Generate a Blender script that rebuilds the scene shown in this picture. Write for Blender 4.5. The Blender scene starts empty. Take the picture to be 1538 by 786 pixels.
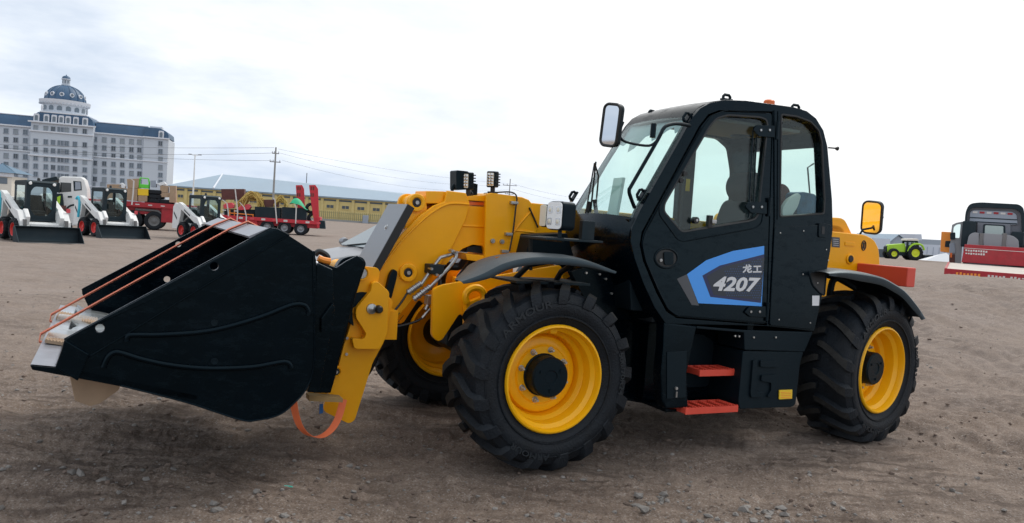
import bpy, bmesh, math, random
import numpy as np
from math import radians as rad, sin, cos, pi
from mathutils import Vector, Matrix
from mathutils.geometry import tessellate_polygon
random.seed(7)
rng = np.random.default_rng(11)
SC = bpy.context.scene
COL = SC.collection

# ------------------------------------------------------------------ camera, world, sun, exposure
FOC, PITCH, ROLL, EYE = 1207.187, rad(2.6062), rad(3.9255), 1.5998
PW, PH = 1538, 786
_c, _s = cos(ROLL), sin(ROLL)
FWD = np.array([0, cos(PITCH), -sin(PITCH)]); UPV = np.array([0, sin(PITCH), cos(PITCH)]); RGT = np.array([1.0, 0, 0])
cam_d = bpy.data.cameras.new('camera'); cam = bpy.data.objects.new('camera', cam_d); COL.objects.link(cam)
cr = _c * RGT + _s * UPV; cu = -_s * RGT + _c * UPV
cam.matrix_world = Matrix(((cr[0], cu[0], -FWD[0], 0), (cr[1], cu[1], -FWD[1], 0), (cr[2], cu[2], -FWD[2], EYE), (0, 0, 0, 1)))
cam_d.sensor_width = 36; cam_d.lens = FOC / PW * 36; cam_d.clip_end = 6000; cam_d.clip_start = 0.1
SC.camera = cam
SC.view_settings.view_transform = 'Standard'; SC.view_settings.look = 'None'
SC.view_settings.exposure = 0.25; SC.view_settings.gamma = 1.0
SUN_EL, SUN_AZ = rad(52), rad(38)        # azimuth from +Y towards +X : behind the machine, to the right
W = bpy.data.worlds.new('World'); SC.world = W; W.use_nodes = True
nt = W.node_tree; nt.nodes.clear()
def wn(t, **k):
    n = nt.nodes.new(t)
    for a, b in k.items(): setattr(n, a, b)
    return n
out = wn('ShaderNodeOutputWorld'); bg = wn('ShaderNodeBackground'); bg.inputs[1].default_value = 0.1
sky = wn('ShaderNodeTexSky', sky_type='NISHITA', sun_disc=False, sun_elevation=SUN_EL, sun_rotation=SUN_AZ, air_density=1.0, dust_density=2.0)
tc = wn('ShaderNodeTexCoord')
def nz(scale, detail, rough, sz):
    mp = wn('ShaderNodeMapping'); mp.inputs['Scale'].default_value = (scale, scale, scale * sz); mp.inputs['Rotation'].default_value = (0, 0.10, 0.5)
    n = wn('ShaderNodeTexNoise'); n.inputs['Scale'].default_value = 1.0; n.inputs['Detail'].default_value = detail; n.inputs['Roughness'].default_value = rough
    nt.links.new(tc.outputs['Generated'], mp.inputs[0]); nt.links.new(mp.outputs[0], n.inputs['Vector']); return n
n1 = nz(1.6, 7, 0.58, 3.6); n2 = nz(1.1, 3, 0.5, 3.0)
# broad glow of the veiled sun: cloud layer gets brighter towards the sun
dot = wn('ShaderNodeVectorMath', operation='DOT_PRODUCT')
nt.links.new(tc.outputs['Generated'], dot.inputs[0]); dot.inputs[1].default_value = (sin(SUN_AZ) * cos(SUN_EL), cos(SUN_AZ) * cos(SUN_EL), sin(SUN_EL))
glow = wn('ShaderNodeMapRange'); glow.inputs[1].default_value = 0.42; glow.inputs[2].default_value = 0.80; glow.inputs[3].default_value = 0.0; glow.inputs[4].default_value = 1.0
glow.interpolation_type = 'SMOOTHSTEP'
nt.links.new(dot.outputs['Value'], glow.inputs[0])
cr1 = wn('ShaderNodeValToRGB'); e = cr1.color_ramp.elements
e[0].position = 0.38; e[0].color = (4.9, 5.85, 7.3, 1); e[1].position = 0.57; e[1].color = (9.0, 9.35, 9.8, 1)
nt.links.new(n1.outputs[0], cr1.inputs[0])
mx = wn('ShaderNodeMix', data_type='RGBA'); mx.inputs['B'].default_value = (9.9, 9.9, 9.8, 1)
nt.links.new(glow.outputs[0], mx.inputs['Factor']); nt.links.new(cr1.outputs[0], mx.inputs['A'])
cov = wn('ShaderNodeMapRange'); cov.inputs[1].default_value = 0.30; cov.inputs[2].default_value = 0.50; cov.inputs[3].default_value = 0.80; cov.inputs[4].default_value = 1.0
nt.links.new(n2.outputs[0], cov.inputs[0])
m2 = wn('ShaderNodeMix', data_type='RGBA')
nt.links.new(cov.outputs[0], m2.inputs['Factor']); nt.links.new(sky.outputs[0], m2.inputs['A']); nt.links.new(mx.outputs['Result'], m2.inputs['B'])
nt.links.new(m2.outputs['Result'], bg.inputs[0]); nt.links.new(bg.outputs[0], out.inputs[0])
sd = bpy.data.lights.new('sun', 'SUN'); sd.energy = 1.35; sd.angle = rad(17); sd.color = (1, 0.965, 0.92)
so = bpy.data.objects.new('sun', sd); COL.objects.link(so)
so.rotation_euler = Vector((sin(SUN_AZ) * cos(SUN_EL), cos(SUN_AZ) * cos(SUN_EL), sin(SUN_EL))).to_track_quat('Z', 'Y').to_euler()

# ------------------------------------------------------------------ survey: sight lines of the photograph met with real planes
def ray(u, v):
    a = (u - PW / 2) / FOC; b = (v - PH / 2) / FOC
    return (_c * a + _s * b) * RGT + (_s * a - _c * b) * UPV + FWD
class Frame:
    def __init__(s, x, y, z, yaw):
        s.o = np.array([x, y, z], float); s.yaw = yaw
        s.R = np.array([[cos(yaw), sin(yaw), 0], [-sin(yaw), cos(yaw), 0], [0, 0, 1.0]])
        s.e = s.R @ (np.array([0, 0, EYE]) - s.o)
    def hit(s, u, v, n, d):
        r = s.R @ ray(u, v); n = np.array(n, float); t = (d - s.e @ n) / (r @ n); return s.e + t * r
    def Y(s, u, v, y): return s.hit(u, v, (0, 1, 0), y)
    def X(s, u, v, x): return s.hit(u, v, (1, 0, 0), x)
    def Z(s, u, v, z): return s.hit(u, v, (0, 0, 1), z)
    def P(s, pts, y): return [(float(q[0]), float(q[2])) for q in (s.Y(u, v, y) for u, v in pts)]
    def P3(s, pts, y): return [tuple(map(float, s.Y(u, v, y))) for u, v in pts]
    def w(s, p): return s.R.T @ np.array(p, float) + s.o
WF = Frame(0, 0, 0, 0)

# ------------------------------------------------------------------ terrain height
def _hash(ix, iy, seed):
    h = (ix * 374761393 + iy * 668265263 + seed * 974634777) & 0xFFFFFFFF
    h = ((h ^ (h >> 13)) * 1274126177) & 0xFFFFFFFF
    return ((h ^ (h >> 16)) & 0xFFFF) / 65535.0
def vnoise(x, y, seed=0):
    ix = np.floor(x).astype(np.int64); iy = np.floor(y).astype(np.int64); fx = x - ix; fy = y - iy
    fx = fx * fx * (3 - 2 * fx); fy = fy * fy * (3 - 2 * fy)
    a = _hash(ix, iy, seed); b = _hash(ix + 1, iy, seed); c = _hash(ix, iy + 1, seed); d = _hash(ix + 1, iy + 1, seed)
    return (a + (b - a) * fx) * (1 - fy) + (c + (d - c) * fx) * fy - 0.5
def sst(a, b, x):
    t = np.clip((x - a) / (b - a), 0, 1); return t * t * (3 - 2 * t)
def H0(x, y):
    x = np.asarray(x, float); y = np.asarray(y, float)
    # bank of soil in front of the tilted flatbed on the right, long gentle rise far right
    h = 1.16 * sst(-5.0, .35, x - .53 * y) * np.where(y < 16.8, np.exp(-((y - 16.8) / 5.2) ** 2), np.exp(-((y - 16.8) / 1.6) ** 2))
    h = h + 0.45 * sst(30, 90, y) * sst(5, 30, x)
    return h
def H1(x, y):
    d = np.hypot(x, y)
    near = np.exp(-(d / 26) ** 2); mid = np.exp(-(d / 60) ** 2)
    wx = x + 0.5 * vnoise(x * .7, y * .7, 3); wy = y + 0.5 * vnoise(x * .7, y * .7, 4)
    h = 0.10 * vnoise(x * .35, y * .35, 1) * mid + 0.05 * vnoise(wx * 1.3, wy * 2.0, 2) * mid
    h = h + near * (0.040 * vnoise(wx * 3.6, wy * 4.6, 5) + 0.030 * np.abs(vnoise(wx * 8, wy * 11, 6)) + 0.018 * np.abs(vnoise(x * 21, y * 25, 7)) + 0.012 * vnoise(x * 45, y * 45, 8) + 0.007 * vnoise(x * 95, y * 95, 18))
    # clods: thresholded bumps
    c = vnoise(wx * 6.0, wy * 7.0, 9); h = h + near * 0.10 * np.clip(c - 0.20, 0, 1) * (0.5 + vnoise(x * .8, y * .8, 10) + .5)
    # lug prints and ruts that run past the machine on its right
    a = rad(-28); rx = x * cos(a) - y * sin(a); ry = x * sin(a) + y * cos(a)
    m = 1.25 * sst(1.2, 3.5, x + .25 * y - 2.2) * np.exp(-(d / 34) ** 2)
    lug = np.sin((rx * 2.9 + 1.5 * vnoise(x * .5, y * .5, 12) + 2.2 * np.abs(((ry * .55) % 1) - .5)) * 2 * pi / .95) * (0.5 + vnoise(x * 1.4, y * 1.4, 13))
    h = h + m * (0.042 * lug + 0.06 * vnoise(rx * .4, ry * 2.2, 14))
    # wheel tracks with lug prints that cross the yard
    for (px_, py_, deg_, k_, dep_) in ((6.2, 8.2, -52, .012, .045), (7.9, 9.3, -52, .012, .045), (4.6, 6.0, -38, -.02, .030), (-3.5, 9.5, 8, .01, .035), (-3.0, 11.4, 8, .01, .035), (9.5, 14, -15, .0, .04), (-1.0, 17, 4, .0, .04)):
        ca, sa = cos(rad(deg_)), sin(rad(deg_)); s1 = (x - px_) * ca + (y - py_) * sa; d1 = -(x - px_) * sa + (y - py_) * ca + k_ * s1 * s1 + .10 * vnoise(s1 * .5, s1 * .5 + 7, 31)
        w_ = np.exp(-(d1 / .27) ** 6); edge = np.exp(-((np.abs(d1) - .34) / .07) ** 2); chev = np.sin((s1 + .8 * np.abs(d1)) * 2 * pi / .24)
        fade = np.exp(-(s1 / 7.5) ** 4) * (.55 + vnoise(s1 * .9, d1 * 2, 32))
        h = h + 1.9 * fade * dep_ * (-.5 * w_ + .36 * w_ * np.clip(chev, -.5, .6) + .55 * edge)
    # churned soil left of and under the bucket
    m2 = np.exp(-((x + 2.0) / 2.0) ** 2 - ((y - 4.3) / 1.3) ** 2)
    h = h + m2 * 0.13 * vnoise(wx * 2.2, wy * 3.4, 15)
    return h
# the machine stands on a levelled patch
MX, MY, TH = -0.1902, 6.1977, rad(26.4879)
MF = Frame(MX, MY, 0, TH + pi)
def flat(x, y):
    lx = (x - MX) * MF.R[0, 0] + (y - MY) * MF.R[0, 1]; ly = (x - MX) * MF.R[1, 0] + (y - MY) * MF.R[1, 1]
    f = 1.0
    for cx in (0, -3.03):
        for cy in (-.93, .93):
            f = f * (1 - 0.85 * np.exp(-(((lx - cx) / .55) ** 2 + ((ly - cy) / .42) ** 2) ** 2))
    return f
def HH(x, y): return H0(x, y) + H1(np.asarray(x, float), np.asarray(y, float)) * flat(x, y)
def gz(x, y): return float(H0(x, y))
def groundpt(u, v):
    p = WF.Z(u, v, 0)
    for i in range(12): p = WF.Z(u, v, gz(p[0], p[1]))
    return p

# ------------------------------------------------------------------ materials
def mat(name, col, rough=.5, metal=0.0, spec=.5, coat=0.0, bump=0.0, bscale=40, var=0.0, vscale=6, dust=0.0, dustcol=(.20, .165, .135), emit=None):
    m = bpy.data.materials.new(name); m.use_nodes = True; t = m.node_tree; b = t.nodes['Principled BSDF']
    b.inputs['Base Color'].default_value = (*col, 1); b.inputs['Roughness'].default_value = rough; b.inputs['Metallic'].default_value = metal
    b.inputs['Specular IOR Level'].default_value = spec; b.inputs['Specular Tint'].default_value = (.55, .85, 1, 1) if 'black' in name else (1, 1, 1, 1); b.inputs['Coat Weight'].default_value = coat; b.inputs['Coat Roughness'].default_value = .08
    tcn = t.nodes.new('ShaderNodeTexCoord')
    src = None
    if var > 0:
        n = t.nodes.new('ShaderNodeTexNoise'); n.inputs['Scale'].default_value = vscale; n.inputs['Detail'].default_value = 6; n.inputs['Roughness'].default_value = .65
        t.links.new(tcn.outputs['Object'], n.inputs['Vector'])
        r = t.nodes.new('ShaderNodeValToRGB'); r.color_ramp.elements[0].position = .32; r.color_ramp.elements[1].position = .68
        r.color_ramp.elements[0].color = (*[c * (1 - var) for c in col], 1); r.color_ramp.elements[1].color = (*[min(1, c * (1 + var)) for c in col], 1)
        t.links.new(n.outputs[0], r.inputs[0]); src = r.outputs[0]
        mr = t.nodes.new('ShaderNodeMapRange'); mr.inputs[3].default_value = max(.02, rough - .08); mr.inputs[4].default_value = min(1, rough + .12)
        t.links.new(n.outputs[0], mr.inputs[0]); t.links.new(mr.outputs[0], b.inputs['Roughness'])
    if dust > 0:
        n = t.nodes.new('ShaderNodeTexNoise'); n.inputs['Scale'].default_value = 2.4; n.inputs['Detail'].default_value = 8; n.inputs['Roughness'].default_value = .7
        t.links.new(tcn.outputs['Object'], n.inputs['Vector'])
        mr = t.nodes.new('ShaderNodeMapRange'); mr.inputs[1].default_value = .42; mr.inputs[2].default_value = .78; mr.inputs[4].default_value = dust
        t.links.new(n.outputs[0], mr.inputs[0])
        mi = t.nodes.new('ShaderNodeMix'); mi.data_type = 'RGBA'; mi.inputs['B'].default_value = (*dustcol, 1)
        t.links.new(mr.outputs[0], mi.inputs['Factor'])
        if src: t.links.new(src, mi.inputs['A'])
        else: mi.inputs['A'].default_value = (*col, 1)
        src = mi.outputs['Result']
    if src: t.links.new(src, b.inputs['Base Color'])
    if bump > 0:
        n = t.nodes.new('ShaderNodeTexNoise'); n.inputs['Scale'].default_value = bscale; n.inputs['Detail'].default_value = 4
        t.links.new(tcn.outputs['Object'], n.inputs['Vector'])
        bp = t.nodes.new('ShaderNodeBump'); bp.inputs['Strength'].default_value = bump; bp.inputs['Distance'].default_value = .02
        t.links.new(n.outputs[0], bp.inputs['Height']); t.links.new(bp.outputs[0], b.inputs['Normal'])
    return m
def glassmat(name, tint, rough=.0, ior=1.5):
    m = bpy.data.materials.new(name); m.use_nodes = True; t = m.node_tree; t.nodes.clear()
    o = t.nodes.new('ShaderNodeOutputMaterial'); tr = t.nodes.new('ShaderNodeBsdfTransparent'); gl = t.nodes.new('ShaderNodeBsdfGlossy'); mixn = t.nodes.new('ShaderNodeMixShader'); fr = t.nodes.new('ShaderNodeFresnel')
    tr.inputs[0].default_value = (*tint, 1); gl.inputs['Roughness'].default_value = rough; gl.inputs[0].default_value = (.95, 1, 1, 1); bf = t.nodes.new('ShaderNodeNewGeometry'); io = t.nodes.new('ShaderNodeMapRange'); io.inputs[3].default_value = ior; io.inputs[4].default_value = 1 / ior; t.links.new(bf.outputs['Backfacing'], io.inputs[0]); t.links.new(io.outputs[0], fr.inputs[0])
    t.links.new(fr.outputs[0], mixn.inputs[0]); t.links.new(tr.outputs[0], mixn.inputs[1]); t.links.new(gl.outputs[0], mixn.inputs[2]); t.links.new(mixn.outputs[0], o.inputs[0])
    return m
M = {}
M['black'] = mat('black_gloss_paint', (.0004, .0024, .0050), .17, spec=.19, bump=.05, bscale=3, var=.25, vscale=2.5, dust=.006)
def scuff(m, amount=.35, sc=3.0):
    t = m.node_tree; b = t.nodes['Principled BSDF']; tcn = t.nodes.new('ShaderNodeTexCoord'); mp = t.nodes.new('ShaderNodeMapping'); mp.inputs['Scale'].default_value = (sc, sc, sc * 2.5); mp.inputs['Rotation'].default_value = (0, .5, 0)
    n = t.nodes.new('ShaderNodeTexNoise'); n.inputs['Scale'].default_value = 3.0; n.inputs['Detail'].default_value = 9; n.inputs['Roughness'].default_value = .75
    t.links.new(tcn.outputs['Object'], mp.inputs[0]); t.links.new(mp.outputs[0], n.inputs['Vector'])
    old = b.inputs['Roughness'].links[0].from_socket if b.inputs['Roughness'].links else None
    mr = t.nodes.new('ShaderNodeMapRange'); mr.inputs[1].default_value = .5; mr.inputs[2].default_value = .72; mr.inputs[4].default_value = amount; t.links.new(n.outputs[0], mr.inputs[0])
    ad = t.nodes.new('ShaderNodeMath'); ad.operation = 'ADD'; t.links.new(mr.outputs[0], ad.inputs[0])
    if old: t.links.new(old, ad.inputs[1])
    else: ad.inputs[1].default_value = b.inputs['Roughness'].default_value
    t.links.new(ad.outputs[0], b.inputs['Roughness'])
scuff(M['black'], .30)
M['blackmatt'] = mat('black_satin_plastic', (.0035, .0070, .0105), .45, spec=.2, bump=.15, bscale=160, dust=.015)
M['fender'] = mat('grey_black_plastic', (.022, .028, .034), .42, bump=.12, bscale=220, dust=.12)
M['blackframe'] = mat('chassis_black', (.006, .007, .009), .6, dust=.12)
M['yellow'] = mat('machine_yellow', (.97, .425, .0015), .36, spec=.3, coat=.12, bump=.04, bscale=5, var=.06, vscale=3, dust=.05, dustcol=(.42, .30, .14))
scuff(M['yellow'], .22, 2.0)
M['rimyellow'] = mat('rim_yellow', (.97, .48, .003), .36, spec=.35, coat=.15, var=.04, dust=.02)
M['tyre'] = mat('tyre_rubber', (.0050, .0085, .0130), .55, spec=.28, bump=.35, bscale=90, var=.3, vscale=9, dust=.07, dustcol=(.075, .068, .06))
M['tyrelet'] = mat('tyre_letter_rubber', (.013, .018, .023), .5, spec=.4)
M['tyretop'] = mat('tyre_lug_dusty', (.026, .026, .025), .75, spec=.25, bump=.3, bscale=60, var=.3, vscale=14)
M['steel'] = mat('bare_steel', (.42, .43, .43), .32, metal=.9, var=.2, vscale=30)
M['chrome'] = mat('mirror_glass', (.80, .82, .84), .03, metal=1.0)
M['rubber'] = mat('hose_rubber', (.008, .009, .010), .45)
M['red'] = mat('step_red', (.72, .075, .042), .45, var=.1, dust=.08)
M['bar'] = mat('bar_red', (.66, .07, .04), .38, dust=.05)
M['greyplate'] = mat('grey_plate', (.24, .255, .275), .42, var=.06, bump=.04, bscale=300)
M['lip'] = mat('worn_sheen_lip_steel', (.25, .26, .29), .33, metal=.35, var=.22, vscale=7, bump=.1, bscale=18)  # pale grey holds painted sky sheen as well as wear
M['glass'] = glassmat('tinted_glass', (.88, .95, .935), 0.0, 1.32)
M['glassdark'] = glassmat('dark_glass', (.42, .58, .60))
M['film'] = glassmat('clear_film', (.88, .88, .90), .3, 1.35)
M['lens'] = mat('lamp_lens', (.88, .89, .88), .3, spec=.6, coat=.3)
M['led'] = mat('lamp_led', (.75, .72, .60), .2, coat=.5)
M['reflector'] = mat('lamp_reflector', (.7, .7, .7), .18, metal=.9)
M['orange'] = mat('beacon_orange', (.8, .16, .02), .3)
M['strap'] = mat('strap_orange', (1.0, .32, .20), .55, bump=.3, bscale=400)
M['webbing'] = mat('webbing_orange', (1.0, .22, .08), .6, bump=.3, bscale=400)
M['card'] = mat('cardboard', (.38, .27, .18), .8, var=.12, vscale=5)
M['seat'] = mat('seat_fabric', (.012, .018, .024), .8, bump=.2, bscale=120)
M['trim'] = mat('cab_lining', (.16, .15, .13), .8, bump=.1, bscale=80)
M['white'] = mat('white_print', (.72, .74, .76), .4)
M['silver'] = mat('silver_print', (.62, .63, .65), .35, metal=.2)
M['blue'] = mat('decal_blue', (.055, .31, .84), .35)
M['navy'] = mat('decal_navy', (.008, .016, .085), .35)
M['decaldark'] = mat('decal_dark', (.012, .020, .035), .3)
M['decalgrey'] = mat('decal_grey', (.06, .065, .075), .35)
M['decaldot'] = mat('decal_dot', (.02, .06, .16), .35)
M['sticker'] = mat('sticker_yellow', (.80, .52, .02), .4)
M['stickero'] = mat('sticker_orange', (.85, .28, .03), .4)
M['bolt'] = mat('zinc_bolt', (.55, .55, .53), .35, metal=.8)

# ------------------------------------------------------------------ mesh building
class MB:
    def __init__(s): s.v = []; s.f = []
    def add(s, vs, fs):
        o = len(s.v); s.v += [tuple(map(float, p)) for p in vs]; s.f += [tuple(i + o for i in f) for f in fs]; return s
    def box(s, x0, x1, y0, y1, z0, z1):
        x0, x1 = min(x0, x1), max(x0, x1); y0, y1 = min(y0, y1), max(y0, y1); z0, z1 = min(z0, z1), max(z0, z1)
        return s.add([(x0, y0, z0), (x1, y0, z0), (x1, y1, z0), (x0, y1, z0), (x0, y0, z1), (x1, y0, z1), (x1, y1, z1), (x0, y1, z1)],
                     [(0, 3, 2, 1), (4, 5, 6, 7), (0, 1, 5, 4), (1, 2, 6, 5), (2, 3, 7, 6), (3, 0, 4, 7)])
    def hexa(s, p): return s.add(p, [(0, 3, 2, 1), (4, 5, 6, 7), (0, 1, 5, 4), (1, 2, 6, 5), (2, 3, 7, 6), (3, 0, 4, 7)])
    def prism(s, poly, y0, y1, holes=(), yf=None):
        """polygon in XZ pushed from y0 to y1 (+ optional offset yf(x,z)); holes are inner loops"""
        loops = [list(poly)] + [list(h) for h in holes]
        allp = [p for l in loops for p in l]; n = len(allp)
        f0 = (lambda x, z: 0) if yf is None else yf
        vs = [(x, y0 + f0(x, z), z) for x, z in allp] + [(x, y1 + f0(x, z), z) for x, z in allp]
        if holes: tri = [tuple(t) for t in tessellate_polygon([[Vector((x, z, 0)) for x, z in l] for l in loops])]
        else: tri = [tuple(range(n))]
        fs = [tuple(t) for t in tri] + [tuple(i + n for i in reversed(t)) for t in tri]
        o = 0
        for l in loops:
            k = len(l)
            for i in range(k): a, b = o + i, o + (i + 1) % k; fs.append((a, b, b + n, a + n))
            o += k
        return s.add(vs, fs)
    def prismz(s, poly, z0, z1):
        n = len(poly); return s.add([(x, y, z0) for x, y in poly] + [(x, y, z1) for x, y in poly],
            [tuple(range(n)), tuple(range(2 * n - 1, n - 1, -1))] + [(i, (i + 1) % n, (i + 1) % n + n, i + n) for i in range(n)])
    def prismx(s, poly, x0, x1):
        n = len(poly); return s.add([(x0, y, z) for y, z in poly] + [(x1, y, z) for y, z in poly],
            [tuple(range(n)), tuple(range(2 * n - 1, n - 1, -1))] + [(i, (i + 1) % n, (i + 1) % n + n, i + n) for i in range(n)])
    def tube(s, pts, r, n=8, cap=True, closed=False):
        P = [Vector(p) for p in pts]; m = len(P); rs = r if isinstance(r, (list, tuple)) else [r] * m
        rings = []; up = None
        for i in range(m):
            if closed: d = (P[(i + 1) % m] - P[i - 1])
            else: d = (P[min(i + 1, m - 1)] - P[max(i - 1, 0)])
            if d.length < 1e-9: d = Vector((0, 0, 1))
            d.normalize()
            if up is None: up = d.orthogonal().normalized()
            else:
                up = up - d * up.dot(d)
                up = up.normalized() if up.length > 1e-6 else d.orthogonal().normalized()
            q = d.cross(up)
            rings.append([P[i] + (up * cos(2 * pi * k / n) + q * sin(2 * pi * k / n)) * rs[i] for k in range(n)])
        vs = [p for rg in rings for p in rg]; fs = []
        for i in range(m if closed else m - 1):
            j = (i + 1) % m
            for k in range(n): fs.append((i * n + k, i * n + (k + 1) % n, j * n + (k + 1) % n, j * n + k))
        if cap and not closed: fs += [tuple(range(n - 1, -1, -1)), tuple((m - 1) * n + k for k in range(n))]
        return s.add(vs, fs)
    def cyl(s, a, b, r, n=20): return s.tube([a, b], r, n)
    def lathe(s, prof, n=48, c=(0, 0, 0), axis='y', closed=False, a0=0, a1=2 * pi):
        """profile (r, h) round an axis"""
        full = abs(a1 - a0 - 2 * pi) < 1e-6; m = len(prof); k = n if full else n + 1
        vs = []
        for i in range(k):
            a = a0 + (a1 - a0) * i / n
            for r, h in prof:
                p, q = r * cos(a), r * sin(a)
                w = {'y': (p, h, q), 'z': (p, q, h), 'x': (h, p, q)}[axis]
                vs.append((w[0] + c[0], w[1] + c[1], w[2] + c[2]))
        fs = []
        for i in range(n if full else n):
            j = (i + 1) % k
            for t in range(m if closed else m - 1):
                t2 = (t + 1) % m; fs.append((i * m + t, i * m + t2, j * m + t2, j * m + t))
        return s.add(vs, fs)
    def ribbon(s, pts, wdir, width, thick=.003):
        P = [Vector(p) for p in pts]; w = Vector(wdir).normalized() * width / 2; vs = []; fs = []
        for i, p in enumerate(P):
            d = P[min(i + 1, len(P) - 1)] - P[max(i - 1, 0)]; nn = d.cross(w).normalized() * thick / 2
            vs += [p - w - nn, p + w - nn, p + w + nn, p - w + nn]
        for i in range(len(P) - 1):
            a = i * 4; b = a + 4
            for k in range(4): fs.append((a + k, a + (k + 1) % 4, b + (k + 1) % 4, b + k))
        fs += [(3, 2, 1, 0), tuple(len(P) * 4 - 4 + k for k in range(4))]
        return s.add(vs, fs)
    def xf(s, m):
        m = Matrix(m); s.v = [tuple(m @ Vector(p)) for p in s.v]; return s
    def mesh(s, name, bevel=0.0, seg=2, smooth=35, bang=30):
        me = bpy.data.meshes.new(name); me.from_pydata(s.v, [], s.f)
        bm = bmesh.new(); bm.from_mesh(me)
        bmesh.ops.remove_doubles(bm, verts=bm.verts, dist=1e-5)
        bmesh.ops.recalc_face_normals(bm, faces=bm.faces)
        if bevel > 0:
            es = [e for e in bm.edges if len(e.link_faces) == 2 and e.calc_face_angle(0) > rad(bang)]
            if es:
                try: bmesh.ops.bevel(bm, geom=es, offset=bevel, segments=seg, affect='EDGES', profile=.6, clamp_overlap=True)
                except Exception: pass
        bm.to_mesh(me); bm.free()
        if smooth:
            me.shade_smooth() if hasattr(me, 'shade_smooth') else me.polygons.foreach_set('use_smooth', [True] * len(me.polygons))
            me.set_sharp_from_angle(angle=rad(smooth))
        return me
def put(name, mb, m, parent=None, bevel=0.0, loc=None, rot=None, **kw):
    me = mb.mesh(name, bevel, **kw) if isinstance(mb, MB) else mb
    if m is not None and not me.materials: me.materials.append(M[m] if isinstance(m, str) else m)
    o = bpy.data.objects.new(name, me); COL.objects.link(o)
    if parent is not None: o.parent = parent
    if loc is not None: o.location = loc
    if rot is not None: o.rotation_euler = rot
    if bevel > 0 and isinstance(mb, MB): wm = o.modifiers.new('weighted_normals', 'WEIGHTED_NORMAL'); wm.keep_sharp = True; wm.mode = 'FACE_AREA'; wm.weight = 80
    return o
def tag(o, label, cat, group=None):
    o['label'] = label; o['category'] = cat
    if group: o['group'] = group
    return o
def thing(name, label, cat, fr, group=None):
    o = bpy.data.objects.new(name, None); COL.objects.link(o); o.location = tuple(fr.o); o.rotation_euler = (0, 0, fr.yaw); o.empty_display_size = .2
    return tag(o, label, cat, group)
def clone(root, parent=None, loc=None, rotz=None, label=None, group=None):
    c = root.copy(); COL.objects.link(c); c.parent = parent
    if loc is not None: c.location = loc
    if rotz is not None: c.rotation_euler = (0, 0, rotz)
    if label: c['label'] = label
    if group: c['group'] = group
    for ch in list(root.children): clone(ch, c)
    return c
def rrect(x0, x1, z0, z1, r, n=4):
    o = []
    for cx, cz, a in ((x1 - r, z1 - r, 0), (x0 + r, z1 - r, 90), (x0 + r, z0 + r, 180), (x1 - r, z0 + r, 270)):
        for i in range(n + 1): t = rad(a + 90 * i / n); o.append((cx + r * cos(t), cz + r * sin(t)))
    return o
def circ(cx, cz, r, n=20): return [(cx + r * cos(2 * pi * i / n), cz + r * sin(2 * pi * i / n)) for i in range(n)]
def spline(pts, n=8, closed=False):
    """Catmull-Rom through points"""
    P = [np.array(p, float) for p in pts]; m = len(P); o = []
    for i in range(m if closed else m - 1):
        if closed: a, b, c, d = P[i - 1], P[i], P[(i + 1) % m], P[(i + 2) % m]
        else: a, b, c, d = P[max(i - 1, 0)], P[i], P[i + 1], P[min(i + 2, m - 1)]
        for k in range(n):
            t = k / n; o.append(tuple(.5 * ((2 * b) + (c - a) * t + (2 * a - 5 * b + 4 * c - d) * t * t + (3 * b - a - 3 * c + d) * t ** 3)))
    if not closed: o.append(tuple(P[-1]))
    return o
def roundpoly(pts, r, n=4):
    """round the corners of a polygon; r may be a list"""
    o = []; m = len(pts)
    for i in range(m):
        p = np.array(pts[i], float); a = np.array(pts[i - 1], float) - p; b = np.array(pts[(i + 1) % m], float) - p
        rr = r[i] if isinstance(r, (list, tuple)) else r
        la, lb = np.linalg.norm(a), np.linalg.norm(b); k = min(rr, la * .45, lb * .45)
        if k < 1e-5: o.append(tuple(p)); continue
        s0, s1 = p + a / la * k, p + b / lb * k
        for t in range(n + 1):
            t = t / n; o.append(tuple((1 - t) ** 2 * s0 + 2 * t * (1 - t) * p + t * t * s1))
    return o
def textmesh(body, size, depth=.001, shear=0, weight=0, sx=1):
    cu_ = bpy.data.curves.new('print', 'FONT'); cu_.body = body; cu_.size = size; cu_.extrude = depth; cu_.shear = shear; cu_.offset = weight
    cu_.align_x = 'CENTER'; cu_.align_y = 'CENTER'; cu_.resolution_u = 3
    o = bpy.data.objects.new('print', cu_); COL.objects.link(o)
    bpy.context.view_layer.update()
    dg = bpy.context.evaluated_depsgraph_get(); me = bpy.data.meshes.new_from_object(o.evaluated_get(dg))
    bpy.data.objects.remove(o); bpy.data.curves.remove(cu_)
    me2 = me.copy(); bpy.data.meshes.remove(me)
    for v in me2.vertices: v.co.x *= sx
    return me2
def mapmesh(me, fn):
    for v in me.vertices: v.co = Vector(fn(v.co.x, v.co.y, v.co.z))
    me.update(); return me
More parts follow.
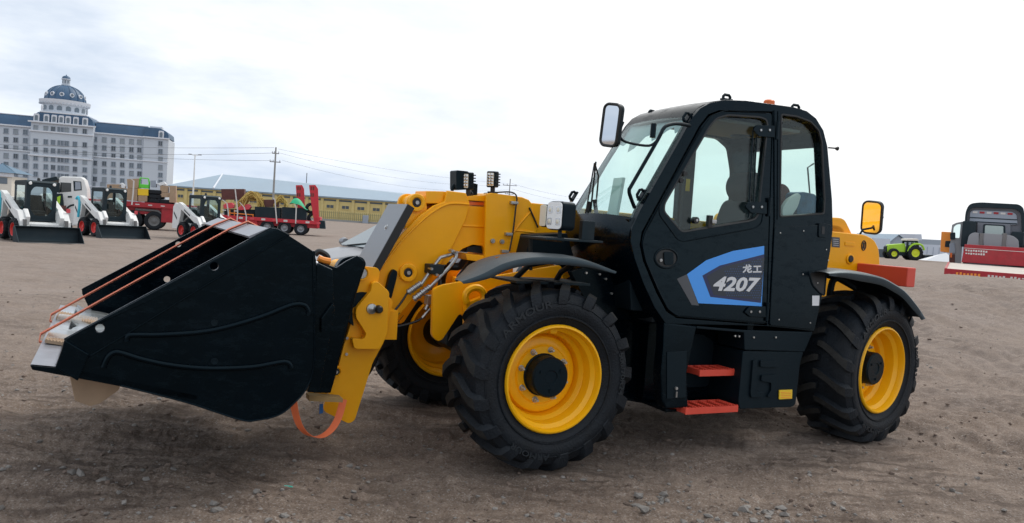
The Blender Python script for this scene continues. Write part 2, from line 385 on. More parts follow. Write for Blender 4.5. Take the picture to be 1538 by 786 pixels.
# ------------------------------------------------------------------ ground
def ground():
    na = 760; ang = np.concatenate([np.linspace(-40, 40, na), np.linspace(43, 317, 70)])
    ang = np.radians(ang)
    r = np.concatenate([[0.05, .6, 1.2, 1.7], 2.1 * (1.0072 ** np.arange(0, 430)), ])
    r = np.concatenate([r, r[-1] * (1.06 ** np.arange(1, 72))])
    A, Rr = np.meshgrid(ang, r, indexing='ij'); X = Rr * np.sin(A); Y = Rr * np.cos(A)
    Z = HH(X, Y)
    n, m = A.shape
    co = np.stack([X, Y, Z], -1).reshape(-1, 3)
    i = np.arange(n)[:, None]; j = np.arange(m - 1)[None]; i2 = (i + 1) % n
    f = np.stack([i * m + j, i * m + j + 1, i2 * m + j + 1, i2 * m + j], -1).reshape(-1, 4)
    me = bpy.data.meshes.new('ground'); me.vertices.add(len(co)); me.vertices.foreach_set('co', co.ravel().astype(np.float32))
    me.loops.add(f.size); me.loops.foreach_set('vertex_index', f.ravel().astype(np.int32)); me.polygons.add(len(f))
    me.polygons.foreach_set('loop_start', (np.arange(len(f)) * 4).astype(np.int32)); me.update(calc_edges=True)
    me.polygons.foreach_set('use_smooth', [True] * len(f)); me.validate()
    if me.polygons[1000].normal.z < 0: me.flip_normals()
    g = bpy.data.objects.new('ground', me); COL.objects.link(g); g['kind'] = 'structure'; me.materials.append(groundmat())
    return g
def groundmat():
    m = bpy.data.materials.new('dry_soil'); m.use_nodes = True; t = m.node_tree; b = t.nodes['Principled BSDF']; b.inputs['Roughness'].default_value = .95; b.inputs['Specular IOR Level'].default_value = .15
    L = t.links; N = t.nodes.new
    tcn = N('ShaderNodeTexCoord')
    def noise(sc, det, ro, sxyz=(1, 1, 1), rz=0):
        mp = N('ShaderNodeMapping'); mp.inputs['Scale'].default_value = sxyz; mp.inputs['Rotation'].default_value = (0, 0, rz); n = N('ShaderNodeTexNoise'); n.inputs['Scale'].default_value = sc; n.inputs['Detail'].default_value = det; n.inputs['Roughness'].default_value = ro
        L.new(tcn.outputs['Object'], mp.inputs[0]); L.new(mp.outputs[0], n.inputs['Vector']); return n.outputs[0]
    def ramp(src, p0, c0, p1, c1):
        r = N('ShaderNodeValToRGB'); e = r.color_ramp.elements; e[0].position = p0; e[0].color = (*c0, 1); e[1].position = p1; e[1].color = (*c1, 1); L.new(src, r.inputs[0]); return r.outputs[0]
    def mix(f, a, b_, mode='MIX'):
        x = N('ShaderNodeMix'); x.data_type = 'RGBA'; x.blend_type = mode
        for s, k in ((f, 'Factor'), (a, 'A'), (b_, 'B')):
            if isinstance(s, (int, float)): x.inputs[k].default_value = s
            elif isinstance(s, tuple): x.inputs[k].default_value = (*s, 1)
            else: L.new(s, x.inputs[k])
        return x.outputs['Result']
    big = noise(.16, 5, .6, (1, 1.7, 1), .3); mid = noise(1.1, 8, .7, (1, 1.5, 1), .2); fine = noise(14, 6, .72); vfine = noise(75, 3, .6)
    c = ramp(big, .38, (.186, .139, .107), .62, (.270, .211, .170))
    c = mix(ramp(mid, .36, (0, 0, 0), .66, (1, 1, 1)), c, (.100, .073, .057))
    c = mix(ramp(fine, .42, (0, 0, 0), .62, (.6, .6, .6)), c, (.290, .230, .187))
    c = mix(ramp(vfine, .56, (0, 0, 0), .70, (.8, .8, .8)), c, (.40, .37, .345))
    c = mix(ramp(vfine, .30, (.85, .85, .85), .44, (0, 0, 0)), c, (.07, .052, .044))
    smear = noise(2.4, 7, .66, (.75, 4.2, 1), rad(24)); patch = noise(.55, 3, .5, (1, 1, 1), 0)
    mul = N('ShaderNodeMath'); mul.operation = 'MULTIPLY'; L.new(ramp(smear, .46, (0, 0, 0), .60, (1, 1, 1)), mul.inputs[0]); L.new(ramp(patch, .42, (.1, .1, .1), .6, (.85, .85, .85)), mul.inputs[1])
    c = mix(mul.outputs[0], c, (.078, .057, .046))
    # soil colour turns paler with distance from the camera, the change broken up by noise
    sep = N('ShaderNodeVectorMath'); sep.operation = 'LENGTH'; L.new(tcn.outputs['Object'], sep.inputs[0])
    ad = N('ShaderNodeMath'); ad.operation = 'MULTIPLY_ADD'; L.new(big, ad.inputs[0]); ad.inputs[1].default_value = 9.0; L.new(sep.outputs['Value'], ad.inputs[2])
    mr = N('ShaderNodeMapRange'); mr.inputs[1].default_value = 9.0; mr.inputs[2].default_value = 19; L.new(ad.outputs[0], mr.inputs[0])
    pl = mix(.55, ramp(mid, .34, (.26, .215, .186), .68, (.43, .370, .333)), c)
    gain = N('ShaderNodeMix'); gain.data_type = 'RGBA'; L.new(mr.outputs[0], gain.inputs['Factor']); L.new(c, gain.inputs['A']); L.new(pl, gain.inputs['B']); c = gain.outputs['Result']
    L.new(c, b.inputs['Base Color'])
    b1 = N('ShaderNodeBump'); b1.inputs['Strength'].default_value = 1.0; b1.inputs['Distance'].default_value = .02; L.new(fine, b1.inputs['Height'])
    b2 = N('ShaderNodeBump'); b2.inputs['Strength'].default_value = 1.0; b2.inputs['Distance'].default_value = .006; L.new(vfine, b2.inputs['Height']); L.new(b1.outputs[0], b2.inputs['Normal'])
    L.new(b2.outputs[0], b.inputs['Normal'])
    return m
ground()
def rubble(name, n, area, smin, smax, m, power=2.5, clusters=()):
    t = (1 + 5 ** .5) / 2
    ico = np.array([(-1, t, 0), (1, t, 0), (-1, -t, 0), (1, -t, 0), (0, -1, t), (0, 1, t), (0, -1, -t), (0, 1, -t), (t, 0, -1), (t, 0, 1), (-t, 0, -1), (-t, 0, 1)]) / 1.9
    fa = np.array([(0, 11, 5), (0, 5, 1), (0, 1, 7), (0, 7, 10), (0, 10, 11), (1, 5, 9), (5, 11, 4), (11, 10, 2), (10, 7, 6), (7, 1, 8), (3, 9, 4), (3, 4, 2), (3, 2, 6), (3, 6, 8), (3, 8, 9), (4, 9, 5), (2, 4, 11), (6, 2, 10), (8, 6, 7), (9, 8, 1)])
    x = []; y = []
    for (cx, cy, sx, sy, k) in clusters: x.append(rng.normal(cx, sx, k)); y.append(rng.normal(cy, sy, k))
    a = np.radians(rng.uniform(-38, 38, n)); r = area[0] * (area[1] / area[0]) ** rng.uniform(0, 1, n); x.append(r * np.sin(a)); y.append(r * np.cos(a))
    x = np.concatenate(x); y = np.concatenate(y); k = len(x)
    s = smin + (smax - smin) * rng.uniform(0, 1, k) ** power
    z = HH(x, y) + s * .15
    V = ico[None] * (1 + rng.uniform(-.38, .38, (k, 12, 1))); V = V * (s[:, None, None] * rng.uniform([.7, .7, .4], [1.3, 1.3, .8], (k, 3))[:, None, :])
    th = rng.uniform(0, 2 * pi, k); X = V[..., 0] * np.cos(th)[:, None] - V[..., 1] * np.sin(th)[:, None]; Y_ = V[..., 0] * np.sin(th)[:, None] + V[..., 1] * np.cos(th)[:, None]
    V = np.stack([X + x[:, None], Y_ + y[:, None], V[..., 2] + z[:, None]], -1).reshape(-1, 3)
    F = (fa[None] + 12 * np.arange(k)[:, None, None]).reshape(-1, 3)
    me = bpy.data.meshes.new(name); me.from_pydata(V.tolist(), [], F.tolist()); me.materials.append(m)
    o = bpy.data.objects.new(name, me); COL.objects.link(o); return o
stone = mat('grey_stone', (.20, .185, .17), .85, var=.35, vscale=11)
clod = mat('soil_clod', (.155, .115, .092), .95, var=.3, vscale=8)
o = rubble('gravel', 5000, (2.4, 18), .003, .020, stone, 4, ((1.9, 4.5, .30, .10, 60), (1.0, 4.75, .16, .08, 26), (1.35, 4.25, .25, .1, 20), (-1.2, 3.9, .5, .2, 24))); o['kind'] = 'stuff'; tag(o, 'small grey stones scattered over the brown soil', 'gravel')
o = rubble('soil_clods', 4500, (2.4, 16), .003, .024, clod, 4, ((-1.8, 4.2, .7, .35, 200), (-1.0, 4.9, .6, .3, 160), (3.3, 7, .8, .6, 160), (-2.8, 9, 1.5, .8, 150))); o['kind'] = 'stuff'; tag(o, 'crumbly brown clods of soil churned up by tyres', 'soil')
o = rubble('loose_stones', 90, (2.6, 12), .010, .034, stone, 2.0, ((1.30, 4.45, .16, .07, 26), (1.62, 4.62, .20, .08, 24), (.95, 4.75, .10, .05, 14), (.55, 4.25, .10, .05, 8), (1.0, 3.95, .25, .06, 10), (-1.1, 3.95, .30, .15, 14), (-2.35, 4.3, .2, .12, 12))); o['kind'] = 'stuff'; tag(o, 'loose angular grey stones in small clusters on the soil', 'stones')
# ------------------------------------------------------------------ wheels (built round their own axle, Y outwards)
def tyre_mb(R, r, w, lugs=20, lugh=.044, n=64):
    b = MB(); h = w / 2; Rc = R - lugh
    prof = [(r - .02, h * .80), (r + .004, h * .86), (r + .03, h * .90), (r + .055, h * .97), (r + .10, h * 1.03), ((r + Rc) / 2 + .02, h * 1.04), (Rc - .065, h * .99), (Rc - .022, h * .90), (Rc - .004, h * .78), (Rc, h * .4), (Rc, 0)]
    prof = prof + [(p, -q) for p, q in prof[-2::-1]]
    b.lathe(prof, n)
    # raised rings on the sidewall
    for s in (1, -1):
        b.lathe([(r + .052, s * (h * .955)), (r + .056, s * (h * 1.0 + .004)), (r + .064, s * (h * 1.0 + .004)), (r + .068, s * (h * .985))], n)
        b.lathe([(Rc - .082, s * (h * 1.0)), (Rc - .076, s * (h * 1.0 + .008)), (Rc - .070, s * (h * 1.0 + .004)), (Rc - .066, s * (h * .97))], n)
    def pos(y, rad_, a): return (rad_ * cos(a), y, rad_ * sin(a))
    base = {0: Rc - .006, 1: Rc - .006, 2: Rc - .008, 3: Rc - .012, 4: Rc - .03, 5: Rc - .085}
    for i in range(lugs):
        for s in (1, -1):
            a0 = 2 * pi * (i + (.5 if s < 0 else 0)) / lugs
            # stations from the centre line to the shoulder and down the sidewall : (y/h, sweep angle, top radius, root radius, half width)
            st = [(-.06, .00, R - .001, Rc - .01, .018), (.10, .012, R, Rc - .01, .021), (.36, .060, R - .001, Rc - .01, .022), (.62, .125, R - .004, Rc - .012, .024), (.84, .185, R - .013, Rc - .022, .027), (.975, .225, R - .036, Rc - .05, .031), (1.045, .25, R - .085, Rc - .10, .033), (1.05, .262, R - .125, Rc - .125, .030)]
            vs = []
            for (yy, sw, rt, rb, hw) in st:
                sc = R / .62; aa = a0 - sw * 1.0 - .02
                tt = hw * 1.05 * sc / R * 20 / max(lugs, 17); tb = hw * 1.45 * sc / R * 20 / max(lugs, 17)
                ytop = yy * h; ybot = min(yy, .99) * h
                if yy > 1.0: ybot = yy * h - .035; 
                for (q, rr, yv) in ((-tb, rb, ybot), (-tt, rt, ytop), (tt, rt, ytop), (tb, rb, ybot)): vs.append(pos(s * yv, rr, aa + q))
            k = len(st); fs = []
            for j in range(k - 1):
                for q in range(3): fs.append((j * 4 + q, j * 4 + q + 1, j * 4 + 5 + q, j * 4 + 4 + q))
            fs += [(0, 1, 2, 3), tuple(k * 4 - 4 + q for q in range(4))]
            b.add(vs, fs)
    return b
def wheel(parent, loc, rotz, R, r, w, flip, rim_m='rimyellow', lugs=20, letters=True, nuts=8, proto=[None]):
    if proto[0] is not None and letters:
        return clone(proto[0], parent, loc, rotz + (pi if flip else 0))
    h = w / 2; f = h - .012
    rim = MB()
    # outer flange, stepped barrel, dished disc
    rim.lathe([(r + .000, f - .045), (r + .006, f - .012), (r - .002, f), (r - .012, f + .002), (r - .018, f - .010), (r - .022, f - .05), (r - .045, f - .075), (r - .052, f - .15), (r - .075, f - .175), (r - .085, f - .24), (r - .085, -f + .24), (r - .075, -f + .175), (r - .052, -f + .15), (r - .045, -f + .075), (r - .022, -f + .05), (r - .018, -f + .010), (r - .012, -f - .002), (r - .002, -f), (r + .006, -f + .012), (r, -f + .045)], 64)
    d = f - .20
    rim.lathe([(r - .083, d - .035), (r - .10, d + .000), (r - .125, d + .012), (.20, d + .012), (.188, d + .024), (.10, d + .024), (0, d + .024)], 64)
    rim.lathe([(0, d - .01), (.2, d - .01), (r - .11, d - .02), (r - .083, d - .045)], 48)
    # small lug welded in the barrel at the top
    rim.add([(-.03, f - .06, r - .022), (.03, f - .06, r - .022), (.03, f - .12, r - .045), (-.03, f - .12, r - .045), (-.022, f - .07, r - .06), (.022, f - .07, r - .06), (.022, f - .11, r - .065), (-.022, f - .11, r - .065)], [(0, 1, 2, 3), (4, 5, 6, 7), (0, 1, 5, 4), (1, 2, 6, 5), (2, 3, 7, 6), (3, 0, 4, 7)])
    tym = tyre_mb(R, r, w, lugs).mesh('tyre', smooth=30); tym.materials.append(M['tyre']); tym.materials.append(M['tyretop'])
    for p_ in tym.polygons:
        cc_ = p_.center; q_ = math.hypot(cc_.x, cc_.z)
        if q_ > R - .030 and (p_.normal.x * cc_.x + p_.normal.z * cc_.z) / q_ > .72: p_.material_index = 1
    o = put('wheel', rim, rim_m, parent, smooth=32, loc=loc, rot=(0, 0, rotz + (pi if flip else 0)))
    put('tyre', tym, None, o)
    hc = MB(); hc.lathe([(.15, d), (.142, d + .03), (.134, d + .035), (.134, d + .125), (.124, d + .138), (.05, d + .138), (.046, d + .132), (0, d + .132)], 40)
    for k in range(3): a = k * 2.1 + .5; hc.cyl((.085 * cos(a), d + .13, .085 * sin(a)), (.085 * cos(a), d + .146, .085 * sin(a)), .010, 8)
    hc.lathe([(0, d - .20), (.11, d - .20), (.13, d - .12), (.13, d)], 32)
    put('hub_cap', hc, 'blackmatt', o, smooth=35)
    me = None
    for k in range(nuts):
        a = 2 * pi * (k + .35) / nuts
        if me is None:
            nb = MB(); nb.cyl((0, 0, 0), (0, .008, 0), .021, 14); nb.cyl((0, .008, 0), (0, .030, 0), .0155, 6); nb.cyl((0, .03, 0), (0, .048, 0), .009, 10); me = nb.mesh('wheel_nut', .0015, 1)
        put('wheel_nut', me, 'bolt', o, loc=(.172 * cos(a), d + .022, .172 * sin(a)))
    if letters:
        for body, rr, a0, sz, ad in (('ARMOUR', (r + R) / 2 + .010, rad(58), .066, 1), ('500/70R24', (r + R) / 2 + .012, rad(176), .046, 1), ('ARMOUR', (r + R) / 2 + .012, rad(290), .05, 1)):
            tm = textmesh(body, sz, .003, 0, .001, 1.45)
            # from outside (+Y) with +X to the left of the viewer
            def fn(x, y, z): a = a0 + x / rr; q = rr + y; return (q * cos(pi - (a0 - x / rr) ) if False else q * cos(a0 + x / rr), h * 1.035 + .004 + z, q * sin(a0 + x / rr))
            mapmesh(tm, fn); put('sidewall_lettering', tm, 'tyrelet', o)
        proto[0] = o
    return o

# ------------------------------------------------------------------ the telehandler
F = MF
T = thing('telehandler', 'yellow and black telescopic handler with big black bucket, cab door marked 4207', 'telehandler', F)
RW, RR, WW = .622, .352, .50
for x, st in ((0, 0.0), (-3.034, rad(11.1))):
    wheel(T, (x, .935, RW), st, RW, RR, WW, False, lugs=17)
    wheel(T, (x, -.935, RW), st, RW, RR, WW, True, lugs=17)
def CY(z): return 1.135 - .065 * (z - .35)
def cabp(pts, off=0.0):
    o = []
    for u, v in pts:
        z = 1.5
        for i in range(8): q = F.Y(u, v, CY(z) + off); z = q[2]
        o.append((float(q[0]), float(q[2])))
    return o
cyf = lambda x, z: CY(z)
def cprism(pts, d0, d1, holes=(), b=None, px=True):
    b = b or MB(); return b.prism(pts, d0, d1, holes, cyf)
# cab side outline as traced on the plane of the near side
out_px = [(1000, 487), (983, 462), (966, 425), (953, 388), (947, 362), (950, 342), (962, 316), (1041, 176), (1052, 163), (1066, 155), (1088, 150), (1120, 151), (1192, 161), (1212, 167), (1226, 178), (1237, 196), (1243, 220), (1250, 300), (1251, 345), (1247, 378), (1236, 440), (1223, 498), (1150, 490)]
co = cabp(out_px)
door_px = [(1152, 489), (1016, 478), (1001, 468), (986, 440), (966, 392), (961, 368), (964, 349), (1050, 190), (1064, 172), (1080, 166), (1161, 168)]
glass_px = [(1138, 322), (1134, 329), (1126, 332), (1023, 349), (996, 318), (997, 306), (1064, 191), (1075, 178), (1092, 173), (1140, 176), (1150, 180), (1152, 188)]
qw_px = [(1171, 326), (1237, 321), (1238, 300), (1234, 214), (1229, 196), (1217, 183), (1196, 175), (1173, 172)]
door = cabp(door_px); gl = roundpoly(cabp(glass_px), .03, 3); qw = roundpoly(cabp(qw_px), .02, 3)
# near side frame: ring left round door and quarter window
qhole = qw
dh = door
cabroot = put('cab', cprism(co, -.085, 0, [dh, qhole]), 'black', T, bevel=.012, seg=3)
# far side frame, same silhouette on the far plane with a window opening
FY = .20
def farp(pts): return F.P(pts, FY)
co2 = [(x, z) for x, z in co]
fb = MB()
fwin = roundpoly([(-.70, 1.40), (-.655, 1.70), (-.90, 2.13), (-1.05, 2.37), (-1.15, 2.47), (-1.45, 2.50), (-1.615, 2.49), (-1.63, 1.40)], .04)
fwin2 = roundpoly([(-1.76, 1.40), (-1.755, 2.36), (-1.85, 2.46), (-2.02, 2.455), (-2.14, 2.39), (-2.20, 2.20), (-2.24, 1.40)], .03)
fb.prism(co2, FY - .06, FY, [fwin, fwin2]); put('far_side_frame', fb, 'black', cabroot, bevel=.012)
put('far_side_glass', MB().prism([(-.69, 1.38), (-.645, 1.70), (-.89, 2.14), (-1.04, 2.38), (-1.14, 2.48), (-1.45, 2.51), (-1.64, 2.50), (-1.64, 1.38)], FY - .035, FY - .03), 'glass', cabroot)
put('far_side_glass', MB().prism([(-1.74, 1.38), (-1.745, 2.47), (-2.05, 2.47), (-2.21, 2.3), (-2.25, 1.38)], FY - .035, FY - .03), 'glass', cabroot)
# lofted skins between the two sides : front hood, roof, rear
def loft(path, y0f, y1f, thick, b=None, crown=0.0, ny=6, outward=1):
    """sheet over y following path (x,z); y0f,y1f functions of z"""
    b = b or MB(); n = len(path); vs = []
    def nrm(i):
        a = path[max(i - 1, 0)]; c = path[min(i + 1, n - 1)]; d = (c[0] - a[0], c[1] - a[1]); l = math.hypot(*d) or 1; return (-d[1] / l * outward, d[0] / l * outward)
    for side in (0, 1):
        for i, (x, z) in enumerate(path):
            nx_, nz_ = nrm(i)
            for k in range(ny + 1):
                t = k / ny; y = y0f(z) * (1 - t) + y1f(z) * t; c = crown * (1 - (2 * t - 1) ** 2)
                o = c - thick * side
                vs.append((x + nx_ * o, y, z + nz_ * o))
    m = ny + 1; N = n * m; fs = []
    for s in (0, 1):
        for i in range(n - 1):
            for k in range(ny):
                q = (s * N + i * m + k, s * N + i * m + k + 1, s * N + (i + 1) * m + k + 1, s * N + (i + 1) * m + k); fs.append(q if s else q[::-1])
    for k in range(ny):
        for i in (0, n - 1): fs.append((i * m + k, i * m + k + 1, N + i * m + k + 1, N + i * m + k))
    for i in range(n - 1):
        for k in (0, ny): fs.append((i * m + k, (i + 1) * m + k, N + (i + 1) * m + k, N + i * m + k))
    return b.add(vs, fs)
ynear = lambda z: CY(z) - .02; yfar = lambda z: FY - .03
front_path = spline(co[0:6] + [co[6]], 4)
wb = 1.70                                              # height of the lower edge of the windscreen
fp = [p for p in front_path if p[1] < wb + .02]
put('front_panel', loft(fp, yfar, ynear, .02, crown=.05, outward=-1), 'black', cabroot, smooth=40)
# windscreen: glass + frame rails
ws0 = cabp([(955, 328)])[0]; ws1 = cabp([(1041, 176)])[0]
wpath = [ws0, ((ws0[0] + ws1[0]) / 2 + .012, (ws0[1] + ws1[1]) / 2 + .012), ws1]
put('windscreen', loft(spline(wpath, 4), yfar, lambda z: CY(z) - .05, .006, crown=.03, outward=-1), 'glass', cabroot, smooth=40)
put('sill_rail', MB().box(ws0[0] - .05, ws0[0] + .018, FY, CY(1.7) - .05, 1.655, 1.70), 'black', cabroot, bevel=.01)
# tinted band with a torn edge of protective film at the top of the screen
def wsp(u, t):   # u 0 near .. 1 far ; t along slope
    p = (ws0[0] + (ws1[0] - ws0[0]) * t + .05, ws0[1] + (ws1[1] - ws0[1]) * t + .02); return p
tb = MB(); vs = []; fs = []
edge = [.80, .78, .84, .70, .74, .86, .88, .80, .84, .90, .93, .86, .90]
kk = len(edge)
for i, t0 in enumerate(edge):
    f_ = i / (kk - 1); y = (FY + .01) * (1 - f_) + (CY(2.4) - .07) * f_
    for t in (t0, 1.0):
        x = ws0[0] + (ws1[0] - ws0[0]) * t; z = ws0[1] + (ws1[1] - ws0[1]) * t; vs.append((x - .012, y, z - .01))
for i in range(kk - 1): fs.append((2 * i, 2 * i + 2, 2 * i + 3, 2 * i + 1))
tb.add(vs, fs); put('protective_film', tb, mat('film_sheet', (.20, .29, .31), .3), cabroot)
roof_path = spline([co[7], co[8], co[9], co[10], co[11], co[12]], 4)
put('roof', loft(roof_path, yfar, lambda z: CY(z) - .04, .03, crown=.008, outward=-1), 'black', cabroot, smooth=40)
# headlining under the roof with round speakers
put('headlining', MB().box(-2.22, -1.22, FY + .01, CY(2.5) - .09, 2.47, 2.50), 'trim', cabroot, bevel=.02)
for x, y in ((-1.50, .42), (-2.05, .42), (-1.95, .85)): put('speaker', MB().lathe([(0, 2.462), (.05, 2.458), (.07, 2.452), (.085, 2.458), (.088, 2.47)], 24, (x, y, 0), 'z'), 'blackmatt', cabroot)
rear_path = spline([co[12], co[13], co[14], co[15], co[16], co[17]], 3)
put('rear_rail', loft(spline([co[12], co[13], co[14], co[15], co[16]], 3), yfar, lambda z: CY(z) - .04, .03, outward=-1), 'black', cabroot, smooth=40)
put('rear_window', loft([co[16], co[17], co[18]], yfar, lambda z: CY(z) - .05, .006, outward=-1), 'glass', cabroot)
put('rear_panel', loft([co[18], co[19], co[20], co[21]], yfar, lambda z: CY(z) - .03, .02, outward=-1), 'black', cabroot)
put('cab_floor', MB().box(-2.3, -.85, FY, CY(1) - .09, .98, 1.02), 'blackframe', cabroot)
put('inner_panel', MB().box(-2.35, -1.80, FY + .01, CY(1) - .10, 1.02, 1.34), 'seat', cabroot, bevel=.03)
Mp_ = lambda u, v: tuple(map(float, F.Y(u, v, .35)))
# dashboard
put('dashboard', MB().prism([(-.72, 1.66), (-.62, 1.60), (-.70, 1.05), (-1.0, 1.05), (-.98, 1.5), (-.86, 1.64)], FY + .02, CY(1.6) - .10), 'blackmatt', cabroot, bevel=.02)
# steering wheel
sw = MB(); C0 = Vector((-1.13, .70, 1.66)); tilt = Matrix.Rotation(rad(-32), 4, 'Y')
pts = [C0 + tilt @ Vector((.19 * cos(a), .19 * sin(a), 0)) for a in np.linspace(0, 2 * pi, 28, endpoint=False)]; sw.tube(pts, .014, 8, closed=True)
for a in (0.3, 2.4, 4.5): sw.tube([C0, C0 + tilt @ Vector((.19 * cos(a), .19 * sin(a), 0))], .012, 6)
sw.tube([C0, C0 + tilt @ Vector((0, 0, -.28))], [.035, .03], 10); put('steering_wheel', sw, 'blackmatt', cabroot)
# seat
st_ = MB(); put('seat', MB().prism(spline([(-1.30, 1.30), (-1.28, 1.42), (-1.72, 1.46), (-1.82, 1.30)], 3), .42, .88), 'seat', cabroot, bevel=.03)
sb = MB(); bp_ = spline([(-1.74, 1.40), (-1.79, 1.62), (-1.85, 1.84), (-1.91, 1.92), (-2.01, 1.92), (-2.02, 1.78), (-1.94, 1.40)], 3); sb.prism(bp_, .44, .86); put('seat_backrest', sb, 'seat', cabroot, bevel=.04, seg=3)
hb = MB(); bmv = []; 
hb.lathe([(0, -.14), (.08, -.135), (.115, -.10), (.12, 0), (.115, .10), (.08, .135), (0, .14)], 24, (-1.93, .65, 2.03)); put('headrest', hb, 'seat', cabroot)
# monitor standing behind the windscreen and bits on the shelf behind the seat
put('monitor', MB().hexa([(-.86, .30, 1.70), (-.83, .47, 1.70), (-.86, .47, 1.70), (-.89, .30, 1.70), (-.90, .30, 2.02), (-.87, .47, 2.02), (-.90, .47, 2.02), (-.93, .30, 2.02)]), mat('screen_back', (.45, .62, .58), .5), cabroot, bevel=.006)
tagm = MB(); tagm.prism(roundpoly(F.P([(1172, 324), (1173, 312), (1182, 299), (1197, 290), (1201, 294), (1196, 311), (1186, 326)], .88), .03), .86, .90)
put('white_bag', tagm, mat('bag_white', (.55, .60, .58), .6), cabroot, bevel=.01)
bb = MB(); bb.prism(roundpoly(F.P([(1198, 330), (1196, 291), (1206, 288), (1226, 292), (1232, 330)], .82), .03), .62, .82); put('blue_bag', bb, mat('bag_blue', (.02, .10, .19), .6, var=.3, vscale=12), cabroot, bevel=.02)
put('jacket', MB().prism(roundpoly(F.P([(1165, 330), (1166, 279), (1178, 275), (1187, 284), (1188, 298), (1200, 295), (1202, 330)], .70), .04), .45, .70), mat('jacket', (.10, .02, .02), .8, var=.6), cabroot, bevel=.03)
put('shelf', MB().box(-2.42, -2.05, FY + .02, CY(1.8) - .10, 1.76, 1.79), 'blackmatt', cabroot)
put('rear_wiper', MB().tube([Mp_(1217, 300), Mp_(1213, 252), Mp_(1222, 246)], .008, 6), 'rubber', cabroot)
# interior pillar trims (far side, behind the wheel) with yellow label
put('pillar_trim', MB().box(-1.74, -1.635, FY + .003, FY + .05, 1.0, 2.47), 'seat', cabroot, bevel=.02)
put('label', MB().box(-1.69, -1.65, FY + .05, FY + .053, 1.98, 2.08), 'sticker', cabroot)

# door
dpoly = roundpoly(cabp([(1150, 487), (1017, 476), (1003, 466), (988, 438), (968, 390), (963, 368), (966, 350), (1052, 191), (1066, 174), (1081, 168), (1159, 170)]), .03, 3)
dr = put('door', cprism(dpoly, -.05, .004, [gl]), 'black', T, bevel=.008, seg=3)
def seam(px, r, parent, name='seal', m='rubber', off=.004, closed=False, rd=.03):
    pts = cabp(px, off); pts = roundpoly(pts, rd, 4) if closed else [pts[0]] + roundpoly(pts, rd, 4)[5:-5] + [pts[-1]]
    return put(name, MB().tube([(x, CY(z) + off, z) for x, z in pts], r, 6, closed=closed), m, parent, smooth=60)
put('door_glass', cprism(roundpoly(cabp(glass_px), .03, 3), -.026, -.020), 'glass', dr)
seam(glass_px, .012, dr, 'window_rubber', 'rubber', -.006, True)
# raised bead round the window and at the door edge
bead = [(1143, 316), (1142, 340), (1128, 348), (1015, 363), (1006, 357), (990, 325), (990, 305), (1061, 180), (1072, 168), (1088, 162)]
seam([(1146, 322), (1144, 336), (1134, 343), (1027, 363), (1018, 360), (990, 322), (991, 305), (1058, 189), (1070, 173), (1090, 166), (1150, 170)], .004, dr, 'bead', 'black', .006)
seam([(1152, 485), (1017, 474), (1003, 464), (990, 438), (970, 392), (965, 368), (969, 350), (1054, 192)], .0035, dr, 'bead', 'black', .007)
# sliding window bar and latch
seam([(1131, 196), (1124, 328)], .006, dr, 'sliding_window_edge', 'blackmatt', -.012)
seam([(1137, 196), (1130, 328)], .006, dr, 'sliding_window_edge', 'blackmatt', -.012)
def disc(px, r, d0, d1, m, parent, name, n=24, off=0):
    x, z = cabp([px])[0]; return put(name, MB().cyl((x, CY(z) + d0, z), (x, CY(z) + d1, z), r, n), m, parent, bevel=.002)
disc((1044, 331), .024, -.02, .02, 'rubber', dr, 'window_knob'); disc((1044, 331), .010, .02, .024, 'steel', dr, 'window_knob_screw')
disc((1027, 261), .018, -.02, .02, 'rubber', dr, 'window_latch'); disc((1022, 271), .018, -.02, .015, 'rubber', dr, 'window_latch')
x, z = cabp([(1066, 333)])[0]; put('window_catch', MB().box(x - .02, x + .02, CY(z) - .02, CY(z) + .012, z - .045, z + .045), 'rubber', dr, bevel=.004)
put('catch_lever', MB().box(x - .045, x - .005, CY(z) + .012, CY(z) + .024, z - .012, z + .016), 'steel', dr, bevel=.003)
# hinges
for (cx, cy) in ((1151, 196), (1139, 311), (1136, 468)):
    big = cy < 400
    pl = [(cx - 21, cy - 1), (cx - 16, cy - 8), (cx + 12, cy - 7), (cx + 12, cy + 11), (cx - 12, cy + 9)] if big else [(cx - 19, cy + 1), (cx - 12, cy - 7), (cx + 14, cy - 8), (cx + 14, cy + 9), (cx - 10, cy + 8)]
    hg = put('hinge', cprism(roundpoly(cabp(pl, .01), .012), .006, .018), 'black', dr, bevel=.004)
    for dx in (-11, 2): disc((cx + dx, cy), .010, .016, .025, 'steel', hg, 'bolt', 10)
    if big or True:
        x, z = cabp([(cx + 14, cy)])[0]; put('hinge_pin', MB().cyl((x, CY(z) + .018, z - .07), (x, CY(z) + .018, z + .07), .012, 10), 'blackmatt', hg)
# door handle: oval cup
hx, hz = cabp([(1000, 388)])[0]
ov = [(hx + .098 * cos(a), hz + .068 * sin(a)) for a in np.linspace(0, 2 * pi, 28, endpoint=False)]
hd = put('door_handle', MB().tube([(a, CY(b_) + .006, b_) for a, b_ in ov], .008, 8, closed=True), 'blackmatt', dr)
put('handle_cup', cprism([(hx + .088 * cos(a), hz + .06 * sin(a)) for a in np.linspace(0, 2 * pi, 24, endpoint=False)], .004, .0065), 'rubber', hd)
put('handle_paddle', cprism(roundpoly([(hx - .06, hz - .045), (hx + .02, hz - .05), (hx + .03, hz + .045), (hx - .055, hz + .048)], .02), .008, .016), 'blackmatt', hd, bevel=.004)
disc((991, 391), .012, .008, .018, 'steel', hd, 'lock_cylinder', 12)
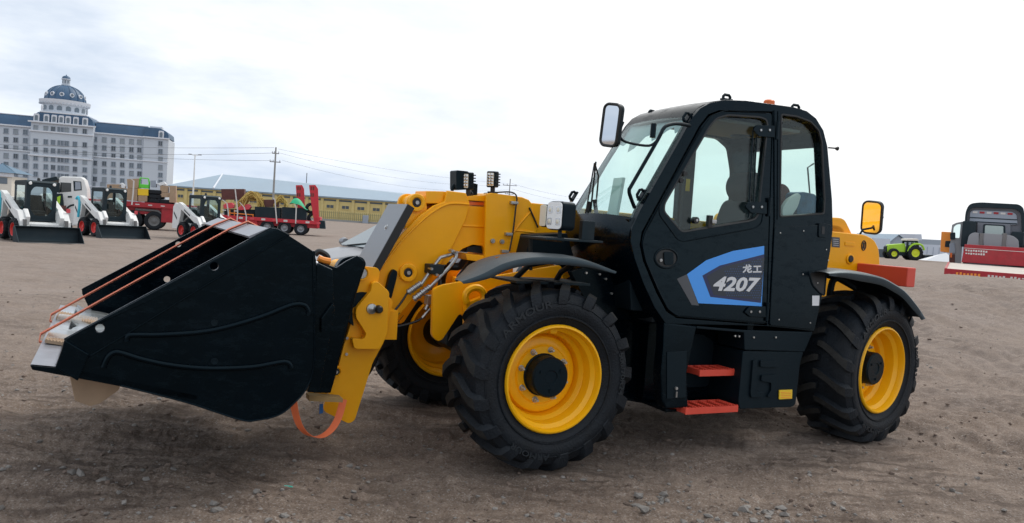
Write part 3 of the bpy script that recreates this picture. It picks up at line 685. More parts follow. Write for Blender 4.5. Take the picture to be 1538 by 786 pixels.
# decal : layers of flat print on the door
L0 = .0055
def dec(px, lay, m, name='decal'): return put(name, cprism(cabp(px), L0 + lay * .0006, L0 + lay * .0006 + .0005), m, dr, smooth=0)
dec([(1016, 419), (1031, 412), (1049, 459), (1038, 458)], 0, 'decalgrey')
dec([(1147, 369.5), (1146, 401), (1143, 460), (1048, 455.5), (1031, 412), (1060, 391), (1100, 377)], 1, 'blue')
dec([(1147, 382), (1142, 455), (1066, 446), (1054, 414), (1080, 399)], 2, 'navy')
dec([(1147, 387), (1142, 451), (1071, 443), (1060, 415), (1086, 400)], 3, 'decaldark')
dm = MB()
for i in range(24):
    for j in range(18):
        u, v = 1088 + i * 3.4 + (j % 2) * 1.7, 386 + j * 3.6
        tt = (u - 1060) / 87
        if v < 386 + (1 - tt) * 30 or v > 441 + tt * 8 or u > 1143: continue
        s_ = 1.15
        q = cabp([(u - s_, v), (u, v + s_), (u + s_, v), (u, v - s_)]); dm.prism(q, L0 + .0030, L0 + .0034, (), cyf)
put('decal_dots', dm, 'decaldot', dr, smooth=0)
def cabtext(body, px, wpx, hpx, m, name, sh=.0, wt=.0, lay=4.5, parent=None):
    tm = textmesh(body, 1.0, .0008, sh, wt)
    xs = [v.co.x for v in tm.vertices]; ys = [v.co.y for v in tm.vertices]; x0, x1, y0, y1 = min(xs), max(xs), min(ys), max(ys)
    cx, cz = cabp([px])[0]; a = cabp([(px[0] + wpx / 2, px[1] + wpx / 2 * .03)])[0]; c_ = cabp([(px[0] - wpx / 2, px[1] - wpx / 2 * .03)])[0]; wd = abs(a[0] - c_[0])
    t_ = cabp([(px[0], px[1] - hpx / 2)])[0]; b_ = cabp([(px[0], px[1] + hpx / 2)])[0]; ht = abs(t_[1] - b_[1]); sl = (a[1] - c_[1]) / (a[0] - c_[0])
    def fn(x, y, z):
        X = cx - ((x - x0) / (x1 - x0) - .5) * wd; Z_ = cz + ((y - y0) / (y1 - y0) - .5) * ht + sl * (X - cx); return (X, CY(Z_) + L0 + lay * .0006 + z, Z_)
    mapmesh(tm, fn); return put(name, tm, m, parent or dr)
cabtext('4207', (1107, 427.5), 74, 25, 'decaldark', 'number_shadow', .25, .055, 4.6)
cabtext('4207', (1106, 427), 71, 22, 'silver', 'number_lettering', .25, .035, 6.2)
# two characters of the maker above the number, drawn as strokes
def strokes(px0, px1, segs, m, name, parent, r=.007):
    b = MB()
    for sg in segs:
        pts = [(px0[0] + (px1[0] - px0[0]) * a, px0[1] + (px1[1] - px0[1]) * c_) for a, c_ in sg]
        for i in range(len(pts) - 1):
            p, q = np.array(pts[i]), np.array(pts[i + 1]); d = (q - p) / np.linalg.norm(q - p); nn = np.array([-d[1], d[0]]) * 1.0; p = p - d * .5; q = q + d * .5
            b.prism(cabp([tuple(p + nn), tuple(q + nn), tuple(q - nn), tuple(p - nn)]), L0 + .0034 + .0002 * i, L0 + .0042 + .0002 * i, (), cyf)
    return put(name, b, m, parent, smooth=0)
strokes((1115, 398), (1127, 409), [[(0, .35), (1, .22)], [(.42, 0), (.40, .4), (.25, .75), (0, 1)], [(.60, .30), (.58, .88), (.72, 1), (1, .95), (1, .80)], [(.95, .45), (.78, .62), (.5, .78)], [(.70, 0), (.85, .12)]], 'silver', 'maker_characters', dr)
strokes((1130, 399.5), (1142, 409), [[(.08, .08), (.92, .06)], [(.5, .08), (.5, .92)], [(0, .95), (1, .92)]], 'silver', 'maker_characters', dr)

# rear quarter: glass, lower side panel, pillar strip
put('quarter_glass', cprism([(x * 1 + 0, z) for x, z in cabp([(1168, 330), (1241, 325), (1238, 214), (1231, 192), (1217, 178), (1196, 170), (1169, 168)])], -.045, -.038), 'glass', cabroot)
seam(qw_px, .010, cabroot, 'window_rubber', 'rubber', -.004, True, .02)
sp = roundpoly(cabp([(1155, 489), (1217, 495), (1232, 440), (1249, 343), (1245, 337), (1162, 342)]), .02, 3)
side = put('side_panel', cprism(sp, -.02, .012), 'black', T, bevel=.006, seg=3)
seam([(1163, 166), (1164, 330), (1156, 487)], .004, cabroot, 'bead', 'black', .006)
seam([(1169, 167), (1168, 330)], .003, cabroot, 'bead', 'black', .004)
x, z = cabp([(1233, 346)])[0]; lk = put('panel_lock', cprism(rrect(x - .045, x + .045, z - .055, z + .055, .015), .012, .022), 'blackmatt', side, bevel=.004)
put('lock_slot', cprism(rrect(x - .015, x + .015, z - .03, z + .03, .006), .0222, .024), 'rubber', lk)
vp = cabp([(1213, 409), (1239, 407), (1236, 444), (1229, 440), (1218, 428)]); vt = put('grip_pocket', cprism(vp, .012, .0145), 'rubber', side)
put('pocket_rim', MB().tube([(x, CY(z) + .014, z) for x, z in roundpoly(vp, .02)], .007, 6, closed=True), 'blackmatt', vt)
put('white_label', cprism(cabp([(1218, 444), (1229, 444), (1228, 459), (1218, 459)]), .0125, .0135), 'white', side)
for p in ((1170, 350), (1205, 347), (1239, 375), (1204, 412), (1242, 391), (1168, 480), (1226, 425), (1215, 485)): disc(p, .006, .010, .017, 'bolt', side, 'screw', 8)
# pillar seam and rear curved glass edge
# grab handle on the rear corner with ball end
x, z = cabp([(1244, 222)])[0]; put('mirror_stub', MB().tube([(x, CY(z), z), (x - .05, CY(z) + .02, z), (x - .08, CY(z) + .02, z)], [.006, .006, .018], 8), 'rubber', cabroot)

# ---- lower body: step recess, front lower panel, storage box
low = put('lower_panel', cprism(cabp([(998, 484), (1047, 490), (1032, 560), (1034, 613), (1000, 614), (994, 600), (993, 560), (997, 520)]), -.10, .0), 'black', T, bevel=.015, seg=3)
put('hatch', cprism(cabp([(1001, 529), (1031, 527), (1029, 597), (1001, 599)]), .0, .006), 'blackmatt', low, bevel=.003)
disc((1014, 583), .012, .004, .02, 'steel', low, 'hatch_lock', 12)
x, z = cabp([(1014, 590)])[0]; put('lock_tab', MB().box(x - .006, x + .006, CY(z) + .008, CY(z) + .02, z - .03, z + .01), 'steel', low)
rec = put('step_recess', MB().box(-1.72, -.99, .50, .78, .36, .99).box(-1.74, -1.68, .5, 1.07, .36, .99).box(-1.74, -.99, .5, 1.06, .34, .36), 'black', T, bevel=.006)
put('recess_panel', MB().prism(roundpoly([(-1.12, .45), (-1.6, .45), (-1.62, .80), (-1.5, .86), (-1.2, .86), (-1.1, .75)], .05), .78, .79), 'blackmatt', rec, bevel=.003)
up = put('upper_skirt', cprism(cabp([(1047, 490), (1118, 496), (1222, 499), (1209, 529), (1119, 526), (1118, 500), (1047, 494)]), -.30, -.004), 'blackmatt', T, bevel=.008)
for p in ((1132, 507), (1165, 507), (1104, 505), (1110, 505.5)): disc(p, .008, -.006, .006, 'bolt', up, 'screw', 8)
boxp = roundpoly(cabp([(1117, 528), (1208, 529), (1203, 545), (1196, 608), (1190, 612), (1112, 615), (1110, 605)]), .02)
sb = put('storage_box', cprism(boxp, -.55, -.006), 'blackmatt', T, bevel=.012, seg=3)
# letters raised on the box cover
def rel(pts, d=.010): return cprism(roundpoly(cabp(pts), .012), -.008, d)
lb = MB()
for pts in ([(1130, 541), (1136, 541), (1133, 588), (1145, 589), (1144, 597), (1127, 597), (1126, 590)],
            [(1141, 541), (1164, 542), (1168, 546), (1167, 552), (1141, 551)],
            [(1143, 563), (1167, 563), (1165, 588), (1158, 597), (1151, 596), (1157, 586), (1157, 575), (1142, 572)]): rel_ = rel(pts); lb.add(rel_.v, rel_.f)
put('raised_emblem', lb, 'blackmatt', sb, bevel=.005)
yr = put('yellow_reflector', cprism(rrect(*(lambda a, b_: (b_[0], a[0], b_[1], a[1]))(cabp([(1170, 586)])[0], cabp([(1189, 599)])[0]), .004), -.004, .006), 'sticker', sb, bevel=.003)
for k in range(3):
    a = cabp([(1172, 589 + 3.6 * k)])[0]; b_ = cabp([(1187, 590 + 3.6 * k)])[0]; put('reflector_bar', MB().prism([(a[0], a[1]), (b_[0], b_[1] + .0), (b_[0], b_[1] - .006), (a[0], a[1] - .006)], .006, .0075, (), cyf), 'stickero', yr)
# red steps
def step(u0, u1, v, yo, dep, name='step'):
    a = F.Y(u0, v, yo); c_ = F.Y(u1, v, yo); b = MB(); z = (a[2] + c_[2]) / 2; x0, x1 = c_[0], a[0]
    b.box(x0, x1, yo - .012, yo, z - .035, z + .012); b.box(x0, x1, yo - dep, yo - dep + .012, z - .03, z + .012); b.box(x0, x0 + .012, yo - dep + .012, yo - .012, z - .03, z + .014); b.box(x1 - .012, x1, yo - dep + .012, yo - .012, z - .03, z + .014)
    s_ = put(name, b, 'red', T, bevel=.004)
    nb = 6
    for i in range(nb):
        x = x0 + .03 + (x1 - x0 - .06) * i / (nb - 1); t = MB(); t.box(x - .008, x + .008, yo - dep + .012, yo - .012, z - .012, z + .006)
        for j in range(9): y = yo - dep + .02 + (dep - .04) * j / 8; t.box(x - .009, x + .009, y - .004, y + .004, z + .006, z + .014)
        put('tread_bar', t, 'red', s_)
    for i in range(18):
        x = x0 + .01 + (x1 - x0 - .02) * i / 17; s2 = MB().box(x - .004, x + .004, yo - .012, yo, z + .012, z + .019)
        if i == 0: teeth = MB()
        teeth.add(s2.v, s2.f)
    put('serrated_edge', teeth, 'red', s_)
    return s_
step(1030, 1109, 614, 1.16, .22); step(1051, 1118, 558, 1.04, .20)

# ---- beacon, lifting eyes
def eye(loc, parent, rz=0, name='tie_eye', s=1.0):
    b = MB(); b.box(-.045 * s, .045 * s, -.02, .02, 0, .012); p = [(-.032 * s, 0, 0), (-.032 * s, 0, .028 * s), (-.020 * s, 0, .040 * s), (.020 * s, 0, .040 * s), (.032 * s, 0, .028 * s), (.032 * s, 0, 0)]; b.tube(p, .011 * s, 8)
    return put(name, b, 'blackmatt', parent, loc=loc, rot=(0, 0, rz) if not isinstance(rz, tuple) else rz)
x, z = cabp([(1098, 150)])[0]; eye((x, CY(z) - .05, z + .0), cabroot)
x, z = cabp([(1202, 164)])[0]; eye((x, CY(z) - .05, z - .005), cabroot, -.1)
p = F.Y(976, 171, .24); eye((p[0] - .02, .24, p[2] - .015), cabroot, .2)
x, z = cabp([(1044, 176)])[0]; eye((x + .015, CY(z) - .06, z - .01), cabroot, (0, rad(55), 0))
x, z = cabp([(975, 290)])[0]; eye((x + .02, CY(z) - .05, z - .02), cabroot, (0, rad(60), 0))
p = F.Y(858, 296, .22); eye((p[0] - .03, .22, p[2]), cabroot, (0, rad(60), 0))
p = F.Y(1155, 158, .62); bc = put('beacon', MB().lathe([(0, 0), (.055, 0), (.055, .02), (.045, .022), (.045, .075), (.035, .085), (0, .085)], 20, (p[0], .62, p[2] - .045), 'z'), 'orange', cabroot)

# ---- left mirror on its bracket
ms = F.Y(917, 188, 1.16)
def mirror(center, w_, h_, yaw, pitch, name='mirror', roll=0.0):
    """mirror head : local +X is the direction the glass faces"""
    b = MB(); prof = rrect(-w_ / 2, w_ / 2, -h_ / 2, h_ / 2, min(w_, h_) * .28, 5)
    b.prismx([(y, z) for y, z in prof], -.045, 0)
    o = put(name, b, 'blackmatt', T, bevel=.014, seg=3, loc=tuple(center), rot=(roll, pitch, yaw))
    g = MB(); g.prismx([(y * .88, z * .93) for y, z in prof], .0005, .003); put('mirror_glass', g, 'chrome', o)
    put('mirror_rim', MB().tube([(.003, y * .93, z * .96) for y, z in prof], .010, 6, closed=True), 'rubber', o)
    put('mirror_joint', MB().tube([(-.04, 0, .0), (-.085, 0, 0)], .022, 10), 'rubber', o)
    return o
ml = mirror(ms, .140, .28, rad(20), rad(4), roll=rad(-7))
# bracket: tube down from the roof edge, round to the mirror
def Mp(u, v, y): return tuple(map(float, F.Y(u, v, y)))
br = MB(); br.tube(spline([Mp(1036, 189, 1.0), Mp(1018, 186, 1.04), Mp(1004, 188, 1.07), Mp(996, 194, 1.08), Mp(988, 210, 1.09), Mp(950, 276, 1.10), Mp(945, 286, 1.10), Mp(947, 296, 1.09), Mp(953, 312, 1.05)], 4), .013, 8)
put('mirror_bracket', br, 'blackmatt', T)
br = MB(); br.tube(spline([Mp(986, 212, 1.09), Mp(975, 219, 1.10), Mp(950, 216, 1.13), Mp(934, 210, 1.15), Mp(931, 198, 1.14), Mp(936, 184, 1.12)], 4), .009, 8); br.tube([Mp(982, 186, 1.08), Mp(980, 207, 1.08)], .02, 8)
put('mirror_arm', br, 'blackmatt', T)
# ---- wipers
wp = MB()
for (a, c_, d) in (((886, 328), (893, 262), (895, 243)), ((893, 332), (899, 265), (893, 245))): wp.tube([Mp(*a, .42), Mp(*c_, .44), Mp(*d, .45)], .007, 6)
wp.tube([Mp(878, 330, .42), Mp(893, 245, .44)], .006, 6); wp.tube([Mp(886, 335, .40), Mp(897, 330, .45), Mp(893, 300, .45)], .017, 8); wp.tube([Mp(880, 330, .40), Mp(886, 303, .42)], .015, 8)
wp.box(*(lambda p: (p[0] - .05, p[0] + .02, .38, .52, p[2] - .05, p[2] + .02))(Mp(890, 332, .42)))
put('wiper', wp, 'rubber', cabroot)

# ---- front headlights and their bracket
def lamp(center, w_, h_, dep, yaw, parent, name='headlight', leds=((-.25, .25), (.25, .25), (-.25, -.25), (.25, -.25)), lm='lens', pitch=0):
    prof = roundpoly([(-w_ / 2, -h_ / 2), (w_ / 2, -h_ / 2), (w_ / 2, h_ / 2), (-w_ / 2, h_ / 2)], w_ * .22)
    o = put(name, MB().prismx(prof, -dep, -.004), 'blackmatt', parent, bevel=.015, seg=2, loc=tuple(center), rot=(0, pitch, yaw))
    put('lamp_lens', MB().prismx([(y * .90, z * .93) for y, z in prof], -.002, .006), lm, o, bevel=.004)
    for a, c_ in leds: rf_ = put('lamp_module', MB().prismx(roundpoly([(a * w_ - .022, c_ * h_ * .8 - .024), (a * w_ + .022, c_ * h_ * .8 - .024), (a * w_ + .022, c_ * h_ * .8 + .024), (a * w_ - .022, c_ * h_ * .8 + .024)], .008), .006, .008), 'reflector', o); put('lamp_reflector', MB().lathe([(0, .0095), (.013, .009), (.016, .008)], 12, (0, a * w_, c_ * h_ * .8), 'x'), 'led', o)
    return o
hc = F.Y(833, 324, .90); lamp(hc, .165, .195, .12, rad(12), T)
hc2 = F.Y(816, 324, .50); lamp(hc2, .075, .165, .06, rad(12), T, leds=(), lm='led')
hb_ = MB(); hb_.box(hc[0] - .35, hc[0] + .10, .60, .98, hc[2] - .165, hc[2] - .15); hb_.box(hc[0] - .30, hc[0] - .20, .90, .94, hc[2] - .15, hc[2] - .02); hb_.tube([(hc[0] - .05, .9, hc[2] - .15), (hc[0] - .05, .9, hc[2] - .08)], .015, 8); hb_.tube([(hc[0] - .10, .42, hc[2] - .40), (hc[0] - .06, .46, hc[2] - .165), (hc[0] - .05, .6, hc[2] - .16), (hc[0] - .05, .95, hc[2] - .16)], .016, 8)
put('headlight_bracket', hb_, 'blackframe', T, bevel=.003)

put('deck_plate', MB().prism(F.P([(792, 352), (846, 350), (856, 384), (784, 384)], .30), .16, .36), 'blackmatt', T, bevel=.01)
# ---- fenders
def fender(px, y0, y1, name, drop=.03):
    path = spline(F.P(px, y1), 5)
    b = MB(); n = len(path); vs = []; fs = []
    prof = [(0.0, -drop), (0.0, -.006), (.03, .012), (.25, .022), (.5, .026), (.75, .022), (.97, .008), (1, -.006), (1, -drop)]
    def taper(i): t = i / (n - 1); return min(1, .30 + 3.2 * min(t, 1 - t))
    for i, (x, z) in enumerate(path):
        a = path[max(i - 1, 0)]; c_ = path[min(i + 1, n - 1)]; d = (c_[0] - a[0], c_[1] - a[1]); l = math.hypot(*d); nx_, nz_ = (d[1] / l, -d[0] / l)
        if nz_ < 0: nx_, nz_ = -nx_, -nz_
        tp = taper(i)
        for t, o in prof:
            yy = y1 - (y1 - y0) * (1 - t) * (1 if t > .5 else 1)
            vs.append((x + nx_ * o, y1 - (y1 - y0) * (1 - t) * min(1, tp + .0) if t < 1 else y1, z + nz_ * o * tp))
        for t, o in reversed(prof): vs.append((x + nx_ * (o - .008), y1 - .004 - (y1 - y0 - .008) * (1 - t) * tp, z + nz_ * (o - .008) * tp))
    m = len(prof) * 2
    for i in range(n - 1):
        for k in range(m): fs.append((i * m + k, i * m + (k + 1) % m, (i + 1) * m + (k + 1) % m, (i + 1) * m + k))
    fs += [tuple(range(m)), tuple((n - 1) * m + k for k in range(m))]
    b.add(vs, fs); return put(name, b, 'fender', T, smooth=40)
ff = fender([(694, 424), (727, 413), (761, 397), (800, 389), (843, 389), (882, 394), (926, 409)], .84, 1.20, 'front_fender')
p = F.Y(765, 388, 1.02); put('fender_label', MB().add([Mp(752, 391.5, 1.02), Mp(743, 386.5, 1.05), Mp(762, 384, 1.0), Mp(769, 388, .98)], [(0, 1, 2, 3)]), 'stickero', ff)
fender([(1245, 411), (1278, 410), (1322, 417), (1345, 428), (1362, 440), (1380, 462), (1390, 479)], .74, 1.22, 'rear_fender', .05)
ffar = MB(); ffar.v = []; 
far = clone(ff, T); far.location = (0, -1.94, 0)
fb_ = MB(); fb_.tube([(.05, .55, 1.20), (.05, .80, 1.34), (.0, 1.1, 1.395)], .02, 8); fb_.tube([(-.25, .55, 1.12), (-.2, .80, 1.30), (-.15, 1.1, 1.39)], .02, 8); fb_.box(-.35, .22, .55, .95, 1.22, 1.235)
put('fender_bracket', fb_, 'blackframe', T)
fb_ = MB(); fb_.tube(spline([Mp(1245, 455, .75), Mp(1250, 424, .78), Mp(1262, 419, .8), Mp(1285, 433, .85)], 5), .028, 8); put('fender_bracket', fb_, 'blackframe', T)

# ---- chassis
ch = MB(); ch.box(-3.6, .22, -.42, -.18, .62, 1.0).box(-3.6, .22, .14, .40, .62, 1.0).box(-2.9, -.4, -.18, .14, .66, .8)
chs = put('chassis_frame', ch, 'blackframe', T, bevel=.02)
for x in (0, -3.034):
    ax = MB(); ax.tube([(x, -.82, .62), (x, -.45, .62), (x, -.25, .62), (x, 0, .62), (x, .25, .62), (x, .45, .62), (x, .82, .62)], [.10, .11, .12, .21, .12, .11, .10], 20); put('axle', ax, 'blackframe', T)
put('engine_cover', MB().prism(roundpoly([(-.75, .65), (-.75, 1.15), (-.9, 1.35), (-2.3, 1.42), (-2.5, 1.3), (-2.5, .65)], .08), -1.05, -.42), 'black', T, bevel=.03)
# belly: dark panel seen between the front wheel and cab
put('inner_side_panel', MB().prism(F.P([(860, 420), (950, 380), (1003, 490), (998, 612), (925, 600), (905, 500)], .70), .60, .68), 'black', T, bevel=.01)
for p in ((912, 390), (919, 392), (922, 399), (932, 394), (936, 401), (880, 410), (900, 412), (909, 419), (918, 441), (938, 448), (953, 466)):
    q = F.Y(*p, .76); put('rivet', MB().cyl((q[0], .755, q[2]), (q[0], .772, q[2]), .008, 8), 'bolt', T)
q = F.Y(944, 394, .80); put('grease_plug', MB().cyl((q[0], .74, q[2]), (q[0], .80, q[2]), .015, 12), 'sticker', T)
put('side_plate', MB().prism(F.P([(858, 408), (958, 382), (952, 362), (985, 480), (925, 480), (880, 452)], .76), .70, .755), 'black', T, bevel=.006)
# yellow front frame: cheek plates that carry the axle
frp = [(650, 434), (664, 428), (771, 410), (842, 398), (846, 420), (836, 470), (722, 500), (690, 470), (664, 510), (657, 513), (648, 505)]
put('front_frame', MB().prism(roundpoly(F.P(frp, .42), .03), .39, .43).prism(roundpoly(F.P(frp, .42), .03), -.46, -.42), 'yellow', T, bevel=.006)
put('frame_crossmember', MB().box(-.15, .12, -.42, .39, .95, 1.15), 'yellow', T, bevel=.02)
eb = MB(); e0 = F.Y(714, 446, .50); eb.tube([(e0[0] + .065 * cos(a) * (1.2 if cos(a) > 0 else 1), .50, e0[2] + .065 * sin(a)) for a in np.linspace(rad(-40), rad(220), 14)], .026, 8)
put('tie_down_loop', eb, 'yellow', T)
orr = MB(); orr.prism(F.P([(700, 455), (735, 443), (790, 425), (860, 430), (870, 460), (700, 500)], .5), .43, .5); put('axle_bracket', orr, 'yellow', T, bevel=.01)

# ---- boom
BY = .14
by = lambda pts: F.P(pts, BY)
BW = -.16
g = [(672, 304), (664, 312), (640, 326), (611, 352), (585, 381), (560, 412), (545, 440), (547, 470), (560, 497), (575, 508), (589, 480), (640, 428), (697, 362), (708, 318), (705, 305), (700, 291), (670, 287), (667, 303)]
bm_ = MB(); gp = by([(672, 286.5), (700, 290), (706, 307), (700, 330), (680, 370), (655, 408), (628, 440), (603, 470), (585, 494), (572, 510), (560, 500), (548, 470), (545, 440), (553, 418), (576, 388), (603, 352), (630, 325), (652, 309), (668, 303)])
bm_.prism(gp, BY - .035, BY).prism(gp, BW, BW + .035)
boom = put('boom_head', bm_, 'yellow', T, bevel=.008, seg=3)
# curved front skin closes the box, set in from the plates
skin = by([(672, 307), (652, 313), (632, 330), (605, 357), (578, 392), (556, 420), (548, 445)])
put('head_skin', loft(spline(skin, 4), lambda z: BW + .035, lambda z: BY - .035, .015, ny=1), 'yellow', boom)
skin = by([(704, 308), (698, 330), (678, 370), (653, 406), (626, 438), (600, 468)])
put('head_skin', loft(spline(skin, 4), lambda z: BW + .035, lambda z: BY - .035, .015, ny=1), 'yellow', boom)
tp = by([(642, 288), (672, 288), (700, 292), (705, 307), (672, 303), (642, 304)])
put('head_cap', MB().prism(by([(643, 287), (671, 287.5), (669, 306), (641, 306)]), BW + .02, BY - .038), 'yellow', boom, bevel=.008)
put('head_top', MB().prism(by([(668, 287.5), (699, 291), (704, 306), (672, 302)]), BW + .036, BY - .036), 'yellow', boom, bevel=.004)
# bead welded along the front edge
bd = [(x, BY + .004, z) for x, z in spline(by([(704, 307), (676, 306), (655, 315), (634, 331), (607, 358), (580, 392), (560, 420)]), 4)]
put('edge_bead', MB().tube(bd, .008, 6), 'yellow', boom)
def boss(u, v, y, R_, r_, d, parent, m='yellow', pin='rubber', name='pivot_boss'):
    x, _, z = F.Y(u, v, y); o = put(name, MB().lathe([(r_, -.01), (R_, -.01), (R_, d), (R_ * .92, d + .004), (r_ * 1.25, d + .004), (r_, d - .004)], 28, (x, y, z), closed=True), m, parent)
    pn = put('pivot_pin', MB().cyl((x, y - .02, z), (x, y + d - .004, z), r_, 20), pin, o, bevel=.003); put('pin_bolt', MB().cyl((x, y + d - .004, z), (x, y + d + .010, z), r_ * .42, 10), 'steel', o)
    return o
boss(612, 409.5, BY, .066, .033, .022, boom)
# bell crank link ahead of the head with rounded top
lk_ = MB(); pl = spline(F.P([(608, 345), (609, 315), (613, 297), (624, 291), (637, 295), (641, 308), (640, 322), (625, 345), (600, 380), (590, 372)], .10), 3, closed=True)
lk_.prism(pl, .06, .10).prism(pl, -.12, -.08); lnk = put('tilt_link', lk_, 'yellow', boom, bevel=.008, seg=3)
boss(625, 304.5, .10, .065, .034, .02, lnk)
put('link_spacer', MB().cyl((F.Y(625, 304.5, .1)[0], -.08, F.Y(625, 304.5, .1)[2]), (F.Y(625, 304.5, .1)[0], .06, F.Y(625, 304.5, .1)[2]), .05, 16), 'yellow', lnk)
# grey guard plate
a0 = Mp(614, 308, .24); a1 = Mp(561, 404, .24)
dirv = Vector(a1) - Vector(a0); nn = Vector((dirv.z, 0, -dirv.x)).normalized()
if nn.x < 0: nn = -nn
w0 = -.20
v8 = [Vector(a0), Vector(a1), Vector((a1[0], w0, a1[2])), Vector((a0[0], w0, a0[2]))]
gp_ = put('guard_plate', MB().hexa([tuple(p) for p in v8] + [tuple(p + nn * .012) for p in v8]), 'greyplate', T, bevel=.003)
ed = MB(); e_ = Vector((0, .014, 0)); ed.hexa([tuple(v8[0] - nn * .012), tuple(v8[1] - nn * .012), tuple(v8[1] - nn * .045 + e_), tuple(v8[0] - nn * .045 + e_), tuple(v8[0] + nn * .013), tuple(v8[1] + nn * .013), tuple(v8[1] + nn * .013 + e_), tuple(v8[0] + nn * .013 + e_)]); put('plate_edge', ed, 'rubber', gp_, bevel=.002)
c_ = (v8[0] * .62 + v8[1] * .38); cc = Vector((c_.x, .06, c_.z)); put('plate_bolt', MB().cyl(tuple(cc + nn * .01), tuple(cc + nn * .022), .014, 6).cyl(tuple(cc + nn * .01), tuple(cc + nn * .014), .022, 14), 'bolt', gp_)
# telescoping sections
inner = by([(700, 309), (733, 311), (733, 389), (727, 370), (712, 368), (697, 374), (684, 385), (672, 398), (650, 400)])
ib = MB(); ib.prism(inner, BW + .03, BY - .02); inn = put('inner_boom', ib, 'yellow', T, bevel=.008)
ins = by([(736, 341), (692, 339)]); put('section_rib', MB().tube([(x, BY - .02, z) for x, z in ins], .009, 6), 'yellow', inn)
put('wear_pad', MB().prism(by([(702, 303), (731, 304), (731, 309), (703, 308)]), BW + .05, BY - .03), 'orange', inn)
put('top_lip', MB().prism(by([(704, 295), (731, 293), (731, 303), (703, 301)]), BW, BY - .01), 'yellow', inn, bevel=.004)
ocx = by([(729, 293), (735, 290.5), (780, 296), (790, 300), (795, 306), (796, 318), (803, 345), (795, 372), (785, 384), (757, 388), (729, 389)])
ob = MB(); ob.prism(ocx, -.21, .19); outb = put('outer_boom', ob, 'yellow', T, bevel=.012, seg=3)
put('collar_plate', MB().prism(F.P([(730, 291.5), (737, 290), (776, 295), (764, 388), (730, 391), (727, 389), (729, 300)], .20), .19, .215), 'yellow', outb, bevel=.006)
lowb = F.P([(699, 381), (728, 384), (729, 394), (702, 391)], .20); put('collar_foot', MB().prism(lowb, -.2, .20), 'yellow', outb, bevel=.006)
put('boom_slot', MB().prism(F.P([(704, 372), (725, 369), (727, 381), (703, 379)], .13), -.1, .10), 'blackframe', outb)
for p in ((739, 362), (753, 363)): q = F.Y(*p, .215); put('plate_bolt', MB().cyl((q[0], .21, q[2]), (q[0], .235, q[2]), .017, 14).cyl((q[0], .235, q[2]), (q[0], .243, q[2]), .010, 6), 'steel', outb)
hs = MB(); hs.tube(spline([Mp(727, 291, .05), Mp(750, 289, .15), Mp(768, 289, .20), Mp(776, 296, .235), Mp(774, 318, .24), Mp(770, 352, .24), Mp(765, 378, .24)], 5), .006, 6); put('hose', hs, 'rubber', outb)
for p in ((772, 305), (764, 352), (758, 378)): q = F.Y(*p, .23); put('hose_clip', MB().box(q[0] - .03, q[0] + .03, .21, .245, q[2] - .01, q[2] + .012), 'steel', outb, bevel=.003)
hs = MB(); hs.tube([Mp(795, 312, .2), Mp(803, 330, .2), Mp(808, 342, .2)], .007, 6); put('hose', hs, 'rubber', outb)
put('section_rib', MB().tube([Mp(797, 318, .192), Mp(782, 335, .192), Mp(771, 350, .192)], .008, 6).tube([Mp(772, 346, .192), Mp(802, 349, .192)], .007, 6), 'yellow', outb)
# main boom tube running back over the chassis to the rear pivot
p0 = F.Y(795, 306, BY); mainb = MB(); mainb.prism([(p0[0] + .05, 1.78), (-.9, 1.765), (-3.3, 1.72), (-3.45, 1.62), (-3.45, 1.40), (-3.3, 1.35), (-.9, 1.42), (p0[0] + .05, 1.44)], -.19, .165); put('main_boom', mainb, 'yellow', T, bevel=.015)
put('boom_pivot', MB().prism(roundpoly([(-2.6, 1.5), (-2.7, 1.86), (-3.6, 1.88), (-3.75, 1.7), (-3.75, 1.3), (-2.6, 1.3)], .06), -.6, .19), 'yellow', T, bevel=.02)
# lift cylinder
lc = MB(); lc.cyl((-1.3, 0, .95), (-.35, 0, 1.32), .075, 20); lc.cyl((-.35, 0, 1.32), (-.12, 0, 1.42), .04, 16); put('lift_cylinder', lc, 'yellow', T)
# work lights on top of the boom
q = F.Y(689, 287, -.02); wl = put('work_light', MB().prism(roundpoly(F.P([(680, 256), (699, 258), (701, 285), (680, 286)], -.02), .015), -.08, .05), 'blackmatt', T, bevel=.01)
def worklight(u, v, y, w_, h_, yaw):
    q = F.Y(u, v, y); o = put('work_light', MB().prismx(roundpoly([(-w_ / 2, -h_ / 2), (w_ / 2, -h_ / 2), (w_ / 2, h_ / 2), (-w_ / 2, h_ / 2)], .012), -.05, 0), 'blackmatt', T, bevel=.006, loc=tuple(q), rot=(0, rad(3), yaw))
    for k in range(5): put('cooling_fin', MB().box(-.075, -.045, -w_ / 2 + .005, w_ / 2 - .005, -h_ / 2 + .02 + k * (h_ - .04) / 4 - .004, -h_ / 2 + .02 + k * (h_ - .04) / 4 + .004), 'blackmatt', o)
    put('lamp_lens', MB().prismx(roundpoly([(-w_ * .38, -h_ * .40), (w_ * .38, -h_ * .40), (w_ * .38, h_ * .40), (-w_ * .38, h_ * .40)], .006), .001, .006), 'led', o)
    for k in range(2):
        for j in range(4): put('led', MB().lathe([(0, .011), (.010, .009), (.013, .006)], 8, (0, (k - .5) * w_ * .36, (j - 1.5) * h_ * .18), 'x'), 'reflector', o)
    st2 = MB(); st2.tube([(-.03, 0, -h_ / 2), (-.03, 0, -h_ / 2 - .05)], .018, 8); st2.box(-.055, -.005, -.03, .03, -h_ / 2 - .075, -h_ / 2 - .03); put('lamp_foot', st2, 'rubber', o)
    return o
worklight(699.5, 272, .06, .075, .13, rad(22)); worklight(737, 269.5, .10, .080, .122, rad(28))
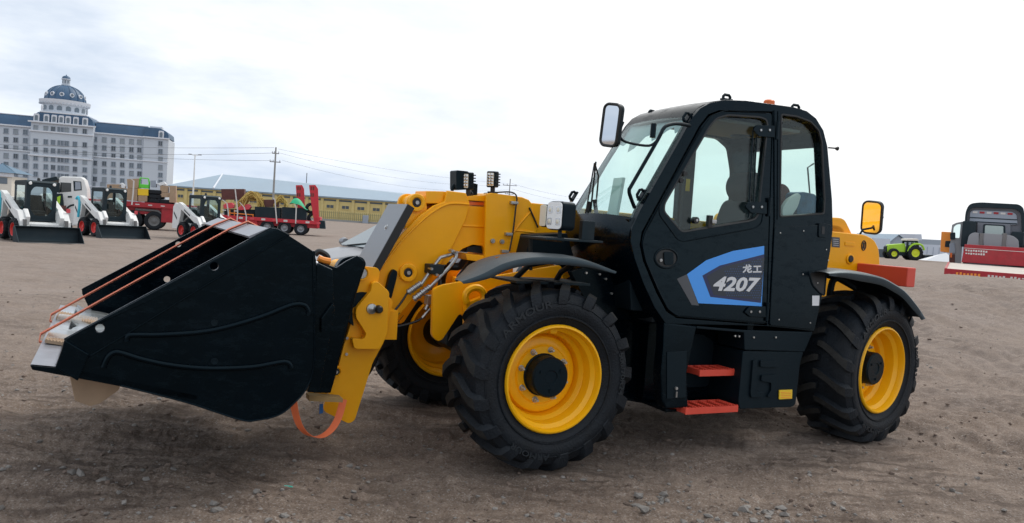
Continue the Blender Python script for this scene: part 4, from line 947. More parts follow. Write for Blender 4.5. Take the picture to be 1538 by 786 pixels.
bk = MB(); bk.tube(spline([Mp(679, 287, -.0), Mp(681, 279, -.0), Mp(689, 276, .0), Mp(700, 280, .02), Mp(709, 292, .04)], 4), .012, 6); bk.prism(F.P([(709, 275), (716, 277), (715, 298), (705, 300), (706, 281)], -.06), -.1, -.04); put('lamp_bracket', bk, 'blackmatt', T)

# hydraulic steel pipes with couplers
hp = MB(); A1 = [Mp(686, 380, .20), Mp(680, 382, .21), Mp(665, 386, .22), Mp(659, 390, .22), Mp(643, 412, .22), Mp(632, 428, .22)]; hp.tube(spline(A1, 4), .013, 8)
A2 = [Mp(676, 376, .20), Mp(684, 380, .24), Mp(685, 387, .25), Mp(676, 400, .25), Mp(662, 415, .25), Mp(646, 432, .25)]; hp.tube(spline(A2, 4), .013, 8); pipes = put('hydraulic_pipe', hp, 'steel', T)
cp = MB()
for (p, q, y) in (((632, 426), (612, 440), .22), ((646, 431), (621, 450), .25)):
    P0, P1 = Vector(Mp(*p, y)), Vector(Mp(*q, y)); k = 9
    for i in range(k): a = P0.lerp(P1, i / k); b_ = P0.lerp(P1, (i + .62) / k); cp.cyl(tuple(a), tuple(b_), .020 if i % 2 else .024, 14)
    cp.cyl(tuple(P0), tuple(P1), .015, 12)
put('coupler', cp, 'steel', pipes)
cl = MB(); q = Mp(651, 405, .20); cl.box(q[0] - .06, q[0] + .05, .14, .26, q[2] - .03, q[2] + .04); put('pipe_clamp', cl, 'blackframe', pipes, bevel=.01)
for p in ((648, 404), (656, 413), (686, 379), (679, 377)): q = Mp(*p, .27); put('clamp_bolt', MB().cyl((q[0], .22, q[2]), (q[0], .28, q[2]), .010, 8), 'steel', pipes)
va = MB(); q = Mp(646, 451, .28); va.box(q[0] - .03, q[0] + .03, .24, .31, q[2] - .03, q[2] + .035); va.cyl((q[0], .28, q[2]), (q[0] + .03, .28, q[2] - .07), .016, 10); va.cyl(Mp(646, 464, .28), Mp(634, 478, .28), .012, 8); put('valve_block', va, 'steel', pipes, bevel=.004)
q = Mp(659, 444, .30); put('valve_knob', MB().lathe([(0, -.03), (.018, -.03), (.03, -.01), (.03, .01), (.018, .03), (0, .03)], 16, q, 'x'), 'rubber', pipes)
hs = MB(); hs.tube(spline([Mp(612, 440, .22), Mp(600, 458, .23), Mp(585, 475, .25), Mp(570, 492, .27), Mp(560, 505, .26)], 5), .008, 6)
hs.tube(spline([Mp(634, 478, .28), Mp(622, 484, .28), Mp(600, 490, .28), Mp(580, 492, .28), Mp(566, 500, .26)], 5), .008, 6)
hs.tube(spline([Mp(566, 500, .24), Mp(560, 530, .22), Mp(552, 552, .2), Mp(542, 566, .18)], 5), .016, 8); hs.tube(spline([Mp(571, 505, .2), Mp(566, 535, .2), Mp(556, 556, .18), Mp(545, 570, .16)], 5), .016, 8)
hs.tube(spline([Mp(659, 444, .3), Mp(662, 430, .26), Mp(660, 405, .2)], 5), .006, 6)
put('hydraulic_hose', hs, 'rubber', T)
hr = MB(); hr.tube(spline([Mp(700, 388, .1), Mp(690, 400, .05), Mp(672, 402, 0), Mp(664, 420, -.1), Mp(660, 470, -.1)], 5), .030, 8); hr.tube(spline([Mp(712, 390, .0), Mp(700, 405, -.05), Mp(690, 418, -.1)], 5), .03, 8); put('hydraulic_hose', hr, 'rubber', T)
# warning label outline on the boom head
lp = [(571, 499), (592, 475), (608, 462), (612, 465), (596, 480), (576, 504)]
put('warning_label', MB().tube([Mp(u, v, BY + .003) for u, v in [(578, 497), (600, 470), (606, 474), (585, 500)]], .0022, 4, closed=True).tube([Mp(u, v, BY + .003) for u, v in [(581, 492), (588, 496), (590, 489)]], .002, 4, closed=True).tube([Mp(u, v, BY + .003) for u, v in [(592, 486), (598, 480), (600, 484)]], .002, 4), 'rubber', boom)

# ---- tool carriage (quick hitch)
CYN = .36
cpl = lambda pts: F.P(pts, CYN)
near_lo = [(517, 524), (522, 510), (541, 500), (560, 507), (569, 535), (558, 560), (547, 592), (537, 624), (531, 632), (519, 637), (490, 620), (486, 612), (490, 590), (505, 560)]
lower = roundpoly(cpl([(530, 452), (526, 490), (516, 520), (506, 560), (485, 612), (488, 619), (524, 637), (533, 632), (560, 545), (578, 512), (570, 480)]), .02)
car = put('tool_carriage', MB().prism(lower, CYN - .03, CYN), 'yellow', T, bevel=.006); put('far_carriage_plate', MB().prism(lower, -CYN, -CYN + .03), 'yellow', car, bevel=.006)
upper = roundpoly(cpl([(524, 460), (533, 420), (538, 404), (545, 400), (566, 402), (570, 408), (566, 430), (590, 452), (578, 500), (560, 520), (540, 512), (545, 500), (534, 480)]), .02)
upc = put('carriage_cheek', MB().prism(upper, CYN - .02, CYN + .016), 'yellow', T, bevel=.006); put('carriage_cheek', MB().prism(upper, -CYN - .016, -CYN + .02), 'yellow', T, bevel=.006)
bul = roundpoly(cpl([(554, 424), (562, 421), (580, 437), (578, 470), (577, 500), (566, 522), (528, 522), (524, 505), (541, 508), (546, 500), (530, 475), (530, 462), (552, 436)]), .02)
put('cheek_cover', MB().prism(bul, CYN + .016, CYN + .075), 'yellow', car, bevel=.012, seg=3)
ck = roundpoly(cpl([(513, 462), (520, 444), (540, 438), (552, 439), (545, 452), (528, 462), (528, 476), (530, 490), (520, 480)]), .015); put('black_hook', MB().prism(ck, CYN - .02, CYN + .03), 'blackmatt', car, bevel=.008)
pp = F.P([(585, 412), (591, 404), (597, 408), (596, 416), (588, 448), (582, 452), (577, 446)], BY + .04); put('black_stop', MB().prism(roundpoly(pp, .02), BY, BY + .05), 'blackmatt', boom, bevel=.008)
boss(543, 411, CYN + .016, .045, .036, .012, upc, pin='steel')
x, _, z = F.Y(558, 464, CYN + .075); put('cheek_bolt', MB().lathe([(0, .02), (.010, .02), (.016, .016), (.034, .012), (.036, 0)], 20, (x, CYN + .075, z)), 'steel', upc)
x, _, z = F.Y(568, 464.5, CYN + .075); put('rubber_stop', MB().lathe([(0, .04), (.018, .04), (.026, .03), (.028, 0)], 20, (x, CYN + .075, z)), 'rubber', upc)
boss(504, 558, CYN, .034, .024, .02, car)
for p in ((521, 508), (520, 532)): q = F.Y(*p, CYN); put('carriage_bolt', MB().cyl((q[0], CYN, q[2]), (q[0], CYN + .012, q[2]), .010, 12), 'steel', car)
x0, _, z0 = F.Y(543, 411, CYN); x1, _, z1 = F.Y(504, 558, CYN)
put('carriage_tube', MB().cyl((x0, -CYN, z0), (x0, CYN, z0), .045, 18).cyl((x1, -CYN, z1), (x1, CYN, z1), .04, 18).box(.80, 1.05, -CYN + .04, CYN - .04, .75, .95), 'yellow', car)
ins = MB(); ins.prism(F.P([(560, 440), (600, 455), (590, 490), (560, 520), (530, 500)], .1), -.1, .12); put('tilt_cylinder', ins, 'blackframe', T, bevel=.02)
put('carriage_backing', MB().box(1.14, 1.26, -.30, .30, .42, 1.2), 'blackframe', car, bevel=.02)

# ---- bucket (plates at BN and -BN)
BN = 1.2
bp = lambda pts: F.P(pts, BN)
side_px = [(406, 342), (417, 343), (471, 378), (475, 391), (473, 520), (470, 560), (462, 583), (448.5, 600.5), (422, 623), (404, 630), (386, 632.5), (359.5, 631), (279, 605), (181, 580), (119, 565), (97, 520), (96, 509), (103, 505)]
sidep = bp(side_px)
holes_px = [((150, 493), 5.0), ((321.5, 400), 5.0), ((322, 485), 3.6), ((322, 543), 3.6)]
hl = []
for (hp_, r_) in holes_px: x, z = bp([hp_])[0]; hl.append(circ(x, z, r_ / 240 * 1.0, 14))
bk = put('bucket', MB().prism(sidep, BN - .016, BN, hl[:2]), 'black', T, bevel=.005)
for h_ in hl[2:]:
    cx = sum(p[0] for p in h_) / 14; cz = sum(p[1] for p in h_) / 14; put('weld_plug', MB().tube([(x, BN + .001, z) for x, z in h_], .0035, 6, closed=True).cyl((cx, BN, cz), (cx, BN + .002, cz), .012, 12), 'blackmatt', bk)
fh = []
xs = [(p[0], p[1]) for p in sidep]
def farx(u, v): q = F.Y(u, v, -BN + .016); return (float(q[0]), float(q[2]))
fh = [circ(*farx(252, 424), .024, 14), circ(*farx(141, 425), .024, 14)]
fh = [circ(2.13, 1.268, .022, 14), circ(2.64, .945, .022, 14), circ(2.2, .99, .024, 14)]
put('far_side_plate', MB().prism(sidep, -BN, -BN + .016, fh), 'black', bk, bevel=.004)
# shell: floor and curved back
floor = bp([(83, 549), (119, 566), (181, 580.5), (279, 605.5), (359.5, 631.5)]); back = bp([(386, 633), (404, 630.5), (422, 623.5), (448.5, 601), (462, 583.5), (470, 560), (473, 520), (475, 391), (471, 378.5)])
shell = spline(floor, 3)[:-1] + spline(back, 3)
shell = [(x + 0, z) for x, z in shell]
put('bucket_shell', loft(shell, lambda z: -BN + .016, lambda z: BN - .016, .014, ny=1, outward=1), 'black', bk, smooth=40)
# top plate
tpa = bp([(471, 378.5)])[0]; tpb = bp([(404, 342.8)])[0]
put('top_plate', loft([tpa, tpb], lambda z: -BN + .016, lambda z: BN - .016, .014, ny=1, outward=1), 'black', bk)
tq = (tpb[0] + .10, tpb[1] - .05)
put('top_lip', loft([tpb, tq], lambda z: -BN + .016, lambda z: BN - .016, .012, ny=1, outward=1), 'lip', bk)  # sky reflection on the top strip is put into its pale colour
# lip (cutting edge)
l0 = bp([(45, 549)])[0]; l1 = bp([(119, 560)])[0]
lm_ = MB(); lm_.prism([(l0[0], l0[1]), (l0[0] - .01, l0[1] - .022), (l1[0] - .55, l1[1] - .16), (l1[0] - .55, l1[1] - .13), (l1[0], l1[1] + .014)], -BN, BN); put('cutting_edge', lm_, 'black', bk, bevel=.003)
lt = MB(); lt.add([(l0[0] - .002, -BN + .01, l0[1] + .0035), (l0[0] - .002, BN - .01, l0[1] + .0035), (l1[0], BN - .01, l1[1] + .0175), (l1[0], -BN + .01, l1[1] + .0175)], [(0, 1, 2, 3)]); put('worn_sheen_face', lt, 'lip', bk)  # pale sheet over the black edge: wear plus painted sky sheen
# reinforcement strip along the mouth, corner plate and pressed ribs
put('mouth_strip', MB().prism(bp([(408, 343), (417, 344), (434, 352), (306, 429), (178, 508), (122, 541), (97, 511), (105, 505)]), BN, BN + .011, [circ(*bp([(150, 493)])[0], .021, 14), circ(*bp([(321.5, 400)])[0], .021, 14)]), 'black', bk, bevel=.004)
put('corner_plate', MB().prism(bp([(97, 509), (134, 531), (119, 567), (117, 571), (83, 551), (93, 524)]), BN + .011, BN + .028), 'black', bk, bevel=.006)
def rib(px, r=.015): return put('pressed_rib', MB().tube([(x, BN + .001, z) for x, z in spline(bp(px), 6)], r, 8), 'black', bk, smooth=60)
rib([(190, 513), (192, 505), (200, 503), (240, 503), (300, 499), (342, 491), (395, 475), (430, 461), (446, 457), (458, 459), (463, 467), (463, 474)])
rib([(155, 552), (161, 538), (170, 530), (182, 530), (215, 540), (260, 549), (315, 553.5), (377, 551.5), (415, 545), (428, 543.5), (435, 547), (437, 553)])
put('far_mouth_strip', MB().prism([(x, z) for x, z in bp([(408, 343), (417, 344), (434, 352), (122, 541), (97, 511), (105, 505)])], -BN - .011, -BN - .0005, fh[:1]), 'black', bk)
put('weld_bead', MB().tube([(x, BN + .001, z) for x, z in spline(bp([(470, 385), (472, 520), (469, 560), (460, 583), (447, 600), (421, 622), (386, 631), (360, 630), (279, 604), (181, 579)]), 5)], .0055, 6), 'black', bk)
put('weld_bead', MB().tube([(x, BN + .003, z) for x, z in bp([(123, 542), (178, 509), (306, 430), (434, 353)])], .005, 6), 'black', bk)
# rear brackets of the bucket towards the hitch
for y in (.62, -.62):
    put('hitch_bracket', MB().prism(F.P([(478, 392), (492, 398), (505, 402), (520, 392), (536, 384), (546, 392), (540, 420), (520, 470), (505, 560), (496, 590), (470, 590), (478, 500)], y), y - .012, y + .012), 'black', bk, bevel=.006)
put('hitch_tube', MB().cyl((1.42, -.66, 1.20), (1.42, .66, 1.20), .04, 18), 'black', bk)
put('hook_bracket', MB().prism(roundpoly(F.P([(505, 402), (513, 389), (530, 384), (545, 386), (551, 396), (545, 412), (530, 460), (515, 520), (497, 585), (480, 585), (498, 480)], .48), .03), .40, .48), 'black', bk, bevel=.012, seg=3)
put('rear_stiffener', MB().prism(F.P([(478, 395), (500, 405), (503, 470), (480, 590), (462, 590), (470, 560), (475, 400)], 1.0), -1.0, 1.0), 'black', bk, bevel=.01)
put('corner_gusset', MB().prism(F.P([(482, 478), (499, 455), (503, 462), (497, 480), (482, 500)], 1.02), 1.0, 1.03), 'black', bk, bevel=.006)
put('spring_bracket', MB().tube(spline([Mp(478, 388, .8), Mp(486, 391, .8), Mp(496, 393, .8)], 4), .02, 8).tube([Mp(477, 400, .8), Mp(477, 440, .8)], .012, 6), 'stickero', bk)
gh = MB(); gh.tube(spline([Mp(490, 400, .7), Mp(492, 386, .7), Mp(480, 378, .7), Mp(473, 383, .7)], 5), .018, 8); put('hook_loop', gh, 'rubber', bk)

# ---- rear body, counterweight, tail beam
RY = .25
rp = lambda pts: F.P(pts, RY)
hood = roundpoly(rp([(1225, 345), (1300, 353), (1313, 360), (1320, 373), (1322, 395), (1318, 445), (1225, 447)]), .04)
rb = put('rear_body', MB().prism(hood, -.75, RY), 'yellow', T, bevel=.03, seg=4)
put('rear_hump', MB().prism(roundpoly(rp([(1240, 336), (1268, 339), (1275, 344), (1277, 352), (1240, 351)]), .03), -.5, RY - .06), 'yellow', rb, bevel=.02, seg=3)
def onR(p, d=0): q = F.Y(*p, RY + d); return q
q = onR((1276, 389)); put('round_plug_rim', MB().lathe([(.032, 0), (.05, 0), (.048, .012), (.036, .016)], 24, (q[0], RY, q[2]), closed=True), 'yellow', rb); put('round_plug', MB().lathe([(0, .022), (.028, .022), (.034, .012), (.034, 0)], 24, (q[0], RY, q[2])), 'rubber', rb)
q = onR((1297, 369)); pr = put('oval_port', MB().tube([(q[0] + .028 * cos(a), RY + .002, q[2] + .045 * sin(a)) for a in np.linspace(0, 2 * pi, 20, endpoint=False)], .006, 6, closed=True).box(q[0] - .012, q[0] + .012, RY, RY + .004, q[2] - .03, q[2] + .03), 'rubber', rb)
put('data_plate', MB().prism(rp([(1249, 356), (1261, 357), (1261, 372), (1249, 371)]), RY, RY + .003), 'decalgrey', rb)
for k in range(4): a = rp([(1251, 359 + 3 * k)])[0]; b_ = rp([(1259, 359.6 + 3 * k)])[0]; put('data_line', MB().prism([a, b_, (b_[0], b_[1] - .004), (a[0], a[1] - .004)], RY + .003, RY + .004), 'silver', rb)
q0, q1 = rp([(1269, 363)])[0], rp([(1283, 370)])[0]; put('raised_plate', MB().prism([q0, (q1[0], q0[1]), q1, (q0[0], q1[1])], RY, RY + .006), 'yellow', rb, bevel=.003)
put('counterweight', MB().prism(roundpoly(rp([(1235, 440), (1318, 438), (1310, 470), (1240, 500)]), .03), -.6, RY - .02), 'yellow', T, bevel=.02)
e1 = F.Y(1364, 402, .8)
tb_ = MB(); tb_.box(e1[0] - .11, e1[0], RY + .0, .8, e1[2] - .175, e1[2]); beam = put('tail_beam', tb_, 'bar', T, bevel=.012, seg=3)
tb_ = MB(); tb_.box(e1[0] - .11, e1[0], -1.3, -.75, e1[2] - .175, e1[2]); put('tail_beam', tb_, 'bar', T, bevel=.012, seg=3)
for p in ((1292, 424), (1299, 433)): q = F.Y(*p, RY); put('body_bolt', MB().cyl((q[0], RY - .01, q[2]), (q[0], RY + .03, q[2]), .022, 14), 'rubber' if p[0] > 1295 else 'red', rb)
# rear mirror (tilted to look down at the hitch: it shows the yellow body)
mr = F.Y(1309, 327, .05); mrr = mirror(mr, .20, .33, rad(17), rad(11), roll=rad(-4))
put('mirror_stalk', MB().tube([tuple(mr - np.array([.03, 0, .10])), Mp(1296, 345, .05), Mp(1291, 353, .05)], .010, 8), 'blackmatt', T)
put('mirror_clamp', MB().tube([tuple(mr + np.array([-.09, 0, .02])), tuple(mr + np.array([-.15, .0, .01]))], [.008, .02], 8), 'rubber', T)

# ------------------------------------------------------------------ loose things on and under the bucket
def bz(x): # height of a taut strap line between lip and top plate at x
    return None
def strapthing(y, label):
    pf = (l0[0] + .012, l0[1] + .02); pt = (tq[0] + .004, tq[1] + .010)
    y1 = y + .0
    path = [(tpa[0] - .02, y1, tpa[1] + .010), (tpb[0], y1, tpb[1] + .012), (pt[0], y1, pt[1]), (pf[0] + .0, y, pf[1] + .012), (pf[0] + .006, y, pf[1] - .03), (pf[0] - .10, y, pf[1] - .07), (pf[0] - .5, y, pf[1] - .21)]
    f0 = Frame(*F.w((l0[0], y, l0[1])), F.yaw)
    o = put('tie_strap', MB().ribbon([(a - l0[0], b_ - y, c_ - l0[1]) for a, b_, c_ in path], (0, .88, .47), .028, .007), 'strap', None, loc=tuple(f0.o), rot=(0, 0, F.yaw)); return tag(o, label, 'strap', 'orange straps over the bucket mouth')
strapthing(-.42, 'orange ratchet strap stretched over the bucket mouth, farther of the two')
strapthing(.42, 'orange ratchet strap stretched over the bucket mouth, nearer of the two')
for y, lab in ((-.5, 'small corrugated cardboard pad under the farther orange strap on the bucket lip'), (.45, 'corrugated cardboard pad under the nearer orange strap on the bucket lip')):
    b = MB(); n = 30; top = []
    for i in range(n + 1): t = i / n; top.append((-.02 - .24 * t, (.012 + .007 * (i % 2))))
    poly = top + [(-.26, -.004), (-.02, -.004)]
    sl = (l1[1] - l0[1]) / (l1[0] - l0[0]); poly = [(x, z + sl * x + .018) for x, z in poly]
    b.prism(poly, -.14, .14)
    tag(put('cardboard_pad', b, 'card', None, loc=tuple(F.w((l0[0], y, l0[1]))), rot=(0, 0, F.yaw)), lab, 'cardboard', 'cardboard pads on the bucket lip')
# clear film lying over the lip
fl = MB(); vs = []; nx_, ny_ = 14, 18
for i in range(nx_ + 1):
    for j in range(ny_ + 1):
        x = l0[0] - .03 - .52 * i / nx_; y = -.95 + 1.5 * j / ny_; zz = l0[1] + (l1[1] - l0[1]) / (l1[0] - l0[0]) * (x - l0[0]) + .03 + .05 * vnoise(np.array(x * 6), np.array(y * 5), 41) + .02 * i / nx_; vs.append((x - l0[0], y, float(zz) - l0[1]))
m_ = ny_ + 1; fl.add(vs, [(i * m_ + j, i * m_ + j + 1, (i + 1) * m_ + j + 1, (i + 1) * m_ + j) for i in range(nx_) for j in range(ny_)])
tag(put('plastic_film', fl, 'film', None, loc=tuple(F.w((l0[0], 0, l0[1]))), rot=(0, 0, F.yaw)), 'crumpled clear plastic film lying over the pale lip of the bucket', 'plastic film')
# cardboard carton wedged under the lip
c0 = F.P([(104, 566), (112, 604), (135, 612), (150, 608), (178, 588), (181, 580)], 1.02); o0 = F.w((c0[0][0], .8, c0[0][1]))
cb = MB(); cb.prism([(x - c0[0][0], z - c0[0][1]) for x, z in c0], -.42, .20); tag(put('carton', cb, 'card', None, bevel=.008, loc=tuple(o0), rot=(0, 0, F.yaw)), 'crushed tan cardboard carton hanging under the front lip of the black bucket', 'cardboard')
# hanging loop of strap below the carriage
lp = [Mp(440, 598, .62), Mp(444, 622, .60), Mp(452, 643, .58), Mp(466, 655, .55), Mp(482, 656, .52), Mp(497, 646, .50), Mp(508, 628, .48), Mp(516, 600, .46)]
bs = spline(lp, 5); o1 = np.array(lp[0]); o = put('hanging_strap', MB().ribbon([tuple(np.array(p) - o1) for p in bs], (.80, -.45, .12), .048, .003), 'webbing', None, loc=tuple(F.w(o1)), rot=(0, 0, F.yaw)); tag(o, 'slack loop of orange webbing strap hanging below the yellow tool carriage', 'strap')
q = Mp(483, 607, .45); tag(put('blue_tag', MB().hexa([(-.012, 0, -.06), (.012, 0, -.065), (.012, .004, -.065), (-.012, .004, -.06), (-.01, 0, 0), (.014, 0, 0), (.014, .004, 0), (-.01, .004, 0)]), mat('tag_blue', (.01, .10, .30), .5), None, loc=tuple(F.w(q)), rot=(0, 0, F.yaw)), 'small blue tag end hanging inside the slack orange strap loop', 'tag')
q = F.P([(462, 592), (512, 596), (512, 602), (462, 600)], .5); wd = MB().prism([(x - q[0][0], z - q[0][1]) for x, z in q], -.05, .05); tag(put('wooden_batten', wd, mat('batten_wood', (.36, .24, .10), .8, var=.2), None, loc=tuple(F.w((q[0][0], .5, q[0][1]))), rot=(0, 0, F.yaw)), 'short pale wooden batten jammed between the bucket back and the yellow carriage', 'batten')
# ------------------------------------------------------------------ background materials
M['hotelwall'] = mat('hotel_render', (.52, .57, .63), .85, var=.05, vscale=.05)
M['hoteltrim'] = mat('hotel_trim', (.66, .69, .74), .8)
M['hotelroof'] = mat('hotel_slate', (.045, .105, .19), .5, var=.12, vscale=.3)
M['hotelpane'] = mat('hotel_window_glass', (.13, .17, .21), .2, spec=.6)
M['hotelpane2'] = mat('hotel_window_curtain', (.26, .30, .33), .3, spec=.5)
M['hotelpane3'] = mat('hotel_window_dark', (.05, .07, .09), .15, spec=.6)
M['hotelframe'] = mat('hotel_window_frame', (.30, .34, .40), .7)
M['shedwall'] = mat('shed_yellow', (.62, .50, .22), .85, var=.05, vscale=.4)
M['shedroof'] = mat('shed_roof', (.27, .36, .44), .45, var=.06, vscale=.08)
M['sheddark'] = mat('shed_window', (.06, .08, .10), .3)
M['fence'] = mat('fence_paint', (.30, .27, .13), .7)
M['truckred'] = mat('truck_red', (.36, .012, .022), .5, var=.15, dust=.12)
M['lowred'] = mat('lowbed_red', (.55, .018, .035), .45, var=.1, dust=.1)
M['whitepaint'] = mat('white_paint', (.74, .75, .74), .4, var=.05, dust=.1)
M['cream'] = mat('cream_paint', (.72, .68, .60), .45, dust=.06)
M['darkglass'] = mat('dark_pane', (.015, .022, .026), .08, spec=.7)
M['cabglass'] = glassmat('cab_glass', (.84, .91, .91))
M['wheelred'] = mat('wheel_red', (.66, .05, .045), .45)
M['cyan'] = mat('cyan_hose', (.06, .52, .68), .45)
M['steelwheel'] = mat('grey_wheel', (.16, .16, .16), .5, dust=.2)
M['lime'] = mat('lime_paint', (.36, .62, .03), .4)
M['limewheel'] = mat('lime_wheel', (.62, .68, .02), .4)
M['plainblack'] = mat('plain_black', (.008, .010, .013), .6, dust=.06)
M['silverpaint'] = mat('silver_paint', (.27, .28, .30), .35, metal=.4, dust=.06)
M['cabgrey'] = mat('cab_rear_grey', (.17, .18, .21), .5, var=.06)
M['tarpgreen'] = mat('tarp_green', (.02, .42, .20), .6)
M['rope'] = mat('yellow_hose', (.50, .36, .10), .7, var=.25, vscale=9)
M['pinkred'] = mat('red_sack', (.62, .07, .09), .6)
M['brown'] = mat('brown_box', (.10, .035, .030), .7, var=.2)
M['concrete'] = mat('pole_concrete', (.30, .30, .29), .8, var=.1)
M['strapwhite'] = mat('white_webbing', (.62, .60, .58), .7)
M['boxyellow'] = mat('crate_yellow', (.80, .52, .01), .5)
M['chairgreen'] = mat('chair_green', (.10, .60, .05), .4)
def simplewheel(R, r, w, rim_m, name='wheel', parent=None, loc=(0, 0, 0), lugs=0, disc=.3, cache={}):
    """tyre with rim as a child, axle along Y"""
    key = (R, r, w, lugs)
    if key not in cache:
        if lugs: tm = tyre_mb(R, r, w, lugs, R * .06, 36).mesh('tyre')
        else:
            h = w / 2; b = MB(); b.lathe([(r, h * .8), (r + .02, h * .95), ((r + R) / 2, h), (R - .03, h * .96), (R - .004, h * .82), (R, h * .4), (R, -h * .4), (R - .004, -h * .82), (R - .03, -h * .96), ((r + R) / 2, -h), (r + .02, -h * .95), (r, -h * .8)], 36)
            for k in (-.35, 0, .35): b.lathe([(R + .001, h * k - .006), (R - .012, h * k), (R + .001, h * k + .006)], 36)
            tm = b.mesh('tyre')
        tm.materials.append(M['tyre']); b = MB(); h = w / 2
        b.lathe([(r + .005, h * .82), (r, h * .9), (r - .015, h * .86), (r - .03, h * .4), (r * .62, h * disc), (r * .58, h * disc + .01), (r * .30, h * disc + .02), (r * .28, h * disc + .06), (0, h * disc + .07)], 32)
        b.lathe([(r + .005, -h * .82), (r - .02, -h * .8), (r - .03, 0), (0, 0)], 32)
        for k in range(8): a = k * pi / 4; b.cyl((r * .45 * cos(a), h * disc, r * .45 * sin(a)), (r * .45 * cos(a), h * disc + .03, r * .45 * sin(a)), .014, 6)
        cache[key] = (tm, b.mesh('rim'))
    tm, rm_ = cache[key]
    o = bpy.data.objects.new(name, tm); COL.objects.link(o); o.parent = parent; o.location = loc
    m2 = rm_.copy(); m2.materials.clear(); m2.materials.append(M[rim_m]); q = bpy.data.objects.new('rim', m2); COL.objects.link(q); q.parent = o
    return o

# ------------------------------------------------------------------ skid steer loaders
def skid(fr, label, cyan=True, bucket=True):
    g = 'white skid steer loaders parked on the left'
    t = thing('skid_steer_loader', label, 'loader', fr, g)
    for x in (.50, -.50):
        for s in (1, -1):
            o = simplewheel(.37, .21, .27, 'wheelred', 'wheel', t, (x, s * .72, .37), 16, .2)
            if s < 0: o.rotation_euler = (0, 0, pi)
    P = lambda pts, y0, y1, n, m, b=.02, par=None: put(n, MB().prism(pts, y0, y1), m, par or t, bevel=b)
    P([(-1.05, .30), (.72, .26), (.82, .42), (.72, .62), (-1.1, .72)], -.56, .56, 'chassis', 'whitepaint')
    P([(-1.15, .5), (-.45, .5), (-.45, 1.30), (-1.10, 1.35)], -.45, .45, 'engine_bay', 'plainblack')
    for s in (1, -1):
        y0, y1 = (.56, .74) if s > 0 else (-.74, -.56)
        P([(-1.46, .40), (-.98, .40), (-.80, 1.0), (-.74, 1.30), (-.92, 1.52), (-1.28, 1.56), (-1.44, 1.36)], y0, y1, 'tower', 'whitepaint', .03)
        P([(-1.10, 1.50), (-.92, 1.60), (-.70, 1.52), (.30, 1.04), (.62, .98), (.88, .66), (.92, .36), (.76, .34), (.62, .62), (.40, .74), (-.85, 1.34), (-1.0, 1.38)], y0 + .02 * s, y1 + .02 * s, 'lift_arm', 'whitepaint', .02)
        P([(.30, .50), (.74, .46), (.84, .80), (.60, 1.06), (.34, .92)], s * .44, s * .58, 'front_cowl', 'whitepaint', .03)
        put('arm_cylinder', MB().cyl((-.95, s * .60, .6), (-.1, s * .60, 1.1), .035, 10), 'steelwheel', t)
        put('coupler_post', MB().box(.84, .93, s * .62 - .05, s * .62 + .05, .20, .72), 'steelwheel', t, bevel=.01)
        if cyan: put('cyan_wrap', MB().tube(spline([(-1.22, s * .76, 1.45), (-1.05, s * .77, 1.53), (-.93, s * .77, 1.40), (-.92, s * .77, 1.1), (-.98, s * .77, .72)], 4), .05, 8), 'cyan', t)
        put('side_print', MB().prism([(-1.34, 1.08), (-1.06, .80), (-1.06, .90), (-1.34, 1.18)], s * .745, s * .748), 'plainblack', t)
        put('arm_print', MB().prism([(-.45, 1.24), (.05, 1.00), (.05, 1.06), (-.45, 1.30)], s * .765, s * .768), 'plainblack', t)
    # cab: posts, roof, door with rounded glass, side grilles
    c = put('cab', MB().prism([(-.62, 1.95), (.38, 1.98), (.46, 1.92), (.44, 1.86), (-.62, 1.86)], -.46, .46).box(-.62, -.54, -.46, -.40, .7, 1.86).box(-.62, -.54, .40, .46, .7, 1.86).box(-.62, .5, -.46, .46, .66, .72), 'plainblack', t, bevel=.02)
    fr_o = [(-.45, .72), (.45, .72), (.46, 1.88), (-.46, 1.88)]; hole = roundpoly([(-.20, .84), (.20, .84), (.33, 1.05), (.33, 1.62), (.22, 1.78), (-.22, 1.78), (-.33, 1.62), (-.33, 1.05)], .08)
    db = MB(); db.prism([(a, b_) for a, b_ in fr_o], 0, .05, [hole]); db.xf(Matrix.Rotation(-pi / 2, 4, 'Z')); db.xf(Matrix.Translation((.40, 0, 0)))
    dd = put('door', db, 'plainblack', t, bevel=.01)
    gb = MB(); gb.prism(hole, .02, .026); gb.xf(Matrix.Rotation(-pi / 2, 4, 'Z')); gb.xf(Matrix.Translation((.40, 0, 0))); put('door_glass', gb, 'cabglass', dd)
    put('wiper', MB().tube([(.47, .15, .95), (.47, .05, 1.35)], .012, 6), 'rubber', dd)
    for s in (1, -1):
        so_ = MB(); so_.prism([(-.55, .9), (.38, .72), (.40, 1.88), (-.55, 1.88)], s * .44, s * .46, [roundpoly([(-.47, 1.15), (.28, 1.02), (.30, 1.80), (-.47, 1.80)], .05)]); sd_ = put('side_frame', so_, 'plainblack', c, bevel=.008)
        put('side_glass', MB().prism([(-.48, 1.14), (.29, 1.0), (.31, 1.81), (-.48, 1.81)], s * .448, s * .452), 'cabglass', c)
        l_ = put('cab_light', MB().lathe([(0, .05), (.04, .05), (.05, .04), (.05, 0), (.03, -.04)], 12, (.44, s * .36, 1.88), 'x'), 'lens', t)
    put('seat', MB().box(-.25, .15, -.25, .25, .85, 1.0).box(-.33, -.18, -.24, .24, .95, 1.5), 'seat', t, bevel=.04)
    put('joystick', MB().cyl((.1, .3, .9), (.12, .3, 1.15), .02, 6).cyl((.1, -.3, .9), (.12, -.3, 1.15), .02, 6), 'rubber', t)
    put('beacon', MB().lathe([(0, 0), (.05, 0), (.05, .09), (.03, .12), (0, .12)], 12, (-.3, .15, 1.96), 'z'), 'rubber', t)
